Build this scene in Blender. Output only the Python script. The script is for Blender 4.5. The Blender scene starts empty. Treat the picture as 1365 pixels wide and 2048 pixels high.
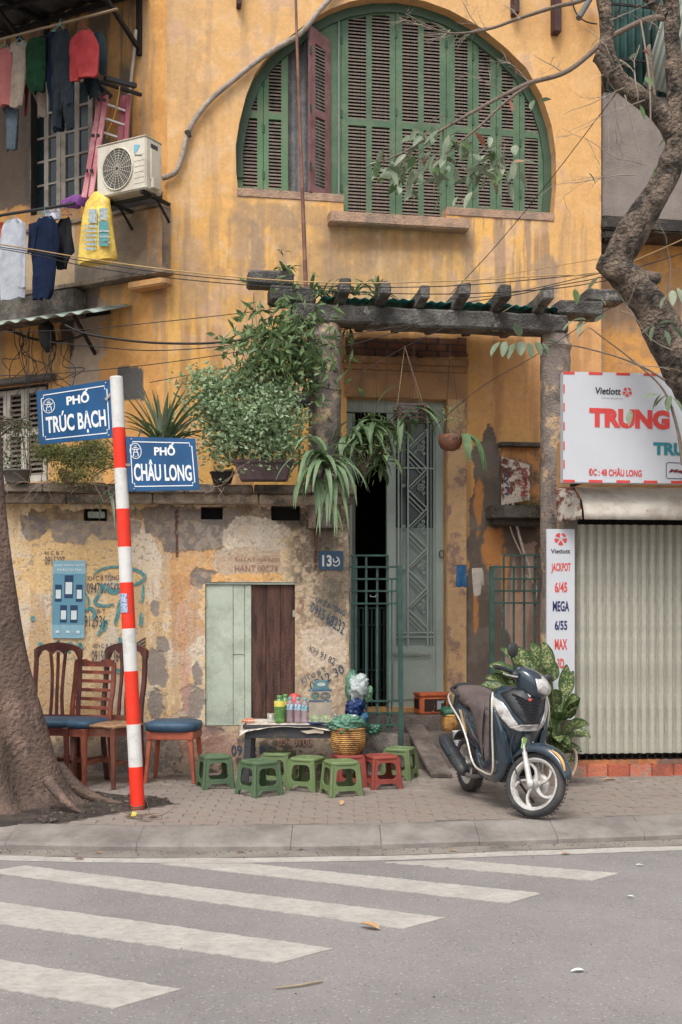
import bpy, bmesh, math, random
import numpy as np
from mathutils import Vector, Matrix
from mathutils.geometry import tessellate_polygon

random.seed(7)
rng = np.random.default_rng(11)
SC = bpy.context.scene
COL = SC.collection
PI = math.pi
R = math.radians

# ------------------------------------------------------------- camera
FPX, CX, CY, EYE = 2400.0, 682.5, 1215.0, 1.69       # focal length in px of the 1365x2048 photo
cam_d = bpy.data.cameras.new('camera')
cam = bpy.data.objects.new('camera', cam_d); COL.objects.link(cam)
cam.location = (0, 0, EYE); cam.rotation_euler = (R(90), 0, 0)
cam_d.sensor_fit = 'VERTICAL'; cam_d.sensor_height = 36; cam_d.sensor_width = 24
cam_d.lens = FPX / 2048 * 36
cam_d.shift_y = (CY - 1024) / 2048
cam_d.clip_start = .1; cam_d.clip_end = 2000
SC.camera = cam

# ------------------------------------------------------------- light
world = bpy.data.worlds.new('World'); SC.world = world; world.use_nodes = True
nt = world.node_tree; bg = nt.nodes['Background']
sky = nt.nodes.new('ShaderNodeTexSky'); sky.sky_type = 'NISHITA'; sky.sun_disc = False
SUN_EL, SUN_AZ = R(58), R(200)
sky.sun_elevation = SUN_EL; sky.sun_rotation = SUN_AZ
sky.dust_density = 4; sky.air_density = 1; sky.ozone_density = 1
hs = nt.nodes.new('ShaderNodeHueSaturation'); hs.inputs['Saturation'].default_value = .22
nt.links.new(sky.outputs[0], hs.inputs['Color']); nt.links.new(hs.outputs[0], bg.inputs[0])
bg.inputs[1].default_value = .105
sun_d = bpy.data.lights.new('sun', 'SUN'); sun_d.energy = 1.0; sun_d.angle = R(25); sun_d.color = (1, .97, .93)
sun = bpy.data.objects.new('sun', sun_d); COL.objects.link(sun)
sd = Vector((math.sin(SUN_AZ) * math.cos(SUN_EL), math.cos(SUN_AZ) * math.cos(SUN_EL), math.sin(SUN_EL)))
sun.rotation_euler = sd.to_track_quat('Z', 'Y').to_euler()
VS = SC.view_settings
VS.view_transform = 'Standard'; VS.look = 'None'; VS.gamma = 1; VS.use_curve_mapping = False
VS.exposure = .95

# ------------------------------------------------------------- colours and materials
def lin(c):
    c = c / 255.0
    return c / 12.92 if c <= .04045 else ((c + .055) / 1.055) ** 2.4
KW = 1.12; SATK = .84
def S(r, g, b, k=None):
    k = KW if k is None else k
    c = [lin(v) * k for v in (r, g, b)]; l = .3*c[0] + .6*c[1] + .1*c[2]
    return tuple(min(.9, l + (v - l) * SATK) for v in c)

MATS = {}
def mat(name, rgb, rough=.75, var=.18, scale=9, bump=.12, metal=0, rgb2=None, mixscale=3, mixlo=.45, mixhi=.6,
        spec=.4, alpha=1, trans=0, wave=None, coat=0, thin=0, fine=60):
    if name in MATS: return MATS[name]
    m = bpy.data.materials.new(name); m.use_nodes = True
    t = m.node_tree; L = t.links; b = t.nodes['Principled BSDF']
    tc = t.nodes.new('ShaderNodeTexCoord'); co = tc.outputs['Object']
    n = t.nodes.new('ShaderNodeTexNoise'); n.inputs['Scale'].default_value = scale; n.inputs['Detail'].default_value = 5
    n.inputs['Roughness'].default_value = .65; L.new(co, n.inputs['Vector'])
    base = t.nodes.new('ShaderNodeRGB'); base.outputs[0].default_value = (*rgb, 1); src = base.outputs[0]
    if rgb2 is not None:
        n2 = t.nodes.new('ShaderNodeTexNoise'); n2.inputs['Scale'].default_value = mixscale; n2.inputs['Detail'].default_value = 8
        n2.inputs['Roughness'].default_value = .7
        L.new(co, n2.inputs['Vector'])
        mr = t.nodes.new('ShaderNodeMapRange'); mr.inputs['From Min'].default_value = mixlo; mr.inputs['From Max'].default_value = mixhi
        L.new(n2.outputs['Fac'], mr.inputs['Value'])
        mx = t.nodes.new('ShaderNodeMix'); mx.data_type = 'RGBA'
        L.new(mr.outputs[0], mx.inputs['Factor']); L.new(src, mx.inputs[6]); mx.inputs[7].default_value = (*rgb2, 1)
        src = mx.outputs[2]
    mr2 = t.nodes.new('ShaderNodeMapRange'); mr2.inputs['From Min'].default_value = .25; mr2.inputs['From Max'].default_value = .75
    mr2.inputs['To Min'].default_value = 1 - var; mr2.inputs['To Max'].default_value = 1 + var
    L.new(n.outputs['Fac'], mr2.inputs['Value'])
    vm = t.nodes.new('ShaderNodeVectorMath'); vm.operation = 'SCALE'
    L.new(src, vm.inputs[0]); L.new(mr2.outputs[0], vm.inputs['Scale'])
    L.new(vm.outputs[0], b.inputs['Base Color'])
    b.inputs['Roughness'].default_value = rough; b.inputs['Metallic'].default_value = metal
    b.inputs['Specular IOR Level'].default_value = spec; b.inputs['Alpha'].default_value = alpha
    b.inputs['Transmission Weight'].default_value = trans; b.inputs['Coat Weight'].default_value = coat
    if bump:
        n3 = t.nodes.new('ShaderNodeTexNoise'); n3.inputs['Scale'].default_value = fine; n3.inputs['Detail'].default_value = 4
        L.new(co, n3.inputs['Vector'])
        bp = t.nodes.new('ShaderNodeBump'); bp.inputs['Strength'].default_value = bump; bp.inputs['Distance'].default_value = .02
        L.new(n3.outputs['Fac'], bp.inputs['Height']); L.new(bp.outputs[0], b.inputs['Normal'])
    if thin:   # leaf / cloth: some light passes through
        tr = t.nodes.new('ShaderNodeBsdfTranslucent'); L.new(vm.outputs[0], tr.inputs['Color'])
        ms = t.nodes.new('ShaderNodeMixShader'); ms.inputs[0].default_value = thin
        L.new(b.outputs[0], ms.inputs[1]); L.new(tr.outputs[0], ms.inputs[2])
        L.new(ms.outputs[0], t.nodes['Material Output'].inputs['Surface'])
    MATS[name] = m
    return m

def vcol_mat(name, rough=.9, var=.16, scale=45, bump=.35, fine=120):
    m = bpy.data.materials.new(name); m.use_nodes = True
    t = m.node_tree; L = t.links; b = t.nodes['Principled BSDF']
    a = t.nodes.new('ShaderNodeAttribute'); a.attribute_name = 'stain'
    tc = t.nodes.new('ShaderNodeTexCoord')
    n = t.nodes.new('ShaderNodeTexNoise'); n.inputs['Scale'].default_value = scale; n.inputs['Detail'].default_value = 6
    n.inputs['Roughness'].default_value = .7; L.new(tc.outputs['Object'], n.inputs['Vector'])
    mr = t.nodes.new('ShaderNodeMapRange'); mr.inputs['From Min'].default_value = .3; mr.inputs['From Max'].default_value = .7
    mr.inputs['To Min'].default_value = 1 - var; mr.inputs['To Max'].default_value = 1 + var
    L.new(n.outputs['Fac'], mr.inputs['Value'])
    vm = t.nodes.new('ShaderNodeVectorMath'); vm.operation = 'SCALE'
    L.new(a.outputs['Color'], vm.inputs[0]); L.new(mr.outputs[0], vm.inputs['Scale']); L.new(vm.outputs[0], b.inputs['Base Color'])
    b.inputs['Roughness'].default_value = rough; b.inputs['Specular IOR Level'].default_value = .2
    n3 = t.nodes.new('ShaderNodeTexNoise'); n3.inputs['Scale'].default_value = fine; n3.inputs['Detail'].default_value = 5
    L.new(tc.outputs['Object'], n3.inputs['Vector'])
    bp = t.nodes.new('ShaderNodeBump'); bp.inputs['Strength'].default_value = bump; bp.inputs['Distance'].default_value = .01
    L.new(n3.outputs['Fac'], bp.inputs['Height']); L.new(bp.outputs[0], b.inputs['Normal'])
    return m

# ------------------------------------------------------------- objects
ORG = {}
def tag(o, label=None, cat=None, group=None, kind=None):
    if label: o['label'] = label
    if cat: o['category'] = cat
    if group: o['group'] = group
    if kind: o['kind'] = kind
    return o
def thing(name, loc, label, cat, group=None, rotz=0):
    o = bpy.data.objects.new(name, None); COL.objects.link(o); o.empty_display_size = .1
    o.location = loc; o.rotation_euler = (0, 0, rotz)
    ORG[o] = Vector(loc) if not rotz else Vector((0, 0, 0))
    return tag(o, label, cat, group)
def proto(name, label, cat, group=None):
    """a thing whose parts are built round the origin and which is moved afterwards with place()"""
    return thing(name, (0, 0, 0), label, cat, group)
def place(o, loc, rz=0, rx=0, ry=0, s=1):
    o.location = loc; o.rotation_euler = (rx, ry, rz); o.scale = (s, s, s) if not hasattr(s, '__len__') else s
    return o
def copy_tree(o, parent=None, label=None):
    c = o.copy(); COL.objects.link(c)
    if parent is not None: c.parent = parent
    ORG[c] = ORG.get(o, Vector((0, 0, 0)))
    for ch in list(o.children): copy_tree(ch, c)
    if label: c['label'] = label
    return c

class MB:
    def __init__(s): s.v = []; s.f = []; s.M = Matrix.Identity(4); s.sm = []
    def at(s, M): s.M = M; return s
    def add(s, vs, fs, smooth=False):
        n = len(s.v); M = s.M
        s.v += [tuple(M @ Vector(p)) for p in vs]
        s.f += [tuple(i + n for i in f) for f in fs]; s.sm += [smooth] * len(fs)
    def box(s, lo, hi, taper=None):
        x0, y0, z0 = lo; x1, y1, z1 = hi
        s.add([(x0,y0,z0),(x1,y0,z0),(x1,y1,z0),(x0,y1,z0),(x0,y0,z1),(x1,y0,z1),(x1,y1,z1),(x0,y1,z1)],
              [(3,2,1,0),(4,5,6,7),(0,1,5,4),(1,2,6,5),(2,3,7,6),(3,0,4,7)])
        return s
    def bar(s, a, b, w, d, up=(0, 0, 1)):
        a, b = Vector(a), Vector(b); t = (b - a).normalized(); u = Vector(up)
        if abs(t.dot(u)) > .98: u = Vector((0, 1, 0))
        x = t.cross(u).normalized(); y = x.cross(t).normalized()
        vs = [p + x * (w / 2 * i) + y * (d / 2 * j) for p in (a, b) for i, j in ((-1,-1),(1,-1),(1,1),(-1,1))]
        s.add(vs, [(3,2,1,0),(4,5,6,7),(0,1,5,4),(1,2,6,5),(2,3,7,6),(3,0,4,7)]); return s
    def tube(s, pts, r, n=8, caps=True, noise=0, smooth=True, sx=1, sy=1):
        pts = [Vector(p) for p in pts]; rs = r if hasattr(r, '__len__') else [r] * len(pts)
        vs = []; fs = []; x = None
        for i, p in enumerate(pts):
            t = (pts[min(i + 1, len(pts) - 1)] - pts[max(i - 1, 0)])
            if t.length < 1e-9: t = Vector((0, 0, 1))
            t.normalize()
            if x is None:
                x = t.orthogonal().normalized()
            x = (x - t * x.dot(t)); x = x.normalized() if x.length > 1e-6 else t.orthogonal().normalized()
            y = t.cross(x)
            for k in range(n):
                a = 2 * PI * k / n; q = rs[i] * (1 + (random.uniform(-noise, noise) if noise else 0))
                vs.append(p + x * (math.cos(a) * q * sx) + y * (math.sin(a) * q * sy))
        for i in range(len(pts) - 1):
            for k in range(n):
                k2 = (k + 1) % n
                fs.append((i*n+k, i*n+k2, (i+1)*n+k2, (i+1)*n+k))
        s.add(vs, fs, smooth)
        if caps: s.add([vs[k] for k in range(n)], [tuple(range(n - 1, -1, -1))]); s.add([vs[-n + k] for k in range(n)], [tuple(range(n))])
        return s
    def lathe(s, prof, n=20, smooth=True, ax=(0, 0, 0), sq=None):
        vs = []; fs = []
        for (r, z) in prof:
            for k in range(n):
                a = 2 * PI * k / n
                if sq:
                    c, d = math.cos(a), math.sin(a); e = 2 / sq
                    vs.append((ax[0] + r * math.copysign(abs(c) ** e, c), ax[1] + r * math.copysign(abs(d) ** e, d), ax[2] + z))
                else: vs.append((ax[0] + r * math.cos(a), ax[1] + r * math.sin(a), ax[2] + z))
        m = len(prof)
        for i in range(m - 1):
            for k in range(n):
                k2 = (k + 1) % n; fs.append((i*n+k, i*n+k2, (i+1)*n+k2, (i+1)*n+k))
        s.add(vs, fs, smooth)
        s.add(vs[:n], [tuple(range(n - 1, -1, -1))]); s.add(vs[-n:], [tuple(range(n))])
        return s
    def holes(s, outer, holes, t, y0=0.0):
        """plate in the local xz plane, front face at y0, thickness t away from the viewer (+y)"""
        loops = [[Vector((p[0], p[1], 0)) for p in outer]] + [[Vector((p[0], p[1], 0)) for p in h] for h in holes]
        tris = tessellate_polygon(loops); flat = [p for l in loops for p in l]; n = len(flat)
        vs = [(p.x, y0, p.y) for p in flat] + [(p.x, y0 + t, p.y) for p in flat]
        fs = [tuple(x) for x in tris] + [tuple(i + n for i in reversed(x)) for x in tris]
        k = 0
        for l in loops:
            m = len(l)
            for i in range(m): fs.append((k + i, k + (i + 1) % m, k + (i + 1) % m + n, k + i + n))
            k += m
        s.add(vs, fs); return s
    def grid(s, fn, nu, nv, smooth=True, closed=False):
        vs = [fn(i / (nu - 1), j / (nv - 1)) for j in range(nv) for i in range(nu)]
        fs = []
        for j in range(nv - 1):
            for i in range(nu - 1): fs.append((j*nu+i, j*nu+i+1, (j+1)*nu+i+1, (j+1)*nu+i))
        s.add(vs, fs, smooth); return s
    def rings(s, rr, smooth=True, cap=True):
        n = len(rr[0]); vs = [p for r in rr for p in r]; fs = []
        for i in range(len(rr) - 1):
            for k in range(n):
                k2 = (k + 1) % n; fs.append((i*n+k, i*n+k2, (i+1)*n+k2, (i+1)*n+k))
        s.add(vs, fs, smooth)
        if cap: s.add(rr[0], [tuple(range(n - 1, -1, -1))], smooth); s.add(rr[-1], [tuple(range(n))], smooth)
        return s
    def ell(s, c, r, nu=12, nv=8, e=1):
        cx, cy, cz = c; vs = []; fs = []
        for j in range(nv + 1):
            ph = -PI / 2 + PI * j / nv
            for i in range(nu):
                a = 2 * PI * i / nu; cp = max(math.cos(ph), .02)
                vs.append((cx + r[0]*cp*math.cos(a), cy + r[1]*cp*math.sin(a), cz + r[2]*math.sin(ph)))
        for j in range(nv):
            for i in range(nu):
                k = (i + 1) % nu; fs.append((j*nu+i, j*nu+k, (j+1)*nu+k, (j+1)*nu+i))
        s.add(vs, fs, True); return s
    def build(s, name, m, parent=None, bevel=0, solid=0, sub=0, tagargs=None, fixn=True, jit=0, bseg=2):
        me = bpy.data.meshes.new(name)
        off = ORG.get(parent) if parent is not None else None
        v = np.array(s.v, dtype=float)
        if off is None:
            if parent is None and len(v):
                lo, hi = v.min(0), v.max(0); off = Vector(((lo[0]+hi[0])/2, (lo[1]+hi[1])/2, lo[2]))
            else: off = Vector((0, 0, 0))
        if len(v): v = v - np.array(off)
        if jit: v = v + rng.normal(0, jit, v.shape)
        me.from_pydata(v.tolist(), [], s.f)
        if any(s.sm): me.polygons.foreach_set('use_smooth', s.sm)
        me.update()
        if fixn or bevel:
            bm = bmesh.new(); bm.from_mesh(me)
            if bevel:
                bmesh.ops.remove_doubles(bm, verts=bm.verts, dist=1e-5)
                es = [e for e in bm.edges if len(e.link_faces) == 2 and e.calc_face_angle(0) > .5]
                try: bmesh.ops.bevel(bm, geom=es, offset=bevel, segments=bseg, affect='EDGES', clamp_overlap=True)
                except Exception: pass
            if fixn: bmesh.ops.recalc_face_normals(bm, faces=bm.faces)
            bm.to_mesh(me); bm.free()
        if m is not None: me.materials.append(m)
        o = bpy.data.objects.new(name, me); COL.objects.link(o)
        if parent is not None: o.parent = parent; ORG[o] = ORG.get(parent, Vector((0, 0, 0)))
        else: o.location = off; ORG[o] = Vector(off)
        if solid:
            md = o.modifiers.new('solid', 'SOLIDIFY'); md.thickness = solid; md.offset = 0
        if sub:
            md = o.modifiers.new('sub', 'SUBSURF'); md.levels = sub; md.render_levels = sub
        if tagargs: tag(o, *tagargs)
        return o

def inst(name, me, parent, M):
    """another object on the same mesh; M is its world matrix (its parent is not rotated)"""
    o = bpy.data.objects.new(name, me); COL.objects.link(o)
    o.parent = parent; ORG[o] = ORG.get(parent, Vector((0, 0, 0)))
    o.matrix_basis = Matrix.Translation(-ORG[o]) @ M
    return o
def T(x, y=0, z=0):
    return Matrix.Translation((x, y, z) if not isinstance(x, Vector) else x)
def RZ(a): return Matrix.Rotation(a, 4, 'Z')
def RX(a): return Matrix.Rotation(a, 4, 'X')
def RY(a): return Matrix.Rotation(a, 4, 'Y')

# ------------------------------------------------------------- walls stand on planes
class Plane:
    """a vertical plane; px0,Y0 fix one point of its plan line, tan its yaw; local x along it, local -y towards the street"""
    def __init__(s, px0, Y0, tan, out=0.0):
        th = math.atan(tan); s.th = th; s.tan = tan
        s.d = Vector((math.cos(th), math.sin(th), 0)); s.n = Vector((math.sin(th), -math.cos(th), 0))
        s.o = Vector(((px0 - CX) / FPX * Y0, Y0, 0)) + s.n * out
    def off(s, out):
        q = Plane(0, 1, s.tan); q.o = s.o + s.n * out; return q
    def pt(s, px, py, out=0.0):
        dx = (px - CX) / FPX; o = s.o + s.n * out
        # point Y*(dx,1): (P-o).n = 0
        Y = o.dot(s.n) / (dx * s.n.x + s.n.y)
        return Vector((dx * Y, Y, EYE - (py - CY) / FPX * Y))
    def uv(s, px, py, out=0.0):
        p = s.pt(px, py, out); return ((p - s.o).dot(s.d), p.z)
    def w(s, u, z, out=0.0):
        p = s.o + s.d * u + s.n * out; return Vector((p.x, p.y, z))
    def M(s, u=0, z=0, out=0.0):
        return T(s.w(u, z, out)) @ RZ(s.th)
def pix(P):
    P = np.asarray(P); return CX + FPX * P[..., 0] / P[..., 1], CY - FPX * (P[..., 2] - EYE) / P[..., 1]
ZP = .11                                                # pavement level
def gp(px, py, z=ZP):
    Y = (EYE - z) * FPX / (py - CY); return Vector(((px - CX) / FPX * Y, Y, z))
def at(px, py, Y):
    return Vector(((px - CX) / FPX * Y, Y, EYE - (py - CY) / FPX * Y))

PA = Plane(350, 11.45, .07)       # low yard wall
PC = Plane(650, 11.55, .18)       # columns of the pergola
PF = Plane(650, 12.60, .18)       # house front
cF = PF.pt(335, 400)
PL = Plane(335, cF.y, -.55)       # house side left of the corner
PS = Plane(1150, 11.22, .10)      # shop front
PR = Plane(1200, PF.pt(1200, 400).y + .45, .18)

# ------------------------------------------------------------- numpy noise
_tab = rng.random((8, 256, 256))
def vn(x, y, k=0):
    xi = np.floor(x).astype(int); yi = np.floor(y).astype(int); fx = x - xi; fy = y - yi
    fx = fx*fx*(3-2*fx); fy = fy*fy*(3-2*fy); t = _tab[k % 8]; xi += k * 37; yi += k * 91
    a = t[xi & 255, yi & 255]; b = t[(xi+1) & 255, yi & 255]; c = t[xi & 255, (yi+1) & 255]; d = t[(xi+1) & 255, (yi+1) & 255]
    return (a*(1-fx)+b*fx)*(1-fy) + (c*(1-fx)+d*fx)*fy
def fbm(x, y, k=0, o=5, g=.55):
    s = 0; a = 1; n = 0
    for i in range(o):
        s = s + a * vn(x, y, k + i); n += a; a *= g; x = x * 2.03 + 3.1; y = y * 2.03 + 7.7
    return s / n
def sst(a, b, x):
    t = np.clip((x - a) / (b - a), 0, 1); return t*t*(3-2*t)
def inpoly(X, Y, poly):
    r = np.zeros(X.shape, bool); n = len(poly)
    for i in range(n):
        x0, y0 = poly[i]; x1, y1 = poly[(i + 1) % n]
        if y0 == y1: continue
        c = ((y0 > Y) != (y1 > Y)) & (X < (x1 - x0) * (Y - y0) / (y1 - y0) + x0); r ^= c
    return r
def mixc(C, col, m):
    m = np.asarray(m, float)[..., None]; return C * (1 - m) + np.array(col) * m

def wall_sheet(name, plane, u0, u1, z0, z1, step, paint, mtl, parent, holes=()):
    """a dense sheet of plaster; paint(PX,PY,U,Z) gives colour and relief (m, outwards) from the position on the wall"""
    us = np.linspace(u0, u1, int((u1-u0)/step) + 1); zs = np.linspace(z0, z1, int((z1-z0)/step) + 1)
    U, Z = np.meshgrid(us, zs); nu, nz = len(us), len(zs)
    dead = np.zeros((nz - 1, nu - 1), bool)
    for poly in holes:                                   # poly in (u,z)
        P = np.array(poly); lo = P.min(0) - 2*step; hi = P.max(0) + 2*step
        uc = (U[:-1, :-1] + U[1:, 1:]) / 2; zc = (Z[:-1, :-1] + Z[1:, 1:]) / 2
        dead |= inpoly(uc, zc, poly)
        alive_any = np.zeros((nz + 1, nu + 1)); dd = np.pad(dead.astype(int), 1)
        cnt = dd[:-1, :-1] + dd[1:, :-1] + dd[:-1, 1:] + dd[1:, 1:]
        edge = (cnt > 0) & (cnt < 4) & (U > lo[0]) & (U < hi[0]) & (Z > lo[1]) & (Z < hi[1])
        eu, ez = U[edge], Z[edge]; bd = np.full(eu.shape, 1e9); bu = eu.copy(); bz = ez.copy()
        for i in range(len(poly)):
            a = np.array(poly[i]); b = np.array(poly[(i + 1) % len(poly)]); ab = b - a; l2 = max(ab.dot(ab), 1e-12)
            t = np.clip(((eu - a[0]) * ab[0] + (ez - a[1]) * ab[1]) / l2, 0, 1)
            qu = a[0] + t * ab[0]; qz = a[1] + t * ab[1]; dq = (qu - eu) ** 2 + (qz - ez) ** 2
            m = dq < bd; bd[m] = dq[m]; bu[m] = qu[m]; bz[m] = qz[m]
        ok = bd < (1.6 * step) ** 2
        iu = U[edge]; iz = Z[edge]; iu[ok] = bu[ok]; iz[ok] = bz[ok]; U[edge] = iu; Z[edge] = iz
    P0 = np.stack([plane.o.x + plane.d.x * U, plane.o.y + plane.d.y * U, Z], -1)
    PX, PY = pix(P0)
    C, D = paint(PX, PY, U, Z)
    P = P0 + np.array(plane.n)[None, None] * np.asarray(D)[..., None]
    off = ORG[parent]
    me = bpy.data.meshes.new(name)
    idx = np.arange(nu * nz).reshape(nz, nu)
    q = np.stack([idx[:-1, :-1], idx[:-1, 1:], idx[1:, 1:], idx[1:, :-1]], -1)[~dead]
    V = (P - np.array(off)).reshape(-1, 3)
    me.vertices.add(len(V)); me.vertices.foreach_set('co', V.ravel())
    me.loops.add(q.size); me.loops.foreach_set('vertex_index', q.ravel().astype(np.int32))
    me.polygons.add(len(q)); me.polygons.foreach_set('loop_start', np.arange(0, q.size, 4, dtype=np.int32))
    me.polygons.foreach_set('loop_total', np.full(len(q), 4, np.int32))
    me.polygons.foreach_set('use_smooth', np.ones(len(q), bool))
    me.update(calc_edges=True)
    at_ = me.attributes.new('stain', 'FLOAT_COLOR', 'POINT')
    CC = np.ones((len(V), 4)); CC[:, :3] = np.clip(C.reshape(-1, 3), .004, .92); at_.data.foreach_set('color', CC.ravel())
    me.materials.append(mtl)
    o = bpy.data.objects.new(name, me); COL.objects.link(o); o.parent = parent; ORG[o] = off
    return o

# ------------------------------------------------------------- lettering and flat print on a wall (a px quad on a plane)
def text_pts(s, bold=.0, shear=0):
    c = bpy.data.curves.new('t', 'FONT'); c.body = s; c.offset = bold; c.shear = shear; c.resolution_u = 3
    o = bpy.data.objects.new('t', c); me = bpy.data.meshes.new_from_object(o)
    v = np.array([tuple(x.co) for x in me.vertices]); f = [tuple(p.vertices) for p in me.polygons]
    bpy.data.objects.remove(o); bpy.data.meshes.remove(me); bpy.data.curves.remove(c)
    lo, hi = v.min(0), v.max(0); v = (v - lo) / np.maximum(hi - lo, 1e-6)
    return v[:, :2], f
def on_quad(mb, plane, quad, pts, faces, out=.003):
    """quad: px corners TL TR BR BL; pts in 0..1 (y up)"""
    (ax, ay), (bx, by), (cx, cy), (dx, dy) = quad; vs = []
    for a, b in pts:
        tx, ty = ax + (bx-ax)*a, ay + (by-ay)*a; lx, ly = dx + (cx-dx)*a, dy + (cy-dy)*a
        vs.append(plane.pt(lx + (tx-lx)*b, ly + (ty-ly)*b, out))
    mb.add(vs, faces)
def text_on(plane, quad, s, m, parent, bold=.02, out=.003, shear=0, name='lettering', mb=None):
    b = mb or MB(); v, f = text_pts(s, bold, shear); on_quad(b, plane, quad, v, f, out)
    if mb is None: return b.build(name, m, parent, fixn=False)
def rect(x0, y0, x1, y1): return ((x0, y0), (x1, y0), (x1, y1), (x0, y1))
def print_on(plane, quad, poly, mb, out=.003):
    on_quad(mb, plane, quad, poly, [tuple(range(len(poly)))], out)
def stroke_on(plane, pxpts, w, mb, out=.004):
    """a flat painted stroke through px points, w px wide"""
    n = len(pxpts); vs = []; fs = []
    ws = w if hasattr(w, '__len__') else [w] * n
    for i, (x, y) in enumerate(pxpts):
        x0, y0 = pxpts[max(i-1, 0)]; x1, y1 = pxpts[min(i+1, n-1)]; l = math.hypot(x1-x0, y1-y0) or 1
        nx, ny = -(y1-y0)/l*ws[i]/2, (x1-x0)/l*ws[i]/2
        vs += [plane.pt(x+nx, y+ny, out), plane.pt(x-nx, y-ny, out)]
    for i in range(n - 1): fs.append((2*i, 2*i+1, 2*i+3, 2*i+2))
    mb.add(vs, fs)
def spline(pts, n=6):
    pts = [Vector(p) for p in pts]; out = []
    for i in range(len(pts) - 1):
        p0 = pts[max(i-1, 0)]; p1 = pts[i]; p2 = pts[i+1]; p3 = pts[min(i+2, len(pts)-1)]
        for k in range(n):
            t = k / n
            out.append(.5 * ((2*p1) + (-p0+p2)*t + (2*p0-5*p1+4*p2-p3)*t*t + (-p0+3*p1-3*p2+p3)*t**3))
    out.append(pts[-1]); return out
def smooth2(pts, n=5): return [(p.x, p.y) for p in spline([(a, b, 0) for a, b in pts], n)]
# ============================================================= GROUND
KG = .62
asph = mat('asphalt', S(176,168,163,KG), rough=.93, var=.09, scale=60, bump=.35, fine=260, rgb2=S(156,149,146,KG), mixscale=.7, mixlo=.38, mixhi=.68)
def speckle(m, dark=(.05,.05,.05), lite=(.5,.48,.46), amount=.03):
    t = m.node_tree; L = t.links; b = t.nodes['Principled BSDF']; src = b.inputs['Base Color'].links[0].from_socket
    tc = t.nodes.new('ShaderNodeTexCoord')
    v = t.nodes.new('ShaderNodeTexVoronoi'); v.inputs['Scale'].default_value = 120; L.new(tc.outputs['Object'], v.inputs['Vector'])
    sp = t.nodes.new('ShaderNodeSeparateColor'); L.new(v.outputs['Color'], sp.inputs[0])
    for ch, col, th in ((0, dark, 1 - amount), (1, lite, 1 - amount)):
        g = t.nodes.new('ShaderNodeMath'); g.operation = 'GREATER_THAN'; g.inputs[1].default_value = th; L.new(sp.outputs[ch], g.inputs[0])
        h = t.nodes.new('ShaderNodeMath'); h.operation = 'MULTIPLY'; h.inputs[1].default_value = .45; L.new(g.outputs[0], h.inputs[0])
        mx = t.nodes.new('ShaderNodeMix'); mx.data_type = 'RGBA'; L.new(h.outputs[0], mx.inputs['Factor']); L.new(src, mx.inputs[6])
        mx.inputs[7].default_value = (*col, 1); src = mx.outputs[2]
    L.new(src, b.inputs['Base Color'])
speckle(asph)
STRETCH = asph
road = MB(); road.box((-200, -60, -.3), (200, 300, 0)); road = road.build('road', asph); tag(road, kind='structure')

def kerb_y(x):
    P = [(-30,20),(-8,10.2),(-4.5,8.85),(-2.39,8.40),(-1.15,8.30),(.06,8.36),(1.13,8.52),(2.48,8.74),(5,9.3),(12,11),(30,16)]
    return float(np.interp(x, [p[0] for p in P], [p[1] for p in P]))
ks = [(p.x, p.y) for p in spline([(x, kerb_y(x), 0) for x in (-14,-8,-6,-4.5,-3.4,-2.39,-1.15,.06,1.13,2.48,3.6,5,8,12)], 8)]
kxs = [p[0] for p in ks]; kys = [p[1] for p in ks]
def ky(x): return float(np.interp(x, kxs, kys))

# pavement body
conc = mat('pavement_mortar', S(122,110,100,KG), var=.2, scale=14, bump=.4, rgb2=S(140,128,118,KG), mixscale=2)
xs = np.linspace(-14, 12, 105)
mb = MB()
vs = [(x, ky(x) + .36, ZP - .006) for x in xs] + [(x, 40, ZP - .006) for x in xs]; n = len(xs)
mb.add(vs, [(i, i+1, n+i+1, n+i) for i in range(n-1)])
mb.add([(x, ky(x)+.36, ZP-.006) for x in xs] + [(x, ky(x)+.36, -.05) for x in xs], [(i+1, i, n+i, n+i+1) for i in range(n-1)])
pave = mb.build('pavement', conc); pave.location = (0, 0, 0); tag(pave, kind='structure')
v0 = Vector(pave.data.vertices[0].co); pave.location = ORG[pave]

pit = [(-260,1655),(60,1650),(112,1647),(235,1625),(352,1606),(330,1597),(250,1592),(120,1576),(-260,1560)]
pitw = [(gp(x, y).x, gp(x, y).y) for x, y in pit]
pvm = [mat('paver_a', S(180,164,150,KG), var=.22, scale=9, bump=.45, fine=90, rgb2=S(162,147,136,KG), mixscale=2.2),
       mat('paver_b', S(184,162,146,KG), var=.22, scale=9, bump=.45, fine=90, rgb2=S(150,138,128,KG), mixscale=2.6)]
bw, bd = .2, .112; g = .0013
def paver_mb(mb):
    z0, z1 = -.03, 0; k = .022
    o = [(-bw/2+g, -bd/2+g), (-bw/6, -bd/2+g-k*0), (0, -bd/2+g+k), (bw/2-g, -bd/2+g+k*.2), (bw/2-g, bd/2-g+k*.2), (0, bd/2-g+k), (-bw/6, bd/2-g), (-bw/2+g, bd/2-g)]
    n = len(o); c = .0025
    cxm = 0
    mb.add([(x, y, z0) for x, y in o] + [(x, y, z1-c) for x, y in o] + [(x*.975, (y)*.95 + .0006, z1) for x, y in o],
           [(i, (i+1)%n, n+(i+1)%n, n+i) for i in range(n)] + [(n+i, n+(i+1)%n, 2*n+(i+1)%n, 2*n+i) for i in range(n)] + [tuple(range(2*n, 3*n))])
def mesh_only(fn, m, **kw):
    b = MB(); fn(b); ORG['_z'] = Vector((0,0,0)); o = b.build('tmp', m, parent=None, **kw); me = o.data
    me.transform(T(ORG[o])); bpy.data.objects.remove(o); return me
pm = [mesh_only(paver_mb, m) for m in pvm]
cands = []
X = np.array([p[0] for p in pitw]); 
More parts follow.
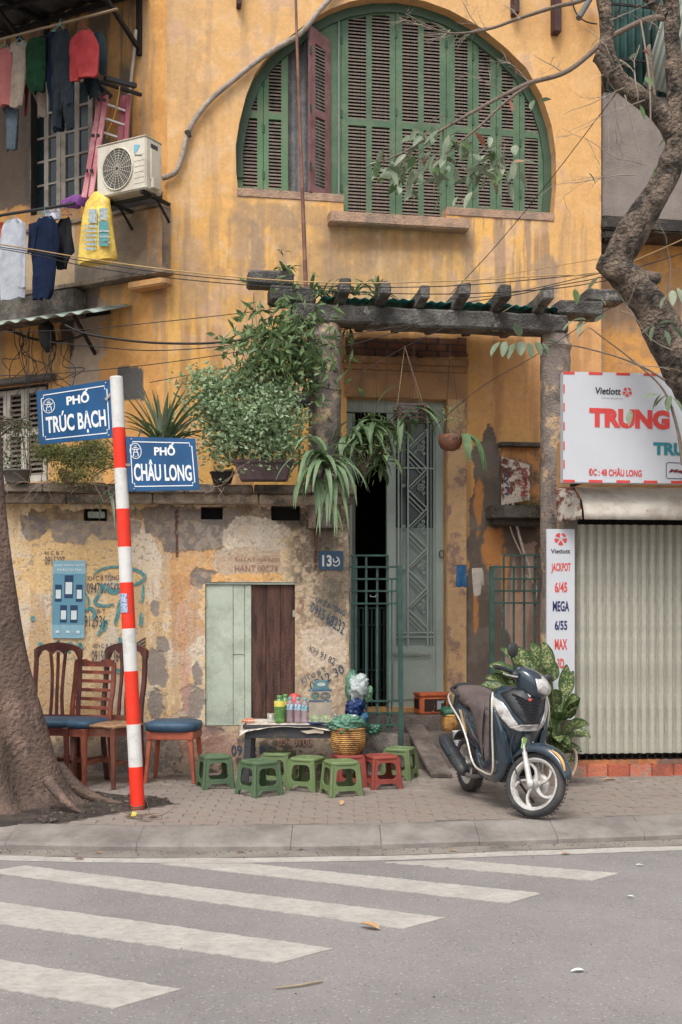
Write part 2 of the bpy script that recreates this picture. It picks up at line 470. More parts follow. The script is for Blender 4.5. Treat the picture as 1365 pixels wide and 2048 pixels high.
j = 0; yy = 8.5
while yy < 11.9:
    i = 0; xx = -3.3 + (bw/2 if j % 2 else 0)
    while xx < 3.6:
        base = ky(xx) + .42
        y = yy + .06 * (xx)          # rows run a little askew to the kerb
        if y > base and y < 11.75 and not inpoly(np.array([xx]), np.array([y]), pitw)[0]:
            cands.append((xx, y))
        xx += bw
    yy += bd; j += 1
def vis(c):
    px = CX + FPX * c[0] / c[1]; return (0 if -5 < px < 1370 else 100) + c[1]
cands.sort(key=vis)
for k, (x, y) in enumerate(cands[:290]):
    inst('paver', pm[random.random() < .35], pave, T(x, y, ZP + random.uniform(-.003, .003)) @ RZ(random.uniform(-.02, .02)) @ RX(random.uniform(-.012, .012)) @ RY(random.uniform(-.01, .01)))
mb = MB()
for x, y in cands[290:]:
    mb.at(T(x, y, ZP + random.uniform(-.004, .003)) @ RZ(random.uniform(-.02, .02))); paver_mb(mb)
tag(mb.build('pavers_further_back', pvm[0], pave), kind='stuff')

# kerb: one stone after another, a sloped face over a short upright
kerb = thing('kerb', (0, 8.4, 0), None, None); tag(kerb, kind='structure')
kst = mat('kerb_stone', S(178,168,158,KG), var=.16, scale=5, bump=.4, fine=120, rgb2=S(140,130,122,KG), mixscale=1.6, mixlo=.42, mixhi=.62)
joints = [-13.8,-12.6,-11.4,-10.2,-9,-7.8,-6.6,-5.4,-4.4,-3.4,-2.35,-1.42,-.35,.28,.98,1.55,2.2,3.2,4.2,5.3,6.4,7.5,8.6,9.7,10.8,11.9]
for a, b in zip(joints[:-1], joints[1:]):
    a += .0015; b -= .0015; nn = 8; rr = []
    dz = random.uniform(-.006, .004)
    for q in range(nn + 1):
        x = a + (b - a) * q / nn; y = ky(x); j1 = random.uniform(-.003, .003)
        rr.append([(x, y, -.05), (x, y + .004 + j1, .03 + dz), (x, y + .022, .05 + dz + j1), (x, y + .2, .085 + dz + j1), (x, y + .33, .112 + dz), (x, y + .385, .113 + dz*.3), (x, y + .39, -.05)])
    m = MB(); m.rings(rr, smooth=False); m.build('kerbstone', kst, kerb)
# gutter strip and painted edge line
gut = MB(); lnm = MB()
xs2 = np.linspace(-14, 12, 209)
gut.add([(x, ky(x) - .002, .0025) for x in xs2] + [(x, ky(x) - .215, .0025) for x in xs2], [(i+1, i, 209+i, 209+i+1) for i in range(208)])
o = gut.build('gutter', mat('gutter_concrete', S(176,165,152,KG), var=.2, scale=6, bump=.4, rgb2=S(140,130,122,KG), mixscale=3)); tag(o, kind='structure')
lnm.add([(x, ky(x) - .218 - .02*math.sin(x*3), .0025) for x in xs2] + [(x, ky(x) - .375, .0025) for x in xs2], [(i+1, i, 209+i, 209+i+1) for i in range(208)])
def worn(name, rgb, under, thr=(.40, .47), scale=9):
    m = mat(name, rgb, rough=.85, var=.1, scale=4, bump=.5, fine=260, rgb2=S(190,182,172,KG), mixscale=3.5, mixlo=.42, mixhi=.85)
    t = m.node_tree; L = t.links; b = t.nodes['Principled BSDF']; src = b.inputs['Base Color'].links[0].from_socket
    tc = t.nodes.new('ShaderNodeTexCoord'); mp = t.nodes.new('ShaderNodeMapping'); mp.inputs['Scale'].default_value = (1.6, 2.4, 1); mp.inputs['Rotation'].default_value = (0,0,.4)
    L.new(tc.outputs['Object'], mp.inputs[0])
    n = t.nodes.new('ShaderNodeTexNoise'); n.inputs['Scale'].default_value = scale; n.inputs['Detail'].default_value = 9; n.inputs['Roughness'].default_value = .78; L.new(mp.outputs[0], n.inputs['Vector'])
    mr = t.nodes.new('ShaderNodeMapRange'); mr.inputs['From Min'].default_value = thr[0]; mr.inputs['From Max'].default_value = thr[1]; mr.inputs['To Min'].default_value = .4; mr.inputs['To Max'].default_value = 0
    L.new(n.outputs['Fac'], mr.inputs['Value'])
    mx = t.nodes.new('ShaderNodeMix'); mx.data_type = 'RGBA'; L.new(mr.outputs[0], mx.inputs['Factor']); L.new(src, mx.inputs[6]); mx.inputs[7].default_value = (*under, 1)
    L.new(mx.outputs[2], b.inputs['Base Color']); return m
paint = worn('road_paint', S(216,208,196,.76), S(172,164,158,KG), (.40,.52))
o = lnm.build('edge_line', paint); tag(o, kind='structure')
zeb = [[(503,1727),(1083,1786),(1019,1806),(318,1727)],
       [(911,1719.5),(1239,1746),(1185,1761),(768,1724)],
       [(51,1731),(893,1835),(809,1857),(-25,1743)],
       [(-260,1768),(667,1896),(554,1925),(-330,1800)],
       [(-560,1828),(364,1978),(228,2016),(-560,1880)]]
for q in zeb:
    m = MB(); P = [gp(x, y, .005) for x, y in q]; N = 90; vs = []
    for i in range(N + 1):
        t = i / N; a = P[0].lerp(P[1], t); b = P[3].lerp(P[2], t); jt = .009
        vs += [a + Vector((0, random.uniform(-jt, jt), 0)), b + Vector((0, random.uniform(-jt, jt), 0))]
    m.add(vs, [(2*i, 2*i+1, 2*i+3, 2*i+2) for i in range(N)])
    lo_ = [Vector((p.x, p.y, .0002)) for p in vs]; nv = len(vs)
    m.add(vs + lo_, [(2*i+1, 2*i+3, nv+2*i+3, nv+2*i+1) for i in range(N)] + [(2*i, 2*i+2, nv+2*i+2, nv+2*i) for i in range(N)] + [(2*N, 2*N+1, nv+2*N+1, nv+2*N), (0, 1, nv+1, nv)])
    o = m.build('crosswalk_stripe', paint); tag(o, kind='structure')

# tree pit: bare soil with rubble
soil = mat('soil', S(72,62,54,KG), var=.35, scale=22, bump=.9, fine=70, rgb2=S(98,86,74,KG), mixscale=7)
def soil_z(x, y):
    return ZP + .012 + .03 * (fbm(np.array([x*5.]), np.array([y*5.]), 3)[0] - .3)
b = MB(); cxp = sum(p[0] for p in pitw) / len(pitw); cyp = sum(p[1] for p in pitw) / len(pitw)
rim = []
for i in range(len(pitw)):
    a, c = pitw[i], pitw[(i+1) % len(pitw)]
    for k in range(6): rim.append((a[0] + (c[0]-a[0])*k/6, a[1] + (c[1]-a[1])*k/6))
NR = 14; vs = []; fs = []; nr = len(rim)
for r_ in range(NR + 1):
    t = r_ / NR
    for (x, y) in rim:
        X_, Y_ = cxp + (x-cxp)*t, cyp + (y-cyp)*t
        vs.append((X_, Y_, soil_z(X_, Y_) if t < 1 else ZP - .01))
for r_ in range(NR):
    for i in range(nr):
        j = (i+1) % nr; fs.append((r_*nr+i, r_*nr+j, (r_+1)*nr+j, (r_+1)*nr+i))
b.add(vs, fs, True); o = b.build('soil_bed', soil); tag(o, kind='structure')
b = MB()
for k in range(260):
    t = random.random() ** .6; q = random.choice(rim); x, y = cxp + (q[0]-cxp)*t*.97, cyp + (q[1]-cyp)*t*.97
    if x < -3.2: continue
    r = random.choice([.006, .01, .014, .02]); z = soil_z(x, y)
    b.at(T(x, y, z) @ RZ(random.random()*6) @ RX(random.random())); b.box((-r, -r*.8, -r*.4), (r, r*.7, r*.5))
o = b.build('rubble', mat('rubble', S(122,104,92,KG), var=.4, scale=3, bump=.4, rgb2=S(80,66,58,KG), mixscale=4), jit=.002); tag(o, kind='stuff')

b = MB()                                                # grit along the gutter and loose crumbs on the asphalt
for k in range(640):
    x = random.uniform(-3.6, 3.6); d = abs(random.gauss(0, .10)) if k < 580 else random.uniform(0, 4.5); r = random.choice([.0015,.002,.003,.004]); b.at(T(x, ky(x) - .015 - d, .004) @ RZ(random.random()*6)); b.box((-r,-r*.8,0),(r,r*.7,r))
tag(b.build('grit', MATS['rubble'], None), kind='stuff')
def crackline(pts, w, m, z, nm):
    mb = MB(); vs = []
    P_ = spline([gp(x, y, z) for x, y in pts], 8)
    for i, p in enumerate(P_): vs += [p + Vector((random.uniform(-.004,.004), w*random.uniform(.3,1), 0)), p + Vector((0, -w*random.uniform(.3,1), 0))]
    mb.add(vs, [(2*i,2*i+1,2*i+3,2*i+2) for i in range(len(P_)-1)]); tag(mb.build(nm, m, None, fixn=False), kind='structure')
ck = mat('crack_dirt', S(96,90,86,KG), var=.3)
for pts in ([(1400,1840),(1290,1836),(1180,1826),(1090,1822)], [(0,1890),(60,1884),(120,1893)]): crackline(pts, .0015, ck, .0035, 'road_crack')
# ============================================================= THE YELLOW HOUSE
def pbox(mb, P, x0, y0, x1, y1, o0, o1):
    xm = (x0 + x1) / 2
    u0 = P.uv(x0, y0, o1)[0]; u1 = P.uv(x1, y0, o1)[0]; z1 = P.uv(xm, y0, o1)[1]; z0 = P.uv(xm, y1, o1)[1]
    M0 = mb.M; mb.at(P.M()); mb.box((u0, -o1, z0), (u1, -o0, z1)); mb.at(M0); return mb
def PB(name, P, x0, y0, x1, y1, o0, o1, m, parent=None, bevel=.004, jit=0, **k):
    return pbox(MB(), P, x0, y0, x1, y1, o0, o1).build(name, m, parent, bevel=bevel, jit=jit, **k)
def pxs(P, pts, out=0): return [P.uv(x, y, out) for x, y in pts]
def ptube(P, pts, r, out=.03, n=6, k=5, mb=None):
    b = mb or MB(); w = [P.pt(x, y, (out[i] if hasattr(out, '__len__') else out)) for i, (x, y) in enumerate(pts)]
    b.tube(spline(w, k) if k > 1 else w, r, n); return b

plaster = vcol_mat('stained_plaster', var=.10, scale=30, bump=.30)
plaster_low = vcol_mat('rough_plaster', var=.2, scale=60, bump=.5, fine=80)

def ell_m(PX, PY, cx, cy, rx, ry, W, amp=.5, sharp=.12):
    d = np.sqrt(((PX - cx) / rx) ** 2 + ((PY - cy) / ry) ** 2) + (W - .5) * amp * 2
    return 1 - sst(1 - sharp, 1 + sharp, d)
def poly_m(PX, PY, pts, wx, wy, amp=14):
    return inpoly(PX + wx * amp, PY + wy * amp, pts).astype(float)

def paint_front(PX, PY, U, Z):
    n1 = fbm(U*1.3, Z*1.3, 0); n2 = fbm(U*5, Z*5, 1); n3 = fbm(U*16, Z*16, 2, 4)
    st = fbm(U*9, Z*.8, 3, 4); st2 = fbm(U*26, Z*1.6, 4, 3)
    wx = fbm(U*6, Z*6, 5) - .5; wy = fbm(U*6+9, Z*6, 6) - .5
    up = S(216,165,96); lowc = S(226,166,68)
    h = sst(250, 520, PY + 160*(n1-.5))
    C = np.ones(PX.shape + (3,)) * np.array(up); C = mixc(C, lowc, h * (1 - .75*sst(980, 1120, PX)))
    C = mixc(C, S(216,160,84), .6*sst(1040, 1120, PX) * (1 - sst(440, 560, PY)))
    C = mixc(C, S(218,176,122), .75*sst(.52, .68, n2) * (1 - .6*sst(1040, 1110, PX)))
    C = mixc(C, S(228,172,74), .8*sst(.5, .6, fbm(U*3, Z*1.1, 6)) * sst(380, 480, PY) * (1 - sst(600, 700, PX)*.65))
    # rain streaks under the window and the sills
    zone = sst(400, 450, PY) * (1 - sst(600, 690, PY)) * (.45 + .55*sst(880, 960, PX) * (1 - sst(1100, 1120, PX)))
    C = mixc(C, S(172,138,104), 1.0 * zone * sst(.48, .62, st))
    C = mixc(C, S(150,118,92), .75 * zone * sst(.56, .68, st2))
    C = mixc(C, S(165,132,98), .35 * sst(.55, .7, st) * (1 - zone) * (1 - sst(1040, 1100, PX)))
    for (cx, cy, rx, ry, a) in ((512,505,16,60,.8), (480,480,26,90,.3), (570,480,26,80,.5), (640,520,40,60,.45), (560,430,90,26,.45), (790,510,120,70,.2),
                                (1095,560,22,46,.75), (1060,600,60,26,.6), (480,600,90,60,.25), (350,90,60,130,.25), (300,170,30,60,.4), (390,560,60,30,.2), (290,470,20,80,.3), (730,490,40,60,.4), (880,520,60,90,.2)):
        C = mixc(C, S(158,132,108), a * ell_m(PX, PY, cx, cy, rx, ry, n2*.6+n3*.4, 1.1, .2))
    # darker brown right below the sills
    C = mixc(C, S(150,106,64), .5 * ell_m(PX, PY, 800, 488, 150, 16, n2, .6, .4))
    C = mixc(C, S(178,118,56), .35*sst(0, 40, PY)*(1-sst(40, 120, PY))*sst(1000, 1060, PX))
    # pinkish bare patches
    C = mixc(C, S(196,150,118), .5 * sst(.62, .7, n2) * sst(.45, .6, n1))
    D = -.006 * sst(.5, .64, st) * zone
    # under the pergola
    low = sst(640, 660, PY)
    C = mixc(C, S(186,138,84), low * .4 * (PX > 680))  # modest roof shade mixed into the ochre colour
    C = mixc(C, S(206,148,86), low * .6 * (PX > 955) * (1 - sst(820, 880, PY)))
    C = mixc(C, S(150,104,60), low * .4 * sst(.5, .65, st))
    rp = ((PX > 948) & (PY > 700)).astype(float)
    g = poly_m(PX, PY, [(946,900),(975,850),(990,855),(1005,920),(1090,930),(1090,1560),(898,1560),(898,1380),(905,1220),(934,1130),(940,1050)], wx, wy, 40)
    C = mixc(C, S(98,90,84), g * .95); D = D - .006 * g
    C = mixc(C, S(126,114,104), g * sst(.5, .65, n2) * .7)
    for (cx, cy, rx, ry) in ((958,1010,8,60), (910,1290,9,120), (985,1100,20,50), (1035,1270,8,70), (1010,1160,9,60), (952,1240,6,60), (920,1380,8,50)):
        C = mixc(C, S(196,128,52), .9 * ell_m(PX, PY, cx, cy, rx, ry, n2, 1.0, .15))
    C = mixc(C, S(150,122,108), .8 * poly_m(PX, PY, [(1040,1180),(1075,1180),(1090,1300),(1050,1300)], wx, wy, 20))
    C = mixc(C, S(178,150,132), .8 * poly_m(PX, PY, [(1010,1090),(1075,1090),(1088,1560),(1020,1560)], wx, wy, 50) * sst(.45,.6,st))
    C = mixc(C, S(140,100,92), .85 * poly_m(PX, PY, [(900,930),(918,928),(920,1200),(902,1260)], wx, wy, 10))
    # dark brickwork high under the roof
    br = poly_m(PX, PY, [(690,676),(935,676),(935,714),(690,714)], wx, wy, 6)
    bx = (np.abs((U*4.5 + .5*(np.floor(Z*14) % 2)) % 1 - .5) > .44) | (np.abs((Z*14) % 1 - .5) > .40)
    C = mixc(C, S(104,62,52), br * .9); C = mixc(C, S(70,62,56), br * bx)
    # left foot, behind the planter shelf
    C = mixc(C, S(168,150,134), .7 * ell_m(PX, PY, 268, 800, 40, 90, n2, .5, .2))
    C = C * (.9 + .2 * n3)[..., None]
    D = D + .010 * (n1 - .5) + .004 * (n2 - .5)
    return C, D

house = thing('yellow_house', PF.w(0, 0, 0), 'old ochre plastered two storey house with half round green shuttered window above a doorway', 'house')
arch_px = [(477,383),(473,345),(472,292),(479,246),(493,190),(510,148),(527,124),(545,102),(588,67),(623,39),(660,18),(700,3),(750,-6),(800,-7),(850,2),(900,20),(961,54),
           (1012,95),(1053,136),(1084,191),(1104,252),(1112,307),(1113,370),(1108,434),(893,414),(893,444),(688,431),(687,396)]
arch = pxs(PF, arch_px)
# square up the sills (constant height along each)
zl = PF.uv(582, 388)[1]; zm = PF.uv(790, 438)[1]; zr_ = PF.uv(1000, 424)[1]
arch[0] = (arch[0][0], zl); arch[-1] = (PF.uv(687,0)[0], zl); arch[-2] = (PF.uv(688,0)[0], zm); arch[-3] = (PF.uv(893,0)[0], zm)
arch[-4] = (PF.uv(893,0)[0], zr_); arch[-5] = (arch[-5][0], zr_)
door_px = [(694,798),(893,798),(893,1416),(694,1416)]
dU0 = PF.uv(694, 1000)[0]; dU1 = PF.uv(893, 1000)[0]; dZ1 = PF.uv(800, 798)[1]; dZ0 = PF.uv(800, 1416)[1]
door_h = [(dU0, dZ1), (dU1, dZ1), (dU1, dZ0), (dU0, dZ0)]
uR = PF.uv(1203, 300)[0]; uL = PF.uv(335, 400)[0]
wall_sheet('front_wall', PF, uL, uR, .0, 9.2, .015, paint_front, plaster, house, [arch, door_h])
# return at the right end, and bulk of the house behind the sheet (far in, so that the openings stay deep)
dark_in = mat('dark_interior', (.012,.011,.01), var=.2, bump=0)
ochre = mat('ochre_plaster', S(205,150,80), var=.15, scale=6, bump=.4, rgb2=S(170,132,96), mixscale=2.5)
mb = MB().at(PF.M()); mb.box((uR - .02, .001, 0), (uR, .9, 9.2)); mb.build('end_wall', ochre, house)
# reveals
mb = MB().at(PF.M()); nA = len(arch)
vs = [(u, .0, z) for u, z in arch] + [(u, .26, z) for u, z in arch]
mb.add(vs, [(i, (i+1) % nA, (i+1) % nA + nA, i + nA) for i in range(nA)])
mb.build('window_reveal', mat('reveal_plaster', S(196,142,78), var=.15, scale=8, bump=.4, rgb2=S(160,124,92), mixscale=3, mixlo=.5, mixhi=.7), house)
mb = MB().at(PF.M()); vs = [(u, .0, z) for u, z in door_h] + [(u, .25, z) for u, z in door_h]
mb.add(vs, [(i, (i+1) % 4, (i+1) % 4 + 4, i + 4) for i in range(4)]); mb.build('door_reveal', ochre, house)
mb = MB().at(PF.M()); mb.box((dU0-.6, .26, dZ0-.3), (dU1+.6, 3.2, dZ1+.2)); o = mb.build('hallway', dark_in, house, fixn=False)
# open the room box towards the door
bm = bmesh.new(); bm.from_mesh(o.data); bm.faces.ensure_lookup_table()
f = min(bm.faces, key=lambda f: f.calc_center_median().y if False else (PF.M().inverted() @ (f.calc_center_median() + ORG[house])).y)
bmesh.ops.delete(bm, geom=[f], context='FACES_ONLY'); bm.to_mesh(o.data); bm.free()
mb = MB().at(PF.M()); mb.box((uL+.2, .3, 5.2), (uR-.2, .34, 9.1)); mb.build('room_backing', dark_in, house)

# sills
sillm = mat('sill_cement', S(176,138,108), var=.2, scale=12, bump=.6, rgb2=S(142,118,100), mixscale=5)
mb = MB().at(PF.M())
def sillbox(x0, x1, z, h, out, back=.26):
    mb.at(PF.M()); mb.box((PF.uv(x0,400)[0], -out, z-h), (PF.uv(x1,400)[0], back, z))
sillbox(474, 689, zl+.03, .09, .012); mb.build('window_sill', sillm, house, bevel=.008, jit=.0015)
mb = MB(); sillbox(655, 932, zm-.0, .115, .16, .24); mb.build('window_sill', sillm, house, bevel=.012, jit=.002)
mb = MB(); sillbox(892, 1109, zr_+.02, .09, .012); mb.build('window_sill', sillm, house, bevel=.008, jit=.0015)

# ---- shutters
PI_ = PF.off(-.17)
def u_(x, P=PI_): return P.uv(x, 300)[0]
top_pts = sorted([(u, z) for u, z in arch[:24]], key=lambda p: p[0])
tu = [p[0] for p in top_pts]; tz = [p[1] for p in top_pts]
def atop(u):
    ups = [(a, b) for a, b in arch[2:23]]
    return float(np.interp(u, [p[0] for p in ups], [p[1] for p in ups]))
green = mat('shutter_green', S(74,104,74), rough=.65, var=.2, scale=5, bump=.2, rgb2=S(90,114,82), mixscale=4)
green2 = mat('shutter_green_faded', S(98,124,86), rough=.55, var=.14, scale=5, bump=.12, rgb2=S(80,122,80), mixscale=4)
slatm = mat('weathered_slat', S(134,116,104), rough=.8, var=.25, scale=14, bump=.2, rgb2=S(104,96,86), mixscale=9)
maroon = mat('maroon_paint', S(118,74,74), rough=.6, var=.15, scale=7, bump=.15, rgb2=S(132,92,92), mixscale=6)
slat_me = mesh_only(lambda b: b.add([(-.5,-.016,-.010),(.5,-.016,-.010),(.5,.016,.012),(-.5,.016,.012),(-.5,-.016,.003),(.5,-.016,.003),(.5,.016,.024),(-.5,.016,.024)],
        [(3,2,1,0),(4,5,6,7),(0,1,5,4),(1,2,6,5),(2,3,7,6),(3,0,4,7)]), slatm)
slat_n = [0]
rail_z = PI_.uv(740, 246)[1]
def shutter(P, x0, x1, cols, zb, m, slats_single=True, topfn=None, dz=0):
    topfn = topfn or (lambda u: atop(u) + .04)
    U0, U1 = u_(x0, P) + .003, u_(x1, P) - .003; N = 8
    outer = [(U0, zb), (U1, zb)] + [(U1 + (U0-U1)*k/N, max(zb+.3, topfn(U1 + (U0-U1)*k/N))) for k in range(N+1)]
    hs_ = []; wins = []
    for a, b in cols:
        a, b = u_(a, P), u_(b, P)
        for lo, hi in ((zb + .07, rail_z - .035), (rail_z + .035, None)):
            if hi is None:
                K = 5; tops = [(b + (a-b)*k/K, topfn(b + (a-b)*k/K) - .15) for k in range(K+1)]
                tops = [(u, z) for u, z in tops if z > lo + .03]
                if len(tops) < 2: continue
                if tops[0][0] < b - 1e-4: tops = [(tops[0][0] + .01, lo)] + tops
                poly = ([(a, lo)] if abs(tops[-1][0] - a) < 1e-4 else [(tops[-1][0] - .01, lo)]) + ([(b, lo)] if abs(tops[0][0]-b) < 1e-4 else []) + tops
            else: poly = [(a, lo), (b, lo), (b, hi), (a, hi)]
            hs_.append(poly); wins.append(poly)
    mb = MB().at(P.M()); mb.holes(outer, hs_, .035, 0); leaf = mb.build('shutter', m, house)
    stuff = MB()
    for poly in wins:
        z = min(p[1] for p in poly) + .008; zt = max(p[1] for p in poly)
        while z < zt:
            xs_ = []
            for i in range(len(poly)):
                (ax, az), (bx, bz) = poly[i], poly[(i+1) % len(poly)]
                if (az > z) != (bz > z): xs_.append(ax + (bx-ax)*(z-az)/(bz-az))
            if len(xs_) >= 2 and max(xs_) - min(xs_) > .02:
                a, b = min(xs_), max(xs_); M = P.M((a+b)/2, z, -.018) @ RX(random.uniform(-.05,.05)) @ Matrix.Diagonal((b-a+.004, 1, 1, 1))
                if slat_n[0] < 295 and slats_single: inst('slat', slat_me, leaf, M); slat_n[0] += 1
                else:
                    stuff.at(M); stuff.add([v.co for v in slat_me.vertices], [tuple(p.vertices) for p in slat_me.polygons])
            z += .0365
    if stuff.v: tag(stuff.build('slats', slatm, leaf), kind='stuff')
    # a batten joint down the middle of a two-column leaf, and hinges
    for q in (.15, .5, .85):
        zz = zb + (topfn(U0) - zb) * q; hb = MB().at(P.M()); hb.box((U0-.012, -.008, zz-.04), (U0+.012, 0, zz+.04))
        hb.build('hinge', mat('hinge_green', S(48,80,58), rough=.6), leaf)
    return leaf
shutter(PI_, 683, 792, [(697,733),(744,780)], zm + .012, green)
shutter(PI_, 792, 893, [(805,837),(848,880)], zm + .012, green)
shutter(PI_, 893, 946, [(910,936)], zr_ + .03, green)
shutter(PI_, 946, 993, [(958,981)], zr_ + .03, green)
shutter(PI_, 993, 1040, [(1004,1027)], zr_ + .03, green)
shutter(PI_, 1040, 1118, [(1050,1077)], zr_ + .03, green)
shutter(PI_, 466, 527, [(486,515)], zl + .03, green2)
shutter(PI_, 527, 577, [(538,563)], zl + .03, green2)
mb = MB().at(PI_.M()); a, b = u_(640), u_(683)
mb.box((a, 0, zl+.03), (b, .04, atop(b) + .03)); mb.build('window_post', green, house)
mb = MB().at(PI_.M()); mb.box((u_(676), -.02, zl+.03), (u_(679), 0, atop(u_(678)) - .1)); mb.build('shutter_rod', mat('grey_rod', S(120,128,118), rough=.6), house)
# head frame following the arch
mb = MB(); prev = None; pts = [(u, z) for u, z in arch[1:24]]; cu, cz = u_(795), zl + .3
oc = [(u, z) for u, z in pts]; ic = [(u + (cu-u)*.05, z + (cz-z)*.05) for u, z in pts]
mb.at(PI_.M()); n = len(oc)
ring = [(u + (u-cu)*.04, z + (z-cz)*.04) for u, z in oc] + ic[::-1]
mb.holes(ring, [], .05, -.03); mb.build('window_frame', mat('shutter_green_dark', S(62,86,64), rough=.55, var=.15), house)
# open maroon leaf, and a grey mesh curtain in the gap
hp = PI_.pt(662, 300, .02); fe = at(621, 300, hp.y - .22)
Pm = Plane(0, 1, (hp.y - fe.y) / (hp.x - fe.x)); Pm.o = Vector((hp.x, hp.y, 0))
fz = lambda u: Pm.uv(640, 0)[1] * 0 + np.interp(u, [Pm.uv(622, 300)[0], Pm.uv(662, 300)[0]], [Pm.uv(626, 52)[1], Pm.uv(662, 82)[1]])
shutter(Pm, 621, 662, [(631,651)], zl + .03, maroon, True, lambda u: float(fz(u)))
mb = MB(); P2 = PF.off(-.28); U0, U1 = u_(572, P2), u_(645, P2)
mb.at(P2.M()); mb.grid(lambda a, b: (U0 + (U1-U0)*a, .012*math.sin(a*22) + .006*math.sin(b*17+a*5), zl + .03 + (atop(U1) - zl)*b), 30, 20)
mb.build('mesh_curtain', mat('grey_mesh', S(112,112,116), var=.3, scale=40, bump=.5, rgb2=S(140,136,132), mixscale=4), house)

# ---- door
dgreen = mat('door_green', S(142,150,140), rough=.55, var=.1, scale=6, bump=.15, rgb2=S(118,130,116), mixscale=3)
dgreen2 = mat('door_green_light', S(154,168,158), rough=.55, var=.1, scale=6, bump=.15, rgb2=S(140,152,144), mixscale=3)
door = thing('door', PF.w(0, 0, 0), None, None); door.parent = house; door.location = (0,0,0); ORG[door] = ORG[house]
P3 = PF.off(-.12)
mb = MB(); pbox(mb, P3, 693, 797, 895, 826, -.06, 0); pbox(mb, P3, 872, 826, 895, 1418, -.06, 0); pbox(mb, P3, 694, 826, 705, 1418, -.06, 0)
mb.build('door_frame', dgreen2, door, bevel=.004)
a0, a1 = P3.uv(775, 900)[0], P3.uv(874, 900)[0]; z0, z1 = P3.uv(820, 1414)[1], P3.uv(820, 828)[1]
g0, g1 = P3.uv(793, 900)[0], P3.uv(869, 900)[0]; gz0, gz1 = P3.uv(820, 1292)[1], P3.uv(820, 838)[1]
mb = MB().at(P3.M(0, 0, -.02)); mb.holes([(a0,z0),(a1,z0),(a1,z1),(a0,z1)], [[(g0,gz0),(g1,gz0),(g1,gz1),(g0,gz1)]], .045); mb.build('door_leaf', dgreen2, door, bevel=.004)
zs = P3.uv(820, 1055)[1]
mb = MB().at(P3.M(0,0,-.05)); mb.box((g0, 0, zs), (g1, .006, gz1)); mb.build('glass', mat('dark_glass', (.02,.03,.032), rough=.12, var=.05, bump=0, spec=.6), door)
mb = MB().at(P3.M(0,0,-.045)); mb.box((g0, 0, gz0), (g1, .012, zs)); mb.build('lower_panel', mat('door_grey', S(128,138,134), rough=.6, var=.1), door)
gm = mat('grille_paint', S(150,164,154), rough=.5, var=.1, bump=.05)
def gu(x): return P3.uv(x, 1000)[0]
def gz(y): return P3.uv(830, y)[1]
def gbar(x0, y0, x1, y1, w=.014):
    mb = MB().at(P3.M(0,0,-.012)); mb.bar((gu(x0),0,gz(y0)), (gu(x1),0,gz(y1)), w, .012, up=(0,1,0)); mb.build('grille_bar', gm, door)
for x in (798, 817, 856): gbar(x, 838, x, 1292, .016)
for x in (804.5, 863, 868): gbar(x, 842, x, 1292, .006)
for y in (843, 936, 1265, 1274): gbar(794, y, 869, y, .014)
per = 79.5; yy = 858
while yy < 1262:
    a = yy; b = yy + per / 2; c = yy + per
    # zigzag: right vertex at a+?, left vertex at b
    if a + 38 < 1268: gbar(856, a + 38 - per/2 + 0, 817, a + 38, .013)
    if c < 1272: gbar(817, a + 42, 856, c, .013); gbar(817, a + 53, 850, a + 53 + 33, .010); gbar(817, a + 63, 843, a + 63 + 26, .006)
    if a + 30 < 1262: gbar(855, a + 8, 822, a + 40, .006)
    # scroll
    cu_, cz_ = gu(843), gz(a + 38)
    if a + 52 < 1268:
        for (ou, oz, rr_, turns, sg) in ((0, 0, .046, 2.4, 1), (.028, .062, .02, 1.4, -1), (.03, -.062, .02, 1.4, 1)):
            pts = [(cu_+ou + sg*rr_*(1 - .9*t/24)*math.cos(turns*2*PI*t/24), 0, cz_+oz + rr_*(1 - .9*t/24)*math.sin(turns*2*PI*t/24)) for t in range(25)]
            mb = MB().at(P3.M(0,0,-.012)); mb.tube(pts, .0045, 5); mb.build('scroll', gm, door)
    yy += per
for y in (972, 1054, 1136):
    mb = MB().at(P3.M(0,0,-.012)); mb.tube([(gu(808) + .022*(1-.85*t/16)*math.cos(t*.7), 0, gz(y) + .022*(1-.85*t/16)*math.sin(t*.7)) for t in range(17)], .0045, 5); mb.build('scroll', gm, door)
mb = MB(); pbox(mb, P3, 790, 1308, 862, 1311, 0, .012); pbox(mb, P3, 784, 1305, 838, 1307, 0, .012); mb.build('moulding', dgreen, door)
mb = MB(); pbox(mb, P3, 786, 1320, 866, 1400, -.02, -.008); mb.build('bottom_panel', dgreen2, door, bevel=.006)
mb = MB(); c = P3.pt(884, 1108, .03); mb.at(T(c) @ RZ(P3.th)); mb.tube([(.028*math.cos(t/12*2*PI), 0, .04*math.sin(t/12*2*PI)) for t in range(13)], .006, 6); mb.build('ring_handle', mat('old_iron', S(70,82,76), rough=.5, metal=.5), door)
# other leaf folded inwards, seen edge on
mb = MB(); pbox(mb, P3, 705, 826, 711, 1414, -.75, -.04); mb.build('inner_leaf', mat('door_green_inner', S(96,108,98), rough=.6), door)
# mouldings round the door
mm = mat('moulding_ochre', S(178,130,76), var=.2, scale=8, bump=.4, rgb2=S(140,104,70), mixscale=4)
PB('door_surround', PF, 895, 742, 934, 1410, .001, .03, mat('surround_plaster', S(200,158,106), var=.2, scale=7, bump=.5, rgb2=S(142,112,94), mixscale=3.5, mixlo=.48, mixhi=.56), house, bevel=.006)
PB('door_lintel', PF, 690, 742, 934.5, 797, .001, .031, mm, house, bevel=.006)
PB('door_cornice', PF, 688, 714, 938, 728, .001, .10, mm, house, bevel=.01)
PB('door_cornice', PF, 688, 729, 936, 741, .001, .06, mm, house, bevel=.006)

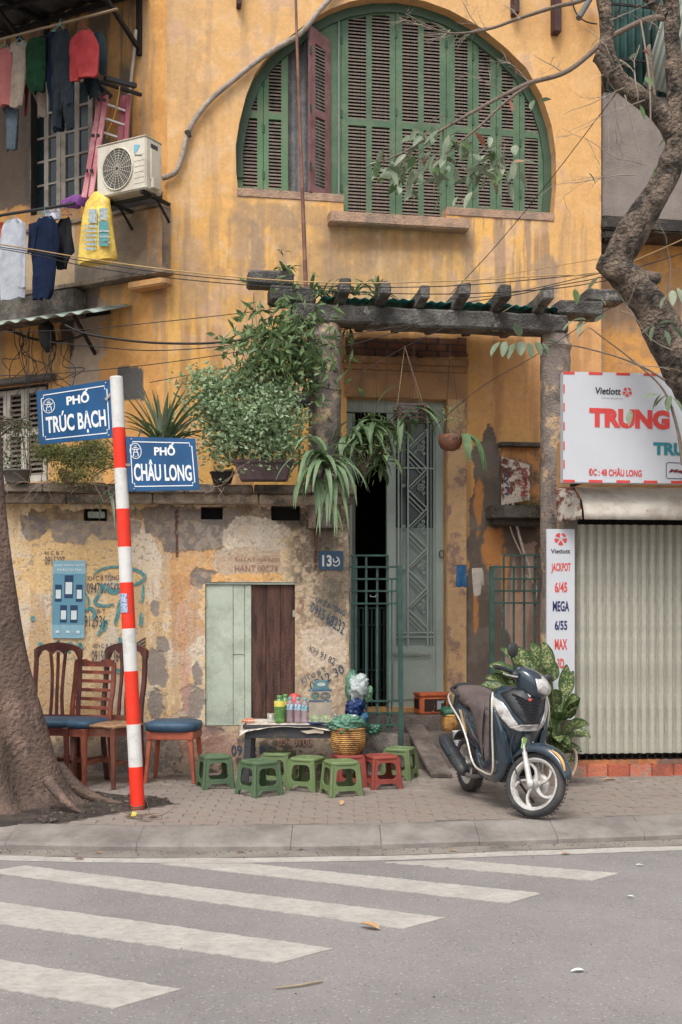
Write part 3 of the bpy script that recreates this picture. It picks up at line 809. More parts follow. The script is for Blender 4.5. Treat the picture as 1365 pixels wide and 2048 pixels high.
# ---- house side, left of the corner
def paint_side(PX, PY, U, Z):
    n1 = fbm(U*1.3, Z*1.3, 2); n2 = fbm(U*5, Z*5, 3); n3 = fbm(U*16, Z*16, 4, 4); st = fbm(U*9, Z*.8, 5, 4)
    wx = fbm(U*6, Z*6, 5) - .5; wy = fbm(U*6+9, Z*6, 6) - .5
    C = np.ones(PX.shape + (3,)) * np.array(S(206,144,62))
    C = mixc(C, S(222,160,74), .7*sst(.45, .6, n2))
    C = mixc(C, S(170,138,100), .7*sst(.5, .62, st))
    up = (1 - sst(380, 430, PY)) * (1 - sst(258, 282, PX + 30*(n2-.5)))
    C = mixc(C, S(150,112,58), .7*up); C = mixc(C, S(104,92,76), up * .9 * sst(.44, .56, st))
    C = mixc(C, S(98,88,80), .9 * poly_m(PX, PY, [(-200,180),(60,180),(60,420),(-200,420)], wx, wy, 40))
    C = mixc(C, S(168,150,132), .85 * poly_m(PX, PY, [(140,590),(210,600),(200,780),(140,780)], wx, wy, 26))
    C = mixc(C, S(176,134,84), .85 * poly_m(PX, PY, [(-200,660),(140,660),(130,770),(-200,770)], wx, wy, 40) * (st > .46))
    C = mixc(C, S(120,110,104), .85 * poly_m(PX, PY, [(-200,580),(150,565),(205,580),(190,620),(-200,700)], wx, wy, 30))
    C = mixc(C, S(72,64,60), .9 * poly_m(PX, PY, [(120,640),(150,640),(148,690),(140,720),(138,690),(122,680)], wx, wy, 10))
    g = poly_m(PX, PY, [(236,733),(286,735),(290,800),(238,800)], wx, wy, 8)
    C = mixc(C, S(92,88,86), g)
    C = C * (.88 + .24*n3)[..., None]
    return C, .012*(n1-.5) - .006*sst(.5, .62, st) + .004*(n2-.5)
sU0 = -3.6
wz0, wz1 = PL.uv(125, 418)[1], PL.uv(125, 96)[1]; wu0, wu1 = PL.uv(62, 300)[0], PL.uv(190, 300)[0]
lz0, lz1 = PL.uv(45, 965)[1], PL.uv(45, 772)[1]; lu0, lu1 = PL.uv(-60, 800)[0], PL.uv(96, 800)[0]
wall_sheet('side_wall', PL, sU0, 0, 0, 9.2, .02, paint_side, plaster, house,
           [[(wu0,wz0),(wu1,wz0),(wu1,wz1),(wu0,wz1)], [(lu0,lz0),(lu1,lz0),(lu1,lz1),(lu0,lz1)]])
for (a, b, c, d) in ((wu0,wz0,wu1,wz1), (lu0,lz0,lu1,lz1)):
    mb = MB().at(PL.M())
    mb.box((a-.05, .16, b-.05), (c+.05, .2, d+.05))
    mb.add([(a,0,b),(c,0,b),(c,0,d),(a,0,d),(a,.17,b),(c,.17,b),(c,.17,d),(a,.17,d)], [(0,1,5,4),(1,2,6,5),(2,3,7,6),(3,0,4,7)])
    mb.build('recess', mat('recess_dark', S(52,48,44), var=.2), house, fixn=False)
white = mat('old_white_paint', S(190,180,164), rough=.6, var=.12, scale=8, bump=.2, rgb2=S(160,148,132), mixscale=6)
paneglass = mat('window_pane', (.018,.035,.042), rough=.15, var=.1, bump=0, spec=.6)
P4 = PL.off(-.1)
cols = [(66,84),(92,108),(114,127),(134,150),(156,170),(176,186)]
def Lu(x): return P4.uv(x, 300)[0]
for k in range(2):                                       # casements with glazing bars
    xa, xb = (64,122)[k], (122,186)[k]
    a, b = Lu(xa) + .004, Lu(xb) - .004; mid = (a + b) / 2; zz0, zz1 = wz0 + .01, wz1 - .01
    zs_ = [zz0 + .08 + (zz1 - zz0 - .16) * q / 6 for q in range(7)]; hl = []
    for c0, c1 in ((a+.06, mid-.03), (mid+.03, b-.06)):
        for q in range(6): hl.append([(c0, zs_[q]+.01), (c1, zs_[q]+.01), (c1, zs_[q+1]-.01), (c0, zs_[q+1]-.01)])
    mb = MB().at(P4.M()); mb.holes([(a,zz0),(b,zz0),(b,zz1),(a,zz1)], hl, .035); cs = mb.build('casement', white, house)
    for h in hl:
        mb = MB().at(P4.M(0,0,-.02)); mb.box((h[0][0], 0, h[0][1]), (h[1][0], .004, h[2][1])); mb.build('pane', paneglass, cs)
# louvred shutters low on the left
for xa, xb in ((-58,-22), (-22,14), (14,50), (50,94)):
    a, b = P4.uv(xa,800)[0]+.004, P4.uv(xb,800)[0]-.004; hl = []
    for q0, q1 in ((.08,.5), (.56,.94)):
        hl.append([(a+.05, lz0+(lz1-lz0)*q0), (b-.05, lz0+(lz1-lz0)*q0), (b-.05, lz0+(lz1-lz0)*q1), (a+.05, lz0+(lz1-lz0)*q1)])
    mb = MB().at(P4.M()); mb.holes([(a,lz0+.005),(b,lz0+.005),(b,lz1-.01),(a,lz1-.01)], hl, .035); lf = mb.build('louvre_shutter', white, house)
    for h in hl:
        z = h[0][1] + .01
        while z < h[2][1]:
            inst('slat', slat_me, lf, P4.M((a+b)/2, z, -.02) @ Matrix.Diagonal((b-a-.1, 1, 1, 1))); z += .055
PB('window_hood', PL, -60, 755, 100, 768, 0, .1, mat('dark_cement', S(92,82,74), var=.25, scale=9, bump=.6), house, bevel=.01, jit=.002)

PB('recess_shade_slab', PL, 218, 392, 322, 428, .0, .03, MATS['recess_dark'], house)  # thin dark slab, its colour standing for shade below the air conditioner
# balcony parapet over the side wall
parm = vcol_mat('parapet_plaster', var=.15)
def paint_par(PX, PY, U, Z):
    n1 = fbm(U*2, Z*2, 2); n2 = fbm(U*7, Z*7, 3); n3 = fbm(U*18, Z*18, 4, 4); st = fbm(U*10, Z*1.2, 5, 4)
    C = np.ones(PX.shape + (3,)) * np.array(S(196,168,130))
    C = mixc(C, S(150,128,104), .8 * sst(.45,.6,n2) * (PX > 150)); C = mixc(C, S(108,94,82), .75 * ell_m(PX, PY, 255, 480, 50, 50, n2, .8, .3))
    C = mixc(C, S(206,148,76), .8 * ell_m(PX, PY, 170, 450, 26, 50, n2, .6, .3)); C = mixc(C, S(196,140,80), .7 * (PX > 296) * sst(.4,.5,st))
    C = mixc(C, S(92,86,80), .85 * sst(570, 600, PY + 30*(n2-.5)) * (PX < 150)); C = mixc(C, S(120,112,106), .8 * sst(520, 545, PY) * (PX > 150))
    return C * (.86 + .28*n3)[..., None], .008*(n2-.5)
Pp = PL.off(.14)
a_, b_ = Pp.uv(-220, 500)[0], Pp.uv(325, 500)[0]; bz = Pp.uv(250, 548)[1]; tz_ = Pp.uv(250, 428)[1]
wall_sheet('balcony_parapet', Pp, a_, b_, bz, tz_, .02, paint_par, parm, house)
mb = MB().at(Pp.M()); mb.box((a_, .006, bz), (b_, .14, tz_)); mb.box((a_, -.03, tz_), (b_, .15, tz_ + .04)); mb.box((a_, -.02, bz-.05), (b_+.04, .14, bz)); mb.build('parapet_coping', mat('coping_cement', S(150,128,104), var=.25, scale=9, bump=.6, rgb2=S(100,90,80), mixscale=4), house, bevel=.006, jit=.002)
mb = MB(); a2, b2 = PL.uv(-200, 600, .2)[0], PL.uv(150, 600, .2)[0]; zt = PL.uv(70, 588, .2)[1]; zb = PL.uv(70, 640, .2)[1]
mb.at(PL.M()); mb.box((a2, -.2, zb), (b2, 0, zt)); mb.build('mossy_band', mat('mossy_cement', S(86,80,72), var=.4, scale=16, bump=.9, rgb2=S(130,120,108), mixscale=5), house, bevel=.012, jit=.004)
mb = MB(); p = Pp.pt(305, 566); mb.at(T(p) @ RZ(PL.th)); mb.box((-.28, -.06, -.05), (.2, .1, .03)); mb.build('broken_ledge', ochre, house, bevel=.015, jit=.006)

# low tin canopy on the left
tin = mat('tin_sheet', S(150,160,148), rough=.6, metal=.2, var=.2, scale=5, bump=.15, rgb2=S(110,130,120), mixscale=4)
can = thing('tin_canopy', PL.pt(80, 640), 'small pale green corrugated tin canopy under the balcony on the left', 'canopy')
A = PL.uv(-180, 655)[0]; B = PL.uv(196, 640, .55)[0]; zc = PL.uv(150, 628, .5)[1]
mb = MB().at(PL.M())
N = 110
mb.grid(lambda a, b: (A + (B-A)*a, -.6*b, zc + .22 - .2*b + .016*math.sin(a*N*.9) - .05*a), N*2, 4)
mb.build('corrugated_sheet', tin, can, solid=.004)
mb = MB().at(PL.M()); mb.box((A, -.02, zc+.10), (B-.3, .0, zc+.14)); mb.bar((B-.5,0,zc-.3), (B-.35,-.5,zc-.02), .03, .03); mb.build('bracket', mat('dark_iron', S(44,40,38), rough=.7, metal=.4, var=.3), can)

# ---- tin roof over the laundry, top left
roof = thing('laundry_roof', PL.pt(120, 60), 'dark corrugated roof on steel brackets over the laundry at the top left', 'roof')
iron = MATS['dark_iron']
A = PL.uv(-260, 60)[0]; zr = PL.uv(140, 40)[1]; B = -.22
mb = MB().at(PL.M()); N = 130
mb.grid(lambda a, b: (A + (B-A)*a, -1.5*b, zr + .10 + .3*b*.0 - .1*b + .018*math.sin(a*N*.8)), N*2, 3)
mb.build('corrugated_sheet', mat('roof_underside', S(104,104,106), rough=.7, var=.25, scale=3, bump=.2, rgb2=S(70,66,64), mixscale=3), roof, solid=.004)
for a in (.0, .34, .67, .97):
    u = A + (B-A)*a; mb = MB().at(PL.M()); mb.bar((u, 0, zr+.04), (u, -1.5, zr-.06), .05, .06); mb.bar((u, 0, zr-.55), (u, -.95, zr-.02), .04, .04); mb.bar((u,-.02,zr-.6),(u,-.02,zr+.1),.05,.04); mb.build('bracket', iron, roof)
for o_ in (.08, .55, 1.0, 1.46):
    mb = MB().at(PL.M()); mb.bar((A, -o_, zr+.02-.07*o_), (B, -o_, zr+.02-.07*o_), .05, .04); mb.build('purlin', iron, roof)
# ============================================================= YARD WALL WITH PLANTER SHELF
yard = thing('yard_wall', PA.w(0, 0, 0), 'low peeling cream and grey plastered wall with a boarded hatch and stencilled numbers', 'wall')
def paint_yard(PX, PY, U, Z):
    n1 = fbm(U*2, Z*2, 0); n2 = fbm(U*6, Z*6, 1); n3 = fbm(U*18, Z*18, 2, 4); n4 = fbm(U*45, Z*45, 3, 3); st = fbm(U*12, Z*1.4, 4, 4)
    wx = fbm(U*8, Z*8, 5) - .5 + .5*(fbm(U*30, Z*30, 1, 3)-.5); wy = fbm(U*8+9, Z*8, 6) - .5 + .5*(fbm(U*30, Z*30+5, 2, 3)-.5)
    C = np.ones(PX.shape + (3,)) * np.array(S(224,192,142)); D = .006*(n2-.5) + .003*(n3-.5)
    C = mixc(C, S(224,180,112), .8 * sst(.48, .58, n2) * (PX < 420))
    C = mixc(C, S(214,196,172), .85 * sst(.54, .6, fbm(U*5+4, Z*5, 6)) )
    C = mixc(C, S(192,152,108), .6 * sst(.52, .62, st))
    def patch(pts, col, amp=26, a=.95, dep=-.006, rough=0):
        nonlocal C, D
        m = poly_m(PX, PY, pts, wx, wy, amp); C = mixc(C, col, m * a * (.72 + .28*sst(.4,.55,n3))); D = D + dep*m + rough*m*(n3-.5); return m
    def blob(cx, cy, rx, ry, col, a=.95, dep=-.006, sh=.08, amp=.9):
        nonlocal C, D
        m = ell_m(PX, PY, cx, cy, rx, ry, .5*n2+.5*n3, amp, sh); C = mixc(C, col, m*a); D = D + dep*m; return m
    yel = S(232,188,118); org = S(212,154,86); gr = S(124,113,107); gr2 = S(148,134,124); wh = S(220,204,182)
    patch([(60,1095),(110,1070),(180,1085),(235,1075),(300,1090),(318,1140),(270,1175),(200,1150),(150,1200),(60,1180)], yel, 34, .8, 0)
    patch([(265,1060),(300,1060),(320,1110),(322,1145),(290,1150),(262,1110)], wh, 20, .8, .001)
    patch([(345,1098),(432,1096),(432,1140),(400,1150),(380,1175),(345,1240)], org, 22, .85, 0)
    patch([(345,1150),(400,1180),(410,1260),(370,1300),(340,1280)], S(190,132,84), 30, .6, 0)
    patch([(60,1018),(700,1012),(700,1042),(470,1050),(300,1040),(60,1048)], S(78,62,52), 26, .75, -.002)
    patch([(98,1042),(180,1035),(250,1040),(285,1045),(280,1065),(248,1062),(238,1078),(200,1080),(190,1066),(160,1088),(110,1084)], gr2, 14, .95, .006)
    patch([(38,1030),(96,1036),(104,1060),(82,1080),(56,1084),(44,1060)], gr, 14, .95, -.004)
    patch([(282,1020),(478,1022),(470,1050),(452,1078),(440,1096),(380,1100),(352,1104),(328,1100),(318,1078),(296,1066)], gr, 18, .95, .006)
    patch([(380,1148),(392,1136),(440,1143),(425,1162),(410,1168),(402,1178),(380,1172)], gr, 10, .95, -.006)
    patch([(460,1040),(545,1030),(560,1060),(570,1100),(520,1110),(440,1105),(445,1075)], wh, 26, .85, -.004, .01)
    patch([(430,1096),(560,1100),(570,1150),(430,1152)], S(196,170,142), 16, .85, -.003)
    patch([(424,1148),(566,1146),(566,1162),(424,1163)], S(224,164,80), 5, .9, 0)
    patch([(590,1175),(606,1180),(604,1370),(590,1400)], S(222,172,96), 8, .8, 0)
    for (cx, cy, rx, ry) in ((309,1217,9,16), (312,1335,20,40), (312,1412,18,30), (385,1405,22,34), (366,1450,30,16), (325,1290,14,16), (420,1462,30,12), (290,1460,24,18), (395,1350,10,20)):
        blob(cx, cy, rx, ry, gr2)
    blob(372, 1360, 10, 70, S(206,150,130), .6, 0); blob(365, 1250, 8, 60, S(206,120,60), .35, 0)
    # right part with moss and pitted cement
    rt = sst(560, 600, PX) * (PY > 1035)
    C = mixc(C, S(190,166,138), rt * .75); C = mixc(C, S(92,84,70), rt * sst(.5, .57, n3*.6+n2*.4) * .8 * (1 - .6*sst(1150, 1300, PY)))
    C = mixc(C, S(150,128,104), .7 * rt * sst(.5, .6, n4)); D = D + rt * .010 * (n3-.5)
    blob(645, 1080, 26, 60, S(80,76,66), .8, 0, .3); blob(690, 1150, 30, 50, S(104,92,76), .6, 0, .3); blob(660, 1210, 24, 60, S(96,92,78), .7, 0, .3)
    blob(620, 1040, 60, 20, S(66,58,50), .8, 0, .3)
    patch([(600,1260),(690,1250),(690,1330),(612,1340)], S(214,192,168), 22, .7, 0)
    # foot: damp and dirty
    ft = sst(1440, 1500, PY + 40*(n2-.5)); C = mixc(C, S(120,106,96), ft * .8); C = mixc(C, S(64,58,52), ft * sst(.48, .56, n3*.5+n2*.5) * .8)
    C = mixc(C, S(186,134,112), .55 * ell_m(PX, PY, 420, 1490, 60, 40, n2, .8, .3))
    bu = (PY > 1470) & (PX < 360); C = mixc(C, S(128,118,110), .6*bu*sst(.45,.55,n2))
    # dark rust runs
    for x, y0, y1 in ((354,1018,1115),(632,1030,1140)):
        C = mixc(C, S(92,52,44), .85 * (np.abs(PX - x - 3*wx) < 3) * (PY < y1) * (PY > y0))
    # chips and pits
    ch = (n4 > .64) & (n2 > .42); C = mixc(C, S(148,130,114), ch*.6); D = D - .003*ch
    # the pier at the right end stands proud
    pier = ((PX > 641) & (PY > 1089 + 2*wx)).astype(float); D = D + .012 * pier
    return C * (.86 + .28*n4)[..., None], D
yz1 = PA.uv(350, 1000)[1]
hu0, hu1 = PA.uv(411, 1300)[0], PA.uv(590, 1300)[0]; hz0, hz1 = PA.uv(500, 1451)[1], PA.uv(500, 1164)[1]
def rc(x0, y0, x1, y1):
    a, b = PA.uv(x0, y0)[0], PA.uv(x1, y0)[0]; c, d = PA.uv((x0+x1)/2, y1)[1], PA.uv((x0+x1)/2, y0)[1]; return [(a,c),(b,c),(b,d),(a,d)]
vents = [rc(402,1014,446,1039), rc(543,1012,601,1041), rc(168,1018,214,1042)]
yU0, yU1 = -3.4, PA.uv(698, 1200)[0]
wall_sheet('plastered_face', PA, yU0, yU1, .05, yz1, .0085, paint_yard, plaster_low, yard, [[(hu0,hz0),(hu1,hz0),(hu1,hz1),(hu0,hz1)]] + vents)
mb = MB().at(PA.M())
for h in [[(hu0,hz0),(hu1,hz0),(hu1,hz1),(hu0,hz1)]] + vents:
    vs = [(u, -.004, z) for u, z in h] + [(u, .16, z) for u, z in h]; mb.add(vs, [(i, (i+1) % 4, (i+1) % 4 + 4, i + 4) for i in range(4)])
mb.build('opening_sides', mat('raw_cement', S(120,104,88), var=.3, scale=14, bump=.7), yard, fixn=False)
mb = MB().at(PA.M()); mb.box((yU0, .16, .05), (yU1, .19, yz1)); mb.build('inner_face', dark_in, yard)
mb = MB().at(PA.M()); mb.box((yU1, -.014, .05), (yU1+.012, .30, PA.uv(690,1089)[1])); mb.box((yU1-.01, .0, PA.uv(690,1089)[1]), (yU1+.01, .30, yz1)); mb.build('pier_side', mat('pier_side_cement', S(150,130,108), var=.3, scale=14, bump=.7, rgb2=S(92,84,70), mixscale=6), yard, bevel=.004)
# shelf
ledge = mat('ledge_cement', S(140,124,106), var=.3, scale=9, bump=.9, rgb2=S(78,70,62), mixscale=3.5, mixlo=.42, mixhi=.6)
ledge2 = mat('ledge_cement_pale', S(176,154,128), var=.3, scale=9, bump=.9, rgb2=S(104,94,82), mixscale=4, mixlo=.45, mixhi=.6)
zt = PA.uv(400, 968, .24)[1]; zmid = PA.uv(400, 985, .24)[1]; zlow = PA.uv(400, 1007, .16)[1]; uE = PA.uv(714, 1000, .24)[0]
jx = [yU0, -2.6, -1.75, -1.2, -.62, .1, .75, 1.3, uE]
for a, b in zip(jx[:-1], jx[1:]):
    mb = MB().at(PA.M()); mb.box((a+.003, -.24, zmid), (b-.003, .6, zt + random.uniform(-.004,.004))); mb.build('shelf_slab', ledge, yard, bevel=.008, jit=.003)
for a, b in zip([yU0,-2.05,-1.0,-.2,.8], [-2.05,-1.0,-.2,.8,uE-.03]):
    mb = MB().at(PA.M()); mb.box((a+.004, -.15, zlow), (b-.004, .02, zmid-.002)); mb.build('shelf_moulding', ledge2, yard, bevel=.008, jit=.003)
# vent block
PB('vent_block', PA, 176, 1023, 210, 1036, -.02, .012, mat('pale_block', S(150,152,140), var=.2), yard)
# hatch: pale green boards and brown boards
hg = mat('hatch_green', S(178,188,168), rough=.7, var=.08, scale=6, bump=.25, rgb2=S(160,168,150), mixscale=4)
hb_ = mat('hatch_brown', S(92,60,48), rough=.75, var=.35, scale=6, bump=.5, rgb2=S(64,40,34), mixscale=5)
hatch = thing('hatch', PA.w(0,0,0), None, None); hatch.parent = yard; hatch.location = (0,0,0); ORG[hatch] = ORG[yard]
PB('lintel_board', PA, 411, 1163, 590, 1169, -.1, -.008, hg, hatch, bevel=.002)
for x0, x1 in ((411.5,466.5), (467.3,489.5)):
    if x0 > 460:
        PB('board', PA, x0, 1170, x1, 1309, -.06, -.028, hg, hatch, bevel=.003); PB('board', PA, x0, 1310, x1, 1451, -.06, -.026, hg, hatch, bevel=.003)
    else: PB('board', PA, x0, 1170, x1, 1451, -.06, -.025, hg, hatch, bevel=.003)
PB('board', PA, 490.2, 1170, 503, 1451, -.06, -.024, hg, hatch, bevel=.003)
wood = hb_
t_ = wood.node_tree
for n_ in t_.nodes:
    if n_.type == 'TEX_NOISE' and n_.inputs['Scale'].default_value in (6, 5):
        mp = t_.nodes.new('ShaderNodeMapping'); mp.inputs['Scale'].default_value = (5, 5, .5); src = n_.inputs['Vector'].links[0].from_socket
        t_.links.new(src, mp.inputs[0]); t_.links.new(mp.outputs[0], n_.inputs['Vector'])
for x0, x1 in ((504.2,532), (532.6,561), (561.6,589)):
    PB('board', PA, x0, 1170, x1, 1449, -.07, -.045, hb_, hatch, bevel=.003, jit=.0008)
for x, y in ((412,1200),(412,1385),(588,1220)):
    PB('hinge', PA, x-2, y, x+3, y+14, -.03, -.012, mat('pale_metal', S(170,170,160), rough=.5, metal=.3), hatch)
# number plate
plate = thing('house_number_plate', PA.pt(662, 1140, .06), 'small dark blue house number plate reading 13 on the pier', 'number plate')
PB('plate', PA, 638, 1102, 687, 1140, .016, .026, mat('plate_blue', S(38,74,104), rough=.5, var=.25, scale=20, rgb2=S(60,82,96), mixscale=12), plate, bevel=.002)
pw = mat('plate_white', S(206,206,200), rough=.6, var=.12)
text_on(PA, rect(645,1110,664,1133), '13', pw, plate, .03, .030)
mb = MB(); stroke_on(PA, smooth2([(667,1117),(668,1123),(673,1124),(677,1119),(674,1114),(678,1118),(679,1128),(672,1132),(667,1129)]), 2.2, mb, .030); mb.build('lettering', pw, plate, fixn=False)

# ---- stencils and graffiti on the wall (flat paint)
ink = mat('stencil_ink', S(70,74,84), var=.35, scale=60); inkb = mat('stencil_blue', S(44,76,104), var=.35, scale=60); inkr = mat('stencil_red', S(158,112,96), var=.3, scale=60)
teal = mat('spray_teal', S(66,138,142), var=.3, scale=50, rgb2=S(130,168,160), mixscale=30, mixlo=.5, mixhi=.62)
def stencil(q, s, m, bold=.0, sh=0): return text_on(PA, q, s, m, yard, bold, .0085 if q[1][0] < 641 else .019, sh, 'stencil')
stencil(rect(91,1102,128,1110), 'H C B T', ink); stencil(rect(90,1113,130,1130), '0915227', ink)
stencil(((176,1152),(238,1150),(238,1160),(176,1162)), 'KH C B TONG', ink); stencil(rect(174,1166,240,1186), '0947880566', ink)
stencil(rect(170,1218,212,1226), 'H C B T', ink); stencil(rect(169,1231,212,1254), '912936', ink)
stencil(rect(188,1287,246,1296), 'KH C B TONG', ink); stencil(rect(184,1301,243,1323), '0915002384', ink)
stencil(((471,1114),(560,1116),(560,1124),(471,1122)), 'KILLAT HA NOI', inkr); stencil(rect(470,1130,556,1143), 'HANT 00C78', inkr)
stencil(((634,1193),(692,1222),(689,1232),(630,1202)), 'KH C B TONG', inkb); stencil(((625,1204),(692,1246),(686,1270),(620,1222)), '0915 68232', inkb)
stencil(((622,1290),(672,1318),(668,1330),(618,1302)), 'KH 91 82', ink)
stencil(((602,1358),(650,1334),(654,1342),(606,1368)), 'KH C B T', inkb); stencil(((618,1366),(684,1328),(690,1344),(624,1384)), '0912 30', inkb)
stencil(rect(463,1490,546,1511), '091 2 0.6', inkb, .01); stencil(rect(475,1476,505,1484), 'K H C', inkb); stencil(rect(556,1476,625,1492), '0916100', inkr)
mb = MB()
for pts, w in (([(187,1150),(210,1136),(245,1134),(272,1140),(290,1152),(280,1165),(262,1170),(230,1168)], 3.4), ([(205,1172),(198,1190),(190,1205),(208,1212),(228,1208)], 3.5),
               ([(203,1168),(225,1184),(240,1180)], 5), ([(287,1168),(286,1190),(284,1206)], 3), ([(240,1200),(236,1228),(230,1248)], 4), ([(171,1222),(182,1216),(190,1226),(185,1240)], 4),
               ([(195,1272),(204,1258),(212,1242),(208,1262)], 4.5), ([(109,1296),(118,1282),(108,1297),(126,1299)], 3.5), ([(134,1288),(146,1287)], 4), ([(139,1288),(138,1306)], 3.5),
               ([(158,1286),(150,1296),(158,1304),(164,1296),(160,1286),(163,1312)], 3.2), ([(66,1232),(66,1242)], 5), ([(80,1284),(81,1292)], 5), ([(238,1275),(245,1288),(240,1300)], 5),
               ([(262,1300),(270,1320),(262,1335)], 3), ([(226,1332),(236,1342),(250,1338)], 4), ([(172,1186),(178,1200),(175,1212)], 2.2), ([(283,1225),(282,1252)], 4)):
    p = smooth2(pts, 6); n = len(p); stroke_on(PA, p, [w*1.45*(.6+.7*math.sin(PI*i/n)) for i in range(n)], mb, .009)
mb.build('graffiti', teal, yard, fixn=False)
mb = MB()
for pts, w in (([(598,1196),(606,1210),(600,1224),(594,1214)], 1.6), ([(596,1206),(608,1200),(606,1216)], 1.4), ([(604,1215),(594,1222),(606,1228)], 1.4)):
    stroke_on(PA, smooth2(pts), w, mb, .009)
mb.build('graffiti', inkr, yard, fixn=False)
mb = MB()
for k in range(3): stroke_on(PA, [(270,1289+k*7), (292,1276+k*7)], 3, mb, .009)
mb.build('graffiti', ink, yard, fixn=False)

# poster (codes left blank)
poster = thing('poster', PA.pt(137, 1277, .01), 'light blue notice board poster with white lettering on the peeling wall', 'poster')
pq = ((107,1121),(172,1121),(169,1277),(104,1276))
def sub(q, a0, b0, a1, b1):          # sub-rectangle, b from the top
    def f(a, b):
        (ax,ay),(bx,by),(cx,cy),(dx,dy) = q; tx, ty = ax+(bx-ax)*a, ay+(by-ay)*a; lx, ly = dx+(cx-dx)*a, dy+(cy-dy)*a
        return (tx+(lx-tx)*b, ty+(ly-ty)*b)
    return (f(a0,b0), f(a1,b0), f(a1,b1), f(a0,b1))
U4 = [(0,0),(1,0),(1,1),(0,1)]
mb = MB(); on_quad(mb, PA, pq, U4, [(0,1,2,3)], .016); on_quad(mb, PA, pq, U4, [(3,2,1,0)], .012); mb.build('sheet', mat('poster_blue', S(128,178,196), rough=.6, var=.08, rgb2=S(146,190,204), mixscale=2), poster, fixn=False)
mb = MB(); print_on(PA, sub(pq,0,.17,1,.82), U4, mb, .018); mb.build('print', mat('poster_teal', S(92,152,176), rough=.6, var=.06), poster, fixn=False)
pwt = mat('poster_white', S(214,224,226), rough=.6, var=.05); pnv = mat('poster_navy', S(36,70,104), rough=.6, var=.05)
text_on(PA, sub(pq,.05,.035,.95,.075), 'BẢNG THÔNG TIN SỐ', pwt, poster, .02, .019); text_on(PA, sub(pq,.12,.095,.88,.14), 'PHƯỜNG BA ĐÌNH', pwt, poster, .02, .019)
w_ = MB()
for (a, b, c, d) in ((.36,.19,.63,.485), (.07,.31,.28,.53), (.72,.31,.92,.53), (.24,.575,.45,.80), (.55,.575,.78,.80)):
    n_ = MB(); print_on(PA, sub(pq,a,b,c,d), U4, n_, .0195); n_.build('card', pnv, poster, fixn=False); e = (c-a)*.12; f = (d-b); w_ = MB(); print_on(PA, sub(pq,a+e,b+f*.3,c-e,b+f*.82), U4, w_, .021); w_.build('blank_square', pwt, poster, fixn=False)
for a in (.12,.44,.76): w_ = MB(); print_on(PA, sub(pq,a,.9,a+.1,.935), U4, w_, .021); w_.build('print', pwt, poster, fixn=False)
# ============================================================= PERGOLA
perg = thing('pergola', PC.w(0, 0, .11), 'weathered grey concrete pergola over the house door on two round columns', 'pergola')
cc = mat('old_concrete', S(108,104,98), var=.35, scale=8, bump=1, fine=45, rgb2=S(66,63,60), mixscale=3.2, mixlo=.4, mixhi=.56)
colm = mat('column_plaster', S(136,122,112), var=.25, scale=10, bump=.8, fine=50, rgb2=S(196,164,120), mixscale=4.5, mixlo=.52, mixhi=.6)
def layer(m, rgb, sc, lo, hi, mp=(1,1,1)):
    t = m.node_tree; L = t.links; b = t.nodes['Principled BSDF']; src = b.inputs['Base Color'].links[0].from_socket
    tc = t.nodes.new('ShaderNodeTexCoord'); q = t.nodes.new('ShaderNodeMapping'); q.inputs['Scale'].default_value = mp; q.inputs['Location'].default_value = (sc, .3*sc, 1.7)
    L.new(tc.outputs['Object'], q.inputs[0]); n = t.nodes.new('ShaderNodeTexNoise'); n.inputs['Scale'].default_value = sc; n.inputs['Detail'].default_value = 9; n.inputs['Roughness'].default_value = .72
    L.new(q.outputs[0], n.inputs['Vector']); mr = t.nodes.new('ShaderNodeMapRange'); mr.inputs['From Min'].default_value = lo; mr.inputs['From Max'].default_value = hi
    L.new(n.outputs['Fac'], mr.inputs['Value']); mx = t.nodes.new('ShaderNodeMix'); mx.data_type = 'RGBA'; L.new(mr.outputs[0], mx.inputs['Factor']); L.new(src, mx.inputs[6]); mx.inputs[7].default_value = (*rgb, 1)
    L.new(mx.outputs[2], b.inputs['Base Color']); return m
layer(colm, S(82,76,72), 3, .5, .6, (1,1,.5)); layer(cc, S(148,142,132), 6, .58, .66)
zb0 = PC.uv(800, 651, .15)[1]; zb1 = zb0 + .175                 # beam bottom, top (average)
zc_top = zb0
def column(px, z0, r, name='column'):
    c = PC.pt(px, 1000); mb = MB().at(T(c.x, c.y, 0))
    prof = [(r*1.02, z0)]; z = z0 + .03
    while z < zc_top - .16: prof.append((r*(1 + .012*math.sin(z*5) ), z)); z += .06
    prof += [(r, zc_top-.15), (r*1.10, zc_top-.13), (r*1.10, zc_top-.09), (r*.97, zc_top-.08), (r*.97, zc_top+.0)]
    mb.lathe(prof, 28); return mb.build(name, colm, perg, jit=.002)
column(650, 2.45, .158); column(1111, .1, .148)
for px, zs_ in ((650, (3.10, 3.78)),):
    c = PC.pt(px, 1000)
    for z in zs_:
        mb = MB(); mb.tube([(c.x + .165*math.cos(a/16*2*PI), c.y + .165*math.sin(a/16*2*PI), z + .02*math.sin(a*.8)) for a in range(17)], .003, 5, caps=False); mb.build('wire_binding', iron, perg)
def pcb(name, x0, x1, z0, z1, o0, o1, m=cc, bv=.02, jit=.008, seg=10):
    a, b = PC.uv(x0, 640, o1)[0], PC.uv(x1, 640, o1)[0]; rr = []; n = max(2, int((b-a)/.12))
    for i in range(n+1):
        u = a + (b-a)*i/n; j = lambda: random.uniform(-jit, jit)
        rr.append([tuple(PC.w(u, z, o) ) for o, z in ((o0, z0+j()), (o1+j(), z0+j()), (o1+j(), z1+j()), (o0, z1+j()))])
    mb = MB(); mb.rings(rr, False); return mb.build(name, m, perg, bevel=bv, bseg=1)
pcb('beam', 587, 1139, zb0, zb1 - .0, -.12, .16)
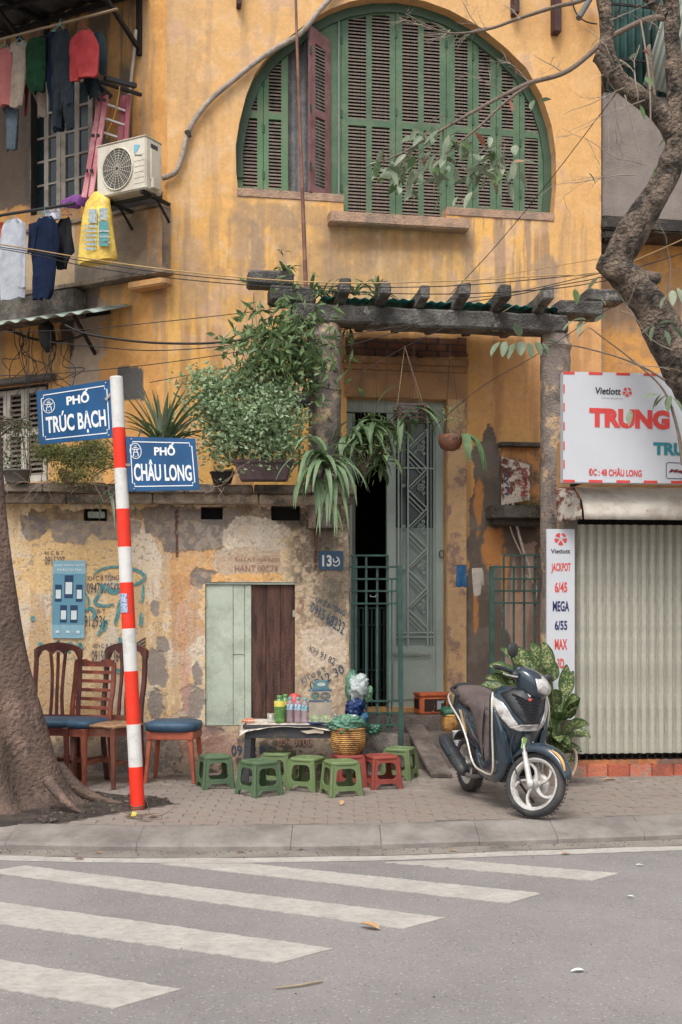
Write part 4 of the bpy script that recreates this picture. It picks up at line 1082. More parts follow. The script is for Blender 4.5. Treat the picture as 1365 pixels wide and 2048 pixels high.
zc1 = PC.uv(590, 575, .16)[1]; 
pcb('beam_wing', 541, 633, zb1 + .001, zb1 + .16, -.10, .155)
pcb('beam_wing', 498, 589, zb1 + .161, zb1 + .30, -.10, .15)
pcb('beam_wing', 1118, 1209, zb1 + .001, zb1 + .15, -.10, .155)
pcb('beam_wing', 1176, 1252, zb1 + .151, zb1 + .28, -.10, .15)
for px in (692, 773, 853, 930, 1011, 1096):
    u = PC.uv(px, 600, .42)[0]; z = zb1 + .002; mb = MB().at(PC.M(u, z, 0))
    j = random.uniform(-.02, .02); w = .044 + j*.3; tl = .42 + j*2
    mb.add([(-w,.95,.0),(w,.95,.0),(w,.95,.13),(-w,.95,.13), (-w,-.12,.0),(w,-.12,.0),(w,-.17,.14),(-w,-.17,.14), (-w*1.1,-tl,.045+j),(w*1.1,-tl,.045+j),(w*1.1,-tl+.02,.175+j),(-w*1.1,-tl+.02,.175+j)],
           [(3,2,1,0)] + [(i*4+k, i*4+(k+1)%4, (i+1)*4+(k+1)%4, (i+1)*4+k) for i in (0,1) for k in range(4)] + [(8,9,10,11)])
    mb.build('rafter', cc, perg, bevel=.012, jit=.004, bseg=1)
tealm = mat('teal_sheet', S(40,140,130), rough=.5, var=.2, scale=5, bump=.1, rgb2=S(30,92,90), mixscale=4)
a, b = PC.uv(640,600)[0], PC.uv(1110,600)[0]
for q in range(5):
    ua = a + (b-a)*q/5 + .004; ub = a + (b-a)*(q+1)/5 - .004; mb = MB().at(PC.M(0, zb1 + .085, 0))
    mb.grid(lambda s, t: (ua + (ub-ua)*s, -.13 + 1.1*t, .008*math.sin(s*30) - .012 + random.uniform(-.002,.002) + .02*(q % 2)*(.5) + .05*t), 60, 3); mb.build('roof_sheet', tealm, perg, solid=.004)

# hanging hooks for the pots appear with the plants

# ============================================================= STEPS, GATES
stepm = mat('step_cement', S(116,104,96), var=.3, scale=8, bump=.7, rgb2=S(84,74,68), mixscale=3)
steps = thing('door_steps', PF.w(.9, .11, .5), 'grey worn cement steps up to the door with a sloping ramp slab', 'steps')
s0, s1 = PF.uv(694,1430)[0], PF.uv(1012,1430)[0]
for i, (z, o) in enumerate(((.575, .36), (.415, .68), (.265, 1.0))):
    mb = MB().at(PF.M()); mb.box((s0 + .02*i, -o, .08), (s1 - .04*i, -(o-.36) + .0 if i else .25, z)); mb.build('step', stepm, steps, bevel=.012, jit=.003)
a, b = PF.pt(828, 1452, .42), gp(884, 1552, ZP + .02)
mb = MB(); mb.bar(a, b, .2, .04, up=(0,0,1)); mb.build('ramp_slab', stepm, steps, bevel=.006)
PB('plinth', PC, 688, 1468, 797, 1552, -.1, .06, mat('plinth_stone', S(130,120,110), var=.35, scale=12, bump=.8, rgb2=S(92,84,78), mixscale=5), steps, bevel=.012, jit=.003)
gg = mat('gate_green', S(46,84,74), rough=.5, var=.15, scale=9, bump=.15, rgb2=S(38,66,58), mixscale=6)
def gbar_(P, x0, y0, x1, y1, w, out, par, nm='bar'):
    mb = MB(); mb.bar(P.pt(x0, y0, out), P.pt(x1, y1, out), w, w*.8); return mb.build(nm, gg, par)
gl = thing('green_gate', PC.pt(750, 1500, .02), 'tall dark green iron gate leaf beside the number 13 pier', 'gate')
for x0, y, x1 in ((700,1111,777),(700,1134,797),(703,1158,797),(703,1182,797),(703,1207,797),(703,1402,797),(703,1426,797),(703,1450,797)):
    gbar_(PC, x0, y, x1, y, .022, .0, gl, 'rail')
for x, y0, y1, w in ((705,1111,1466,.018),(713,1111,1466,.02),(733,1111,1466,.022),(755,1134,1466,.022),(776,1111,1466,.02),(784,1160,1460,.014)):
    gbar_(PC, x, y0, x, y1, w, -.012, gl)
gbar_(PC, 800, 1131, 803, 1498, .046, .01, gl, 'post')
mb = MB(); mb.tube([PC.pt(741,1190,.02), PC.pt(741,1193,.03), PC.pt(752,1194,.03), PC.pt(752,1190,.02)], .004, 5); mb.build('latch', mat('bright_metal', S(150,150,150), rough=.4, metal=.6), gl)
gr_ = thing('green_gate', PC.pt(1030, 1500, -.1), 'dark green iron gate leaf behind the potted plant and motor scooter', 'gate')
for x0, y, x1 in ((1008,1110,1086),(984,1134,1086),(984,1158,1086),(984,1182,1086),(984,1206,1086),(984,1420,1086)):
    gbar_(PC, x0, y, x1, y, .022, -.1, gr_, 'rail')
for x, y0, y1, w in ((1008,1110,1480,.02),(1028,1134,1480,.02),(1049,1110,1480,.022),(1070,1110,1480,.02)):
    gbar_(PC, x, y0, x, y1, w, -.112, gr_)
gbar_(PC, 984, 1132, 984, 1500, .046, -.09, gr_, 'post')
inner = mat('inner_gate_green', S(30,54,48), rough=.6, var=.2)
gi = thing('folded_gate', PF.pt(740, 1410, .05), 'dark folded iron grille standing in the open doorway behind the gate', 'gate')
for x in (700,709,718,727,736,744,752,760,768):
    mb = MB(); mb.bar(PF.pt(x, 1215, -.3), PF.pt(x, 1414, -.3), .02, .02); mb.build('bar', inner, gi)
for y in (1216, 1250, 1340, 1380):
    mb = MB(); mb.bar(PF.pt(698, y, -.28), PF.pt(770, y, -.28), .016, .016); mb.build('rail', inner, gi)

# niche with rusty sign, right of the door
niche = thing('wall_shelf', PF.w(PF.uv(1040,1040,.2)[0], 2.5, .1), 'dark mossy concrete shelf on the wall right of the door', 'shelf')
PB('slab', PF, 985, 1010, 1088, 1036, .001, .26, mat('mossy_slab', S(90,84,76), var=.35, scale=10, bump=.8, rgb2=S(64,60,56), mixscale=4), niche, bevel=.012, jit=.003)
PB('slab_base', PF, 990, 1036.5, 1088, 1051, .001, .16, MATS['mossy_slab'], niche, bevel=.012, jit=.003)
PB('cover_slab', PF, 1003, 884, 1088, 892, .001, .14, MATS['mossy_slab'], niche, bevel=.006, jit=.002)
PB('back_panel', PF, 1004, 893, 1080, 1009, .001, .02, mat('niche_ochre', S(196,136,66), var=.25, scale=6, bump=.5, rgb2=S(110,92,78), mixscale=5), niche, bevel=.003)
rs = thing('rusty_sign', PF.pt(1038, 1010, .08), 'peeling white and rust sign with blue and red letters standing on the wall shelf', 'sign')
rq = ((1003,913),(1060,930),(1060,1000),(1003,1010))
mb = MB(); on_quad(mb, PF, rq, U4, [(0,1,2,3)], .10); on_quad(mb, PF, rq, U4, [(3,2,1,0)], .094)
mb.build('panel', mat('rusty_white', S(196,184,168), var=.3, scale=20, bump=.5, rgb2=S(112,60,44), mixscale=9, mixlo=.5, mixhi=.56), rs, fixn=False)
def rot_text(P, quad, s, m, par, out, bold=.02):
    v, f = text_pts(s, bold); v = np.stack([1 - v[:,1], v[:,0]], 1); b = MB(); on_quad(b, P, quad, v, f, out); return b.build('lettering', m, par, fixn=False)
rot_text(PF, ((1008,935),(1020,937),(1020,990),(1008,990)), 'HẬU', mat('sign_blue', S(40,72,110), var=.3), rs, .106)
rot_text(PF, ((1034,932),(1056,935),(1056,992),(1034,994)), 'PHỐ HÀ', mat('sign_faded_red', S(160,60,56), var=.3), rs, .106)
for pts, r, lab in (([(1026,1006),(1030,1030),(1036,1060),(1050,1110),(1058,1130),(1062,1160)], .016, 'pale bent drain pipe running down from the wall shelf'), ([(1016,1006),(1018,1040),(1026,1070),(1044,1110)], .008, 'thin grey pipe curving beside the drain pipe on the wall'), ([(1050,1150),(1070,1168),(1074,1185),(1070,1215),(1071,1290)], .012, 'pale pipe with two elbows beside the right gate leaf')):
    b = ptube(PF, pts, r, .12); o = b.build('drain_pipe', mat('pale_pipe', S(168,156,144), rough=.7, var=.25, scale=8), None); tag(o, lab, 'pipe')

# ============================================================= THE SHOP ON THE RIGHT
shop = thing('lottery_shop', PS.w(.5, .11, 0), 'closed shop front with cream ribbed metal shutter and painted red brick sill', 'shop')
ribm = mat('cream_ribs', S(176,173,156), rough=.55, var=.1, scale=4, bump=.1, rgb2=S(158,154,138), mixscale=3)
layer(ribm, S(128,112,92), 3, .58, .72, (6,6,.6))
rz0, rz1 = PS.uv(1250, 1506)[1], PS.uv(1250, 1050)[1]; u0 = PS.uv(1156, 1200)[0]; pw_ = .0845
def rib(mb):
    p = [(0,0),(.004,-.002),(.016,-.034),(.052,-.036),(.062,-.004),(.0835,0)]; n = len(p); h = rz1 - rz0; t = .004
    vs = [(x, y, 0) for x, y in p] + [(x, y + t, 0) for x, y in p] + [(x, y, h) for x, y in p] + [(x, y + t, h) for x, y in p]
    fs = []
    for i in range(n-1): fs += [(i, i+1, 2*n+i+1, 2*n+i), (n+i+1, n+i, 3*n+i, 3*n+i+1), (2*n+i, 2*n+i+1, 3*n+i+1, 3*n+i), (i+1, i, n+i, n+i+1)]
    mb.add(vs, fs)
rm = mesh_only(rib, ribm); bolt_me = mesh_only(lambda b: b.lathe([(.006,0),(.006,.004),(.002,.006)], 8), mat('bolt_dark', S(50,46,44), rough=.5, metal=.5))
NR_ = 40
for i in range(NR_):
    pnl = inst('shutter_panel', rm, shop, PS.M(u0 + i*pw_, rz0, random.uniform(-.004,.004)) @ RZ(random.uniform(-.03,.03)))
    if i % 2 == 0 and i < 24: 
        q = inst('bolt', bolt_me, pnl, PS.M(u0 + i*pw_ + .073, PS.uv(1200,1278)[1], .001) @ RX(R(90)))
def sbox(name, x0, y0, x1, y1, o0, o1, m, **k): return PB(name, PS, x0, y0, x1, y1, o0, o1, m, shop, **k)
uE_ = u0 + NR_*pw_
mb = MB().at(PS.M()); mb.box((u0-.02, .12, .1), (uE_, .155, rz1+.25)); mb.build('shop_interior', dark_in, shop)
mb = MB().at(PS.M()); mb.box((u0-.03, .16, .0), (uE_, 1.2, 3.3)); mb.build('shop_wall', ochre, shop)
for i in range(46):                                    # dark bars behind the shutter, seen below and above it
    mb = MB().at(PS.M()); u = u0 + .01 + i*.0735; mb.box((u, .02, .24), (u+.018, .038, PS.uv(1250,1036)[1])); mb.build('bar', iron, shop)
for z in (.30, .36, PS.uv(1250,1046)[1]):
    mb = MB().at(PS.M()); mb.box((u0-.01, .038, z), (uE_, .05, z+.02)); mb.build('rail', iron, shop)
brm = [mat('red_brick', S(186,92,58), var=.2, scale=9, bump=.6, rgb2=S(150,80,60), mixscale=5), mat('red_brick_worn', S(196,108,76), var=.25, scale=9, bump=.6, rgb2=S(150,120,104), mixscale=5, mixlo=.5, mixhi=.58)]
x = PS.uv(1128, 1545)[0]; zt_ = PS.uv(1250, 1530, .03)[1]
while x < uE_:
    w = random.choice([.2,.21,.215]); mb = MB().at(PS.M()); mb.box((x+.003, -.03, .07), (x+w-.003, .1, zt_ + random.uniform(-.003,.003))); mb.build('brick', random.choice(brm), shop, bevel=.006); x += w
mb = MB().at(PS.M()); mb.box((PS.uv(1130,1545)[0], .002, zt_+.001), (uE_, .12, zt_+.045)); mb.build('sill', mat('orange_sill', S(184,110,52), var=.3, scale=9, rgb2=S(120,92,76), mixscale=5), shop)
mb = MB().at(PS.M()); mb.box((PS.uv(1128,1545)[0], .0, .07), (PS.uv(1156,1545)[0]-.002, .16, rz1+.1)); mb.build('side_jamb', mat('jamb_cement', S(138,126,114), var=.3, scale=8, bump=.7), shop)
# curved sheet hood
az0 = PS.uv(1250, 968, .3)[1]; a = PS.uv(1158, 1000, .2)[0]
hoodm = mat('hood_sheet', S(186,178,164), rough=.6, var=.1, scale=4, bump=.12, rgb2=S(160,146,130), mixscale=3)
layer(hoodm, S(116,58,38), 5, .63, .68)
mb = MB().at(PS.M(0, az0, 0)); 
mb.grid(lambda s, t: (a + (uE_-a)*s, .05 - .42*math.sin(t*PI/2*.95), -.33*(1-math.cos(t*PI/2*1.0))), 60, 9); mb.build('hood', hoodm, shop, solid=.006)
mb = MB().at(PS.M(0, az0, 0)); a0_ = PS.uv(1116, 1000, .1)[0]
rusty = mat('rusty_sheet', S(176,166,152), rough=.7, var=.2, bump=.4, rgb2=S(104,50,30), mixscale=6, mixlo=.44, mixhi=.5)
mb.grid(lambda s, t: (a0_ + (a-a0_)*s - .004, .05 - (.16 + .22*s)*math.sin(t*PI/2*.95) , -.004 - .32*(1-math.cos(t*PI/2)) - .05*(1-s)*math.sin(t*9)*t), 8, 10)
mb.build('torn_hood_end', rusty, shop, solid=.006, jit=.003)

# big sign board over it
sb = thing('shop_sign', PS.pt(1250, 968, .5), 'large white lottery shop sign with red dashes round its border and red TRUNG lettering', 'sign')
so = .42
sx1 = 1790
def sy(x, y): # board slopes with the plane: y given at x=1127
    z = PS.uv(1127, y, so)[1]; p = PS.w(PS.uv(x, 800, so)[0], z, so); return float(pix(p)[1])
tl, bl = 743, 965
zt1, zb1_ = PS.uv(1127, tl, so)[1], PS.uv(1127, bl, so)[1]; ua, ub = PS.uv(1127, 800, so)[0], PS.uv(sx1, 800, so)[0]
signw = mat('sign_white', S(194,196,201), rough=.45, var=.04, scale=3, bump=.03)
sred = mat('sign_red', S(214,48,40), rough=.45, var=.06, bump=.03); steal = mat('sign_teal', S(28,128,138), rough=.45, var=.06, bump=.03); snavy = mat('sign_navy', S(34,44,96), rough=.45, var=.06, bump=.03); sblk = mat('sign_black', S(34,36,42), rough=.5, bump=.03)
mb = MB().at(PS.M()); mb.box((ua, -so, zb1_), (ub, -so+.10, zt1)); mb.build('board', signw, sb, bevel=.004)
for z in (zb1_ - .03, zt1 - .2):
    for u in (ua+.2, ua+1.6, ua+2.9):
        mb = MB().at(PS.M()); mb.box((u, -so+.1, z+.04), (u+.04, .05, z+.08)); mb.build('bracket', iron, sb)
SP = PS.off(so); H = zt1 - zb1_
def sw(x, y): return SP.w(SP.uv(x, 800)[0], 0, 0), 0
def SQ(x0, y0, x1, y1, skew=.035):
    """px rectangle measured at its left side, following the board's own perspective"""
    f = lambda x, y: y + (x - x0) * (.045 * (1 - (y - 742) / 450))
    return ((x0, y0), (x1, f(x1, y0)), (x1, f(x1, y1)), (x0, y1))
def dash(u, z, w, h):
    mb = MB().at(PS.M()); mb.box((u, -so-.003, z), (u+w, -so-.001, z+h)); mb.build('dash', sred, sb)
s_px = 2400 / SP.pt(1250, 800).y
per_u = 56.5 / s_px * 1.0; dw = 28 / s_px; dh = 5.5 / s_px
x = ua
k = 0
while x < ub - .02:
    w = dw if k else 23/s_px; dash(x, zt1 - dh, w, dh - .001); dash(x, zb1_ + .001, w, dh)
    x += (per_u if k else 52/s_px); k += 1
for y in (768, 805, 843, 882, 919):
    z = SP.uv(1128, y + 18)[1]; dash(ua + .001, z, .012, 17/s_px)
def St(q, s, m, bold=.02, shear=0): return text_on(SP, q, s, m, sb, bold, .004, shear)
St(SQ(1191,774,1242,788), 'Vietlott', sblk, .02, .1); St(SQ(1204,793,1246,798), 'Cơ hội để tốt hơn', mat('sign_grey', S(130,132,140)), .0, .2)
def logo(P, cx, cy, r, par, out):
    b = MB()
    for k in range(5):
        a0 = R(90 + 72*k + 8); a1 = R(90 + 72*k + 62); am = (a0+a1)/2 + .1
        pts = [P.pt(cx + r*.18*math.cos(am), cy - r*.18*math.sin(am), out)] + [P.pt(cx + r*(1 - .08*abs(i-3)/3)*math.cos(a0 + (a1-a0)*i/6), cy - r*(1 - .08*abs(i-3)/3)*math.sin(a0 + (a1-a0)*i/6), out) for i in range(7)]
        b.add(pts, [tuple(range(len(pts)))])
    b.build('emblem', sred, par, fixn=False)
    st = MB(); pts = []
    for i in range(10):
        rr = r*(.34 if i % 2 == 0 else .14); a = R(62 + 36*i); pts.append(P.pt(cx + r*.22 + rr*math.cos(a), cy - r*.32 - rr*math.sin(a), out + .002))
    st.add([P.pt(cx + r*.22, cy - r*.32, out+.002)] + pts, [(0, i+1, (i+1) % 10 + 1) for i in range(10)]); st.build('star', signw, par, fixn=False)
logo(SP, 1255, 784, 9.5, sb, .004)
St(SQ(1179,815,1340,854), 'TRUNG', sred, .06); St(SQ(1360,752,1480,768), 'TRUNG TÂM', snavy, .04); St(SQ(1307,884,1420,910), 'TRUNG', steal, .055)
St(SQ(1178,934,1284,951), 'ĐC : 48 CHÂU LONG', sred, .03)
mb = MB(); x0, y0, x1, y1 = 1333, 925, 1400, 957
stroke_on(SP, [(x0+3,y0),(x1,y0+2),(x1,y1+1),(x0+3,y1),(x0,y1-3),(x0,y0+3),(x0+3,y0)], 1.3, mb, .004); mb.build('box_outline', snavy, sb, fixn=False)
St(SQ(1338,938,1382,947), 'Mega', mat('sign_darkred', S(120,30,40)), .04, .3)
# upright sign
vs_ = thing('upright_sign', PS.pt(1120, 1440, .12), 'narrow white upright lottery sign with red and blue words beside the shutter', 'sign')
VP = PS.off(.09); PB('board', PS, 1094, 1058, 1150, 1440, .06, .09, signw, vs_, bevel=.002)
logo(VP, 1122, 1078, 13, vs_, .003)
for (x0,y0,x1,y1,s,m,b) in ((1102,1098,1141,1107,'Vietlott',sblk,.02),(1103,1126,1142,1147,'JACKPOT',sred,.03),(1110,1164,1135,1185,'6/45',sred,.03),(1106,1202,1139,1223,'MEGA',snavy,.03),
                          (1110,1241,1135,1260,'6/55',snavy,.03),(1110,1278,1135,1299,'MAX',sred,.03),(1115,1317,1129,1337,'3D',sred,.03)):
    text_on(VP, rect(x0,y0,x1,y1), s, m, vs_, b, .003)

# ============================================================= NEIGHBOUR ON THE RIGHT
nb = thing('neighbour_house', PR.w(0, 0, 0), 'neighbouring house with a grey concrete balcony front and green corrugated sheeting above', 'house')
def paint_r(PX, PY, U, Z):
    n1 = fbm(U*1.3, Z*1.3, 1); n2 = fbm(U*5, Z*5, 2); n3 = fbm(U*16, Z*16, 3, 4); st = fbm(U*9, Z*.8, 4, 4)
    C = np.ones(PX.shape + (3,)) * np.array(S(214,152,62)); C = mixc(C, S(176,130,80), .7*sst(.5,.62,n2)); C = mixc(C, S(120,108,98), .8*sst(560, 600, PY + 40*(n1-.5)) * (1 - sst(630, 680, PY + 60*(n2-.5))))
    C = mixc(C, S(170,150,128), .6*sst(.54,.66,st)); return C*(.88+.24*n3)[...,None], .01*(n1-.5)
wall_sheet('front_wall', PR, PR.uv(1196,300)[0], PR.uv(1196,300)[0] + 3.6, 0, 9.4, .025, paint_r, plaster, nb)
cpm = mat('balcony_cement', S(132,120,112), var=.14, scale=4, bump=.4, rgb2=S(110,98,92), mixscale=1.6, mixlo=.4, mixhi=.65)
PRb = PR.off(.45)
b0, b1 = PRb.uv(1207, 300)[0], PRb.uv(1207, 300)[0] + 3.4
zb_, zt_b = PRb.uv(1280, 437)[1], PRb.uv(1280, 190)[1]
mb = MB().at(PRb.M()); mb.box((b0, 0, zb_), (b1, .12, zt_b)); mb.build('balcony_front', cpm, nb, bevel=.01, jit=.002)
mb = MB().at(PRb.M()); mb.box((b0-.02, -.02, zb_-.14), (b1, .46, zb_-.002)); mb.build('balcony_floor', mat('blackish_cement', S(52,48,44), var=.4, scale=8, bump=.8, rgb2=S(78,70,62), mixscale=4), nb, bevel=.02, jit=.006)  # near-black mottled colour for floor slab and corbel
mb = MB().at(PRb.M()); mb.box((b0-.0, .0, zb_-.24), (b0+.5, .46, zb_-.142)); mb.box((b0+.0, .1, zb_-.34), (b0+.3, .46, zb_-.242)); mb.build('corbel', MATS['blackish_cement'], nb, bevel=.02, jit=.006)
gsm = mat('green_corrugated', S(44,84,78), rough=.6, var=.25, scale=4, bump=.15, rgb2=S(34,62,58), mixscale=3)
for q in range(5):
    ua_ = b0 + .03 + q*.62; mb = MB().at(PRb.M(0, zt_b + .003, -.05)); 
    mb.grid(lambda s, t: (ua_ + .64*s, .022*math.sin(s*2*PI*7) + .01*(q%2), 1.9*t), 56, 3); mb.build('corrugated_sheet', gsm, nb, solid=.004)
for z in (.35, .95, 1.5):
    mb = MB().at(PRb.M(0, zt_b + z, .01)); mb.box((b0, -.02, 0), (b1, .0, .025)); mb.build('rail', iron, nb)
for u in (.02, .75, 1.5):
    mb = MB().at(PRb.M(b0+u, zt_b, .02)); mb.box((0, -.02, 0), (.025, 0, 1.9)); mb.build('bar', iron, nb)
pv = [PRb.pt(1286,170,.08), PRb.pt(1345,190,.08), PRb.pt(1420,-60,.3), PRb.pt(1345,-40,.3)]
mb = MB(); 
def lean(s, t):
    p = (pv[0].lerp(pv[1], s)).lerp(pv[3].lerp(pv[2], s), t); return p + Vector((0, -.012*math.sin(s*2*PI*6), 0))
mb.grid(lean, 50, 3); o = mb.build('leaning_sheet', mat('pale_corrugated', S(138,146,134), rough=.55, var=.12, scale=4, bump=.1), nb, solid=.004)

# ============================================================= STREET SIGN
pB = gp(276, 1617); sp = thing('street_sign', pB, 'leaning red and white banded post carrying two blue street name plates', 'street sign')
Yp = pB.y; SATK = 1.0; red = mat('post_red', S(228,50,28), rough=.5, var=.08, scale=6, bump=.12, rgb2=S(210,58,40), mixscale=5); wht = mat('post_white', S(206,204,200), rough=.55, var=.07, scale=8, bump=.15, rgb2=S(178,174,168), mixscale=6, mixlo=.52, mixhi=.7)
SATK = .84
def pl(y): t = (y - 755) / 862; return at(233 + 43*t, y, Yp)
bands = [(755,856,wht),(856,937,red),(937,1018,wht),(1018,1094,red),(1094,1165,wht),(1165,1257,red),(1257,1342,wht),(1342,1448,red),(1448,1533,wht),(1533,1622,red)]
for i, (y0, y1, m) in enumerate(bands):
    a, b = pl(y0), pl(y1); d = (b-a); n = 5; ra = .0505 + .0006*i
    mb = MB(); ring_pts = [a + d*k/n for k in range(n+1)]; mb.tube(ring_pts, ra, 26, smooth=True); o = mb.build('band', m, sp)
mb = MB(); mb.tube([pl(753.5), pl(755)], [.046,.05], 26); mb.build('cap', wht, sp)
for k in range(3):
    c = pl(1612 + 4*k); mb = MB(); mb.tube([c + Vector((.056*math.cos(a/18*2*PI), .056*math.sin(a/18*2*PI), .004*math.sin(a*1.3+k))) for a in range(19)], .005, 5, caps=False); mb.build('wire', mat('green_wire', S(62,84,70), rough=.6), sp)
# sticker
mb = MB(); cpt = pl(1206); d = (pl(1180)-pl(1230)).normalized()
for k in range(7):
    pass
def cyl_patch(y0, y1, a0, a1, m, nm, r=.0535):
    mb = MB(); vs = []; fs = []; N = 8
    for j, y in enumerate((y0, y1)):
        c = pl(y)
        for i in range(N+1):
            a = a0 + (a1-a0)*i/N; vs.append(c + Vector((r*math.sin(a), -r*math.cos(a), 0)))
    for i in range(N): fs.append((i, i+1, N+1+i+1, N+1+i))
    mb.add(vs, fs); mb.build(nm, m, sp, fixn=False)
cyl_patch(1187, 1225, -1.2, .15, mat('sticker', S(170,186,206), var=.25, scale=120, rgb2=S(70,100,160), mixscale=70, mixlo=.5, mixhi=.55), 'sticker', .0575)
sblue = mat('plate_street_blue', S(14,84,134), rough=.35, var=.05, scale=4, bump=.04, rgb2=S(20,74,118), mixscale=3)
swt = mat('plate_lettering', S(222,224,224), rough=.5, var=.04, bump=0)
def street_plate(q, P, big, small, cxo, tq, bq):
    pt_ = thing('name_plate', pB, None, None); pt_.parent = sp; pt_.location = (0,0,0); ORG[pt_] = ORG[sp]
    mb = MB(); c = [P.pt(*p, 0) for p in q] + [P.pt(*p, -.012) for p in q]; mb.add(c, [(0,1,2,3),(7,6,5,4),(0,4,5,1),(1,5,6,2),(2,6,7,3),(3,7,4,0)]); mb.build('plate', sblue, pt_, bevel=.002)
    # border line with notched corners
    nx, ny, ex, ey = .06, .09, .09, .15
    path = [(nx,ey),(ex,ey*.97),(ex,ny),(1-ex,ny),(1-ex,ey),(1-nx,ey),(1-nx,1-ey),(1-ex,1-ey),(1-ex,1-ny),(ex,1-ny),(ex,1-ey),(nx,1-ey),(nx,ey)]
    f = lambda a, b: sub(q, a, b, a, b)[0]
    mb = MB(); stroke_on(P, [f(a, b) for a, b in path], 1.9, mb, .002)
    mb.build('border_line', swt, pt_, fixn=False)
    text_on(P, tq, small, swt, pt_, .04, .002); text_on(P, bq, big, swt, pt_, .03, .002)
    # round emblem: ring and a little gate tower
    def E(a, b): return f(cxo[0] + a*cxo[2], cxo[1] + b*cxo[3])
    mb = MB(); n = 24
    stroke_on(P, [E(math.cos(2*PI*i/n), math.sin(2*PI*i/n)) for i in range(n+1)], 1.4, mb, .002)
    for pts, w in (([(-.6,-.22),(.6,-.22)], 1.8), ([(-.55,-.22),(-.72,-.42)], 1.3), ([(.55,-.22),(.72,-.42)], 1.3), ([(-.35,-.45),(.35,-.45)], 1.6), ([(-.2,-.68),(.2,-.68)], 1.4), ([(-.3,-.2),(-.18,.1)], 1.5), ([(.3,-.2),(.18,.1)], 1.5),
                   ([(-.4,.14),(.4,.14)], 1.5), ([(-.38,.14),(-.42,.72)], 1.7), ([(.38,.14),(.42,.72)], 1.7), ([(-.1,.72),(.1,.72)], 1.3)):
        stroke_on(P, [E(a, b) for a, b in pts], w, mb, .002)
    mb.build('emblem', swt, pt_, fixn=False)
    for a, b in ((.93 if cxo[4] else .08, .045), (.93 if cxo[4] else .08, .955)):
        p = P.pt(*f(a, b), .004); s_ = MB(); s_.ell(p, (.008,.006,.008), 8, 4); s_.build('screw', mat('screw_head', S(160,150,140), rough=.4, metal=.6), pt_)
Pt = Plane(226, Yp - .02, -.72); Pc_ = Plane(252, Yp - .035, .16)
q1 = ((73,783),(222,759),(229,875),(79,890)); q2 = ((252,873),(391,877),(400,980),(258,983))
street_plate(q1, Pt, 'TRÚC BẠCH', 'PHỐ', (.155,.30,.078,.13,1), ((132,784),(178,777),(179,804),(134,811)), ((91,826),(210,810),(214,861),(94,876)))
street_plate(q2, Pc_, 'CHÂU LONG', 'PHỐ', (.13,.26,.08,.14,0), ((308,885),(350,886),(351,911),(309,911)), ((267,918),(382,922),(385,962),(269,962)))
Pb_ = MB(); Pb_.bar(pl(775), at(212, 800, Yp + .01), .02, .02); Pb_.build('clamp', MATS['screw_head'], sp)
Pb_ = MB(); Pb_.bar(pl(930), at(262, 930, Yp - .03), .02, .02); Pb_.build('clamp', MATS['screw_head'], sp)
# ============================================================= PLASTIC STOOLS
def stool_proto(name, m, label, group):
    o = proto(name, label, 'stool', group); h = .285; wb, wt = .130, .106; k = (wb - wt) / h
    def rr(x0, x1, z0, z1, r, n=4):
        p = []
        for cx_, cz_, a0 in ((x1-r, z1-r, 0), (x0+r, z1-r, 90), (x0+r, z0+r, 180), (x1-r, z0+r, 270)):
            for i in range(n+1): a = R(a0 + 90*i/n); p.append((cx_ + r*math.cos(a), cz_ + r*math.sin(a)))
        return p
    win = rr(-.084, .084, .086, .226, .038); win = [(x * (1 - (z-.086)*1.1), z) for x, z in win]
    outer = [(-wb,0),(-wb+.036,0),(-wb+.042,.026),(-.06,.048),(.06,.048),(wb-.042,.026),(wb-.036,0),(wb,0),(wt+.004,h-.015),(-wt-.004,h-.015)]
    for q in range(4):
        sh = Matrix.Identity(4); sh[1][2] = k
        M = RZ(q*PI/2) @ T(0, -wb, 0) @ sh
        mb = MB().at(M); mb.holes(outer, [win], .009, 0); mb.build('leg_frame', m, o, bevel=.0025, bseg=1)
    mb = MB(); n = 36
    mb.lathe([(wt*1.06, h-.03),(wt*1.09,h-.022),(wt*1.08,h-.010),(wt*1.0,h-.001),(wt*.80,h),(wt*.77,h-.004),(.02,h-.003),(.016,h-.012),(.002,h-.014)], n, sq=5.5, smooth=False); mb.build('seat', m, o)
    for sx in (-1, 1):
        for sy in (-1, 1):
            mb = MB(); mb.tube([(sx*(wb-.008), sy*(wb-.008), 0), (sx*(wt-.002), sy*(wt-.002), h-.03)], [.013,.011], 8); mb.build('corner_leg', m, o)
    return o
pg = mat('plastic_green', S(102,122,72), rough=.5, var=.07, scale=5, bump=.05, rgb2=S(90,110,64), mixscale=5)
pg2 = mat('plastic_green_dark', S(80,106,72), rough=.42, var=.07, scale=5, bump=.05, rgb2=S(72,94,66), mixscale=5)
pr = mat('plastic_red', S(148,62,48), rough=.42, var=.08, scale=5, bump=.05, rgb2=S(128,54,44), mixscale=5)
G_ = 'plastic stools round the tea table'
sg = stool_proto('plastic_stool', pg, '', G_); sg2 = stool_proto('plastic_stool', pg2, '', G_); sr = stool_proto('plastic_stool', pr, '', G_)
used = set()
def put_stool(p, px, py, rot, label, s=1):
    o = p if p not in used else copy_tree(p); used.add(p); o['label'] = label; place(o, gp(px, py), R(rot*1.35), s=(1.10*s, 1.10*s, s)); return o
put_stool(sg2, 431, 1574, 14, 'green plastic stool nearest the blue cushioned seat, leftmost of the green stools')
put_stool(sg2, 519, 1589, 28, 'dark green plastic stool standing in front of the left table leg', 1.03)
put_stool(sg, 556, 1567, -8, 'green plastic stool half hidden behind the dark green one in front of the table')
put_stool(sg, 615, 1579, -18, 'olive green plastic stool at the middle of the table, turned to the right')
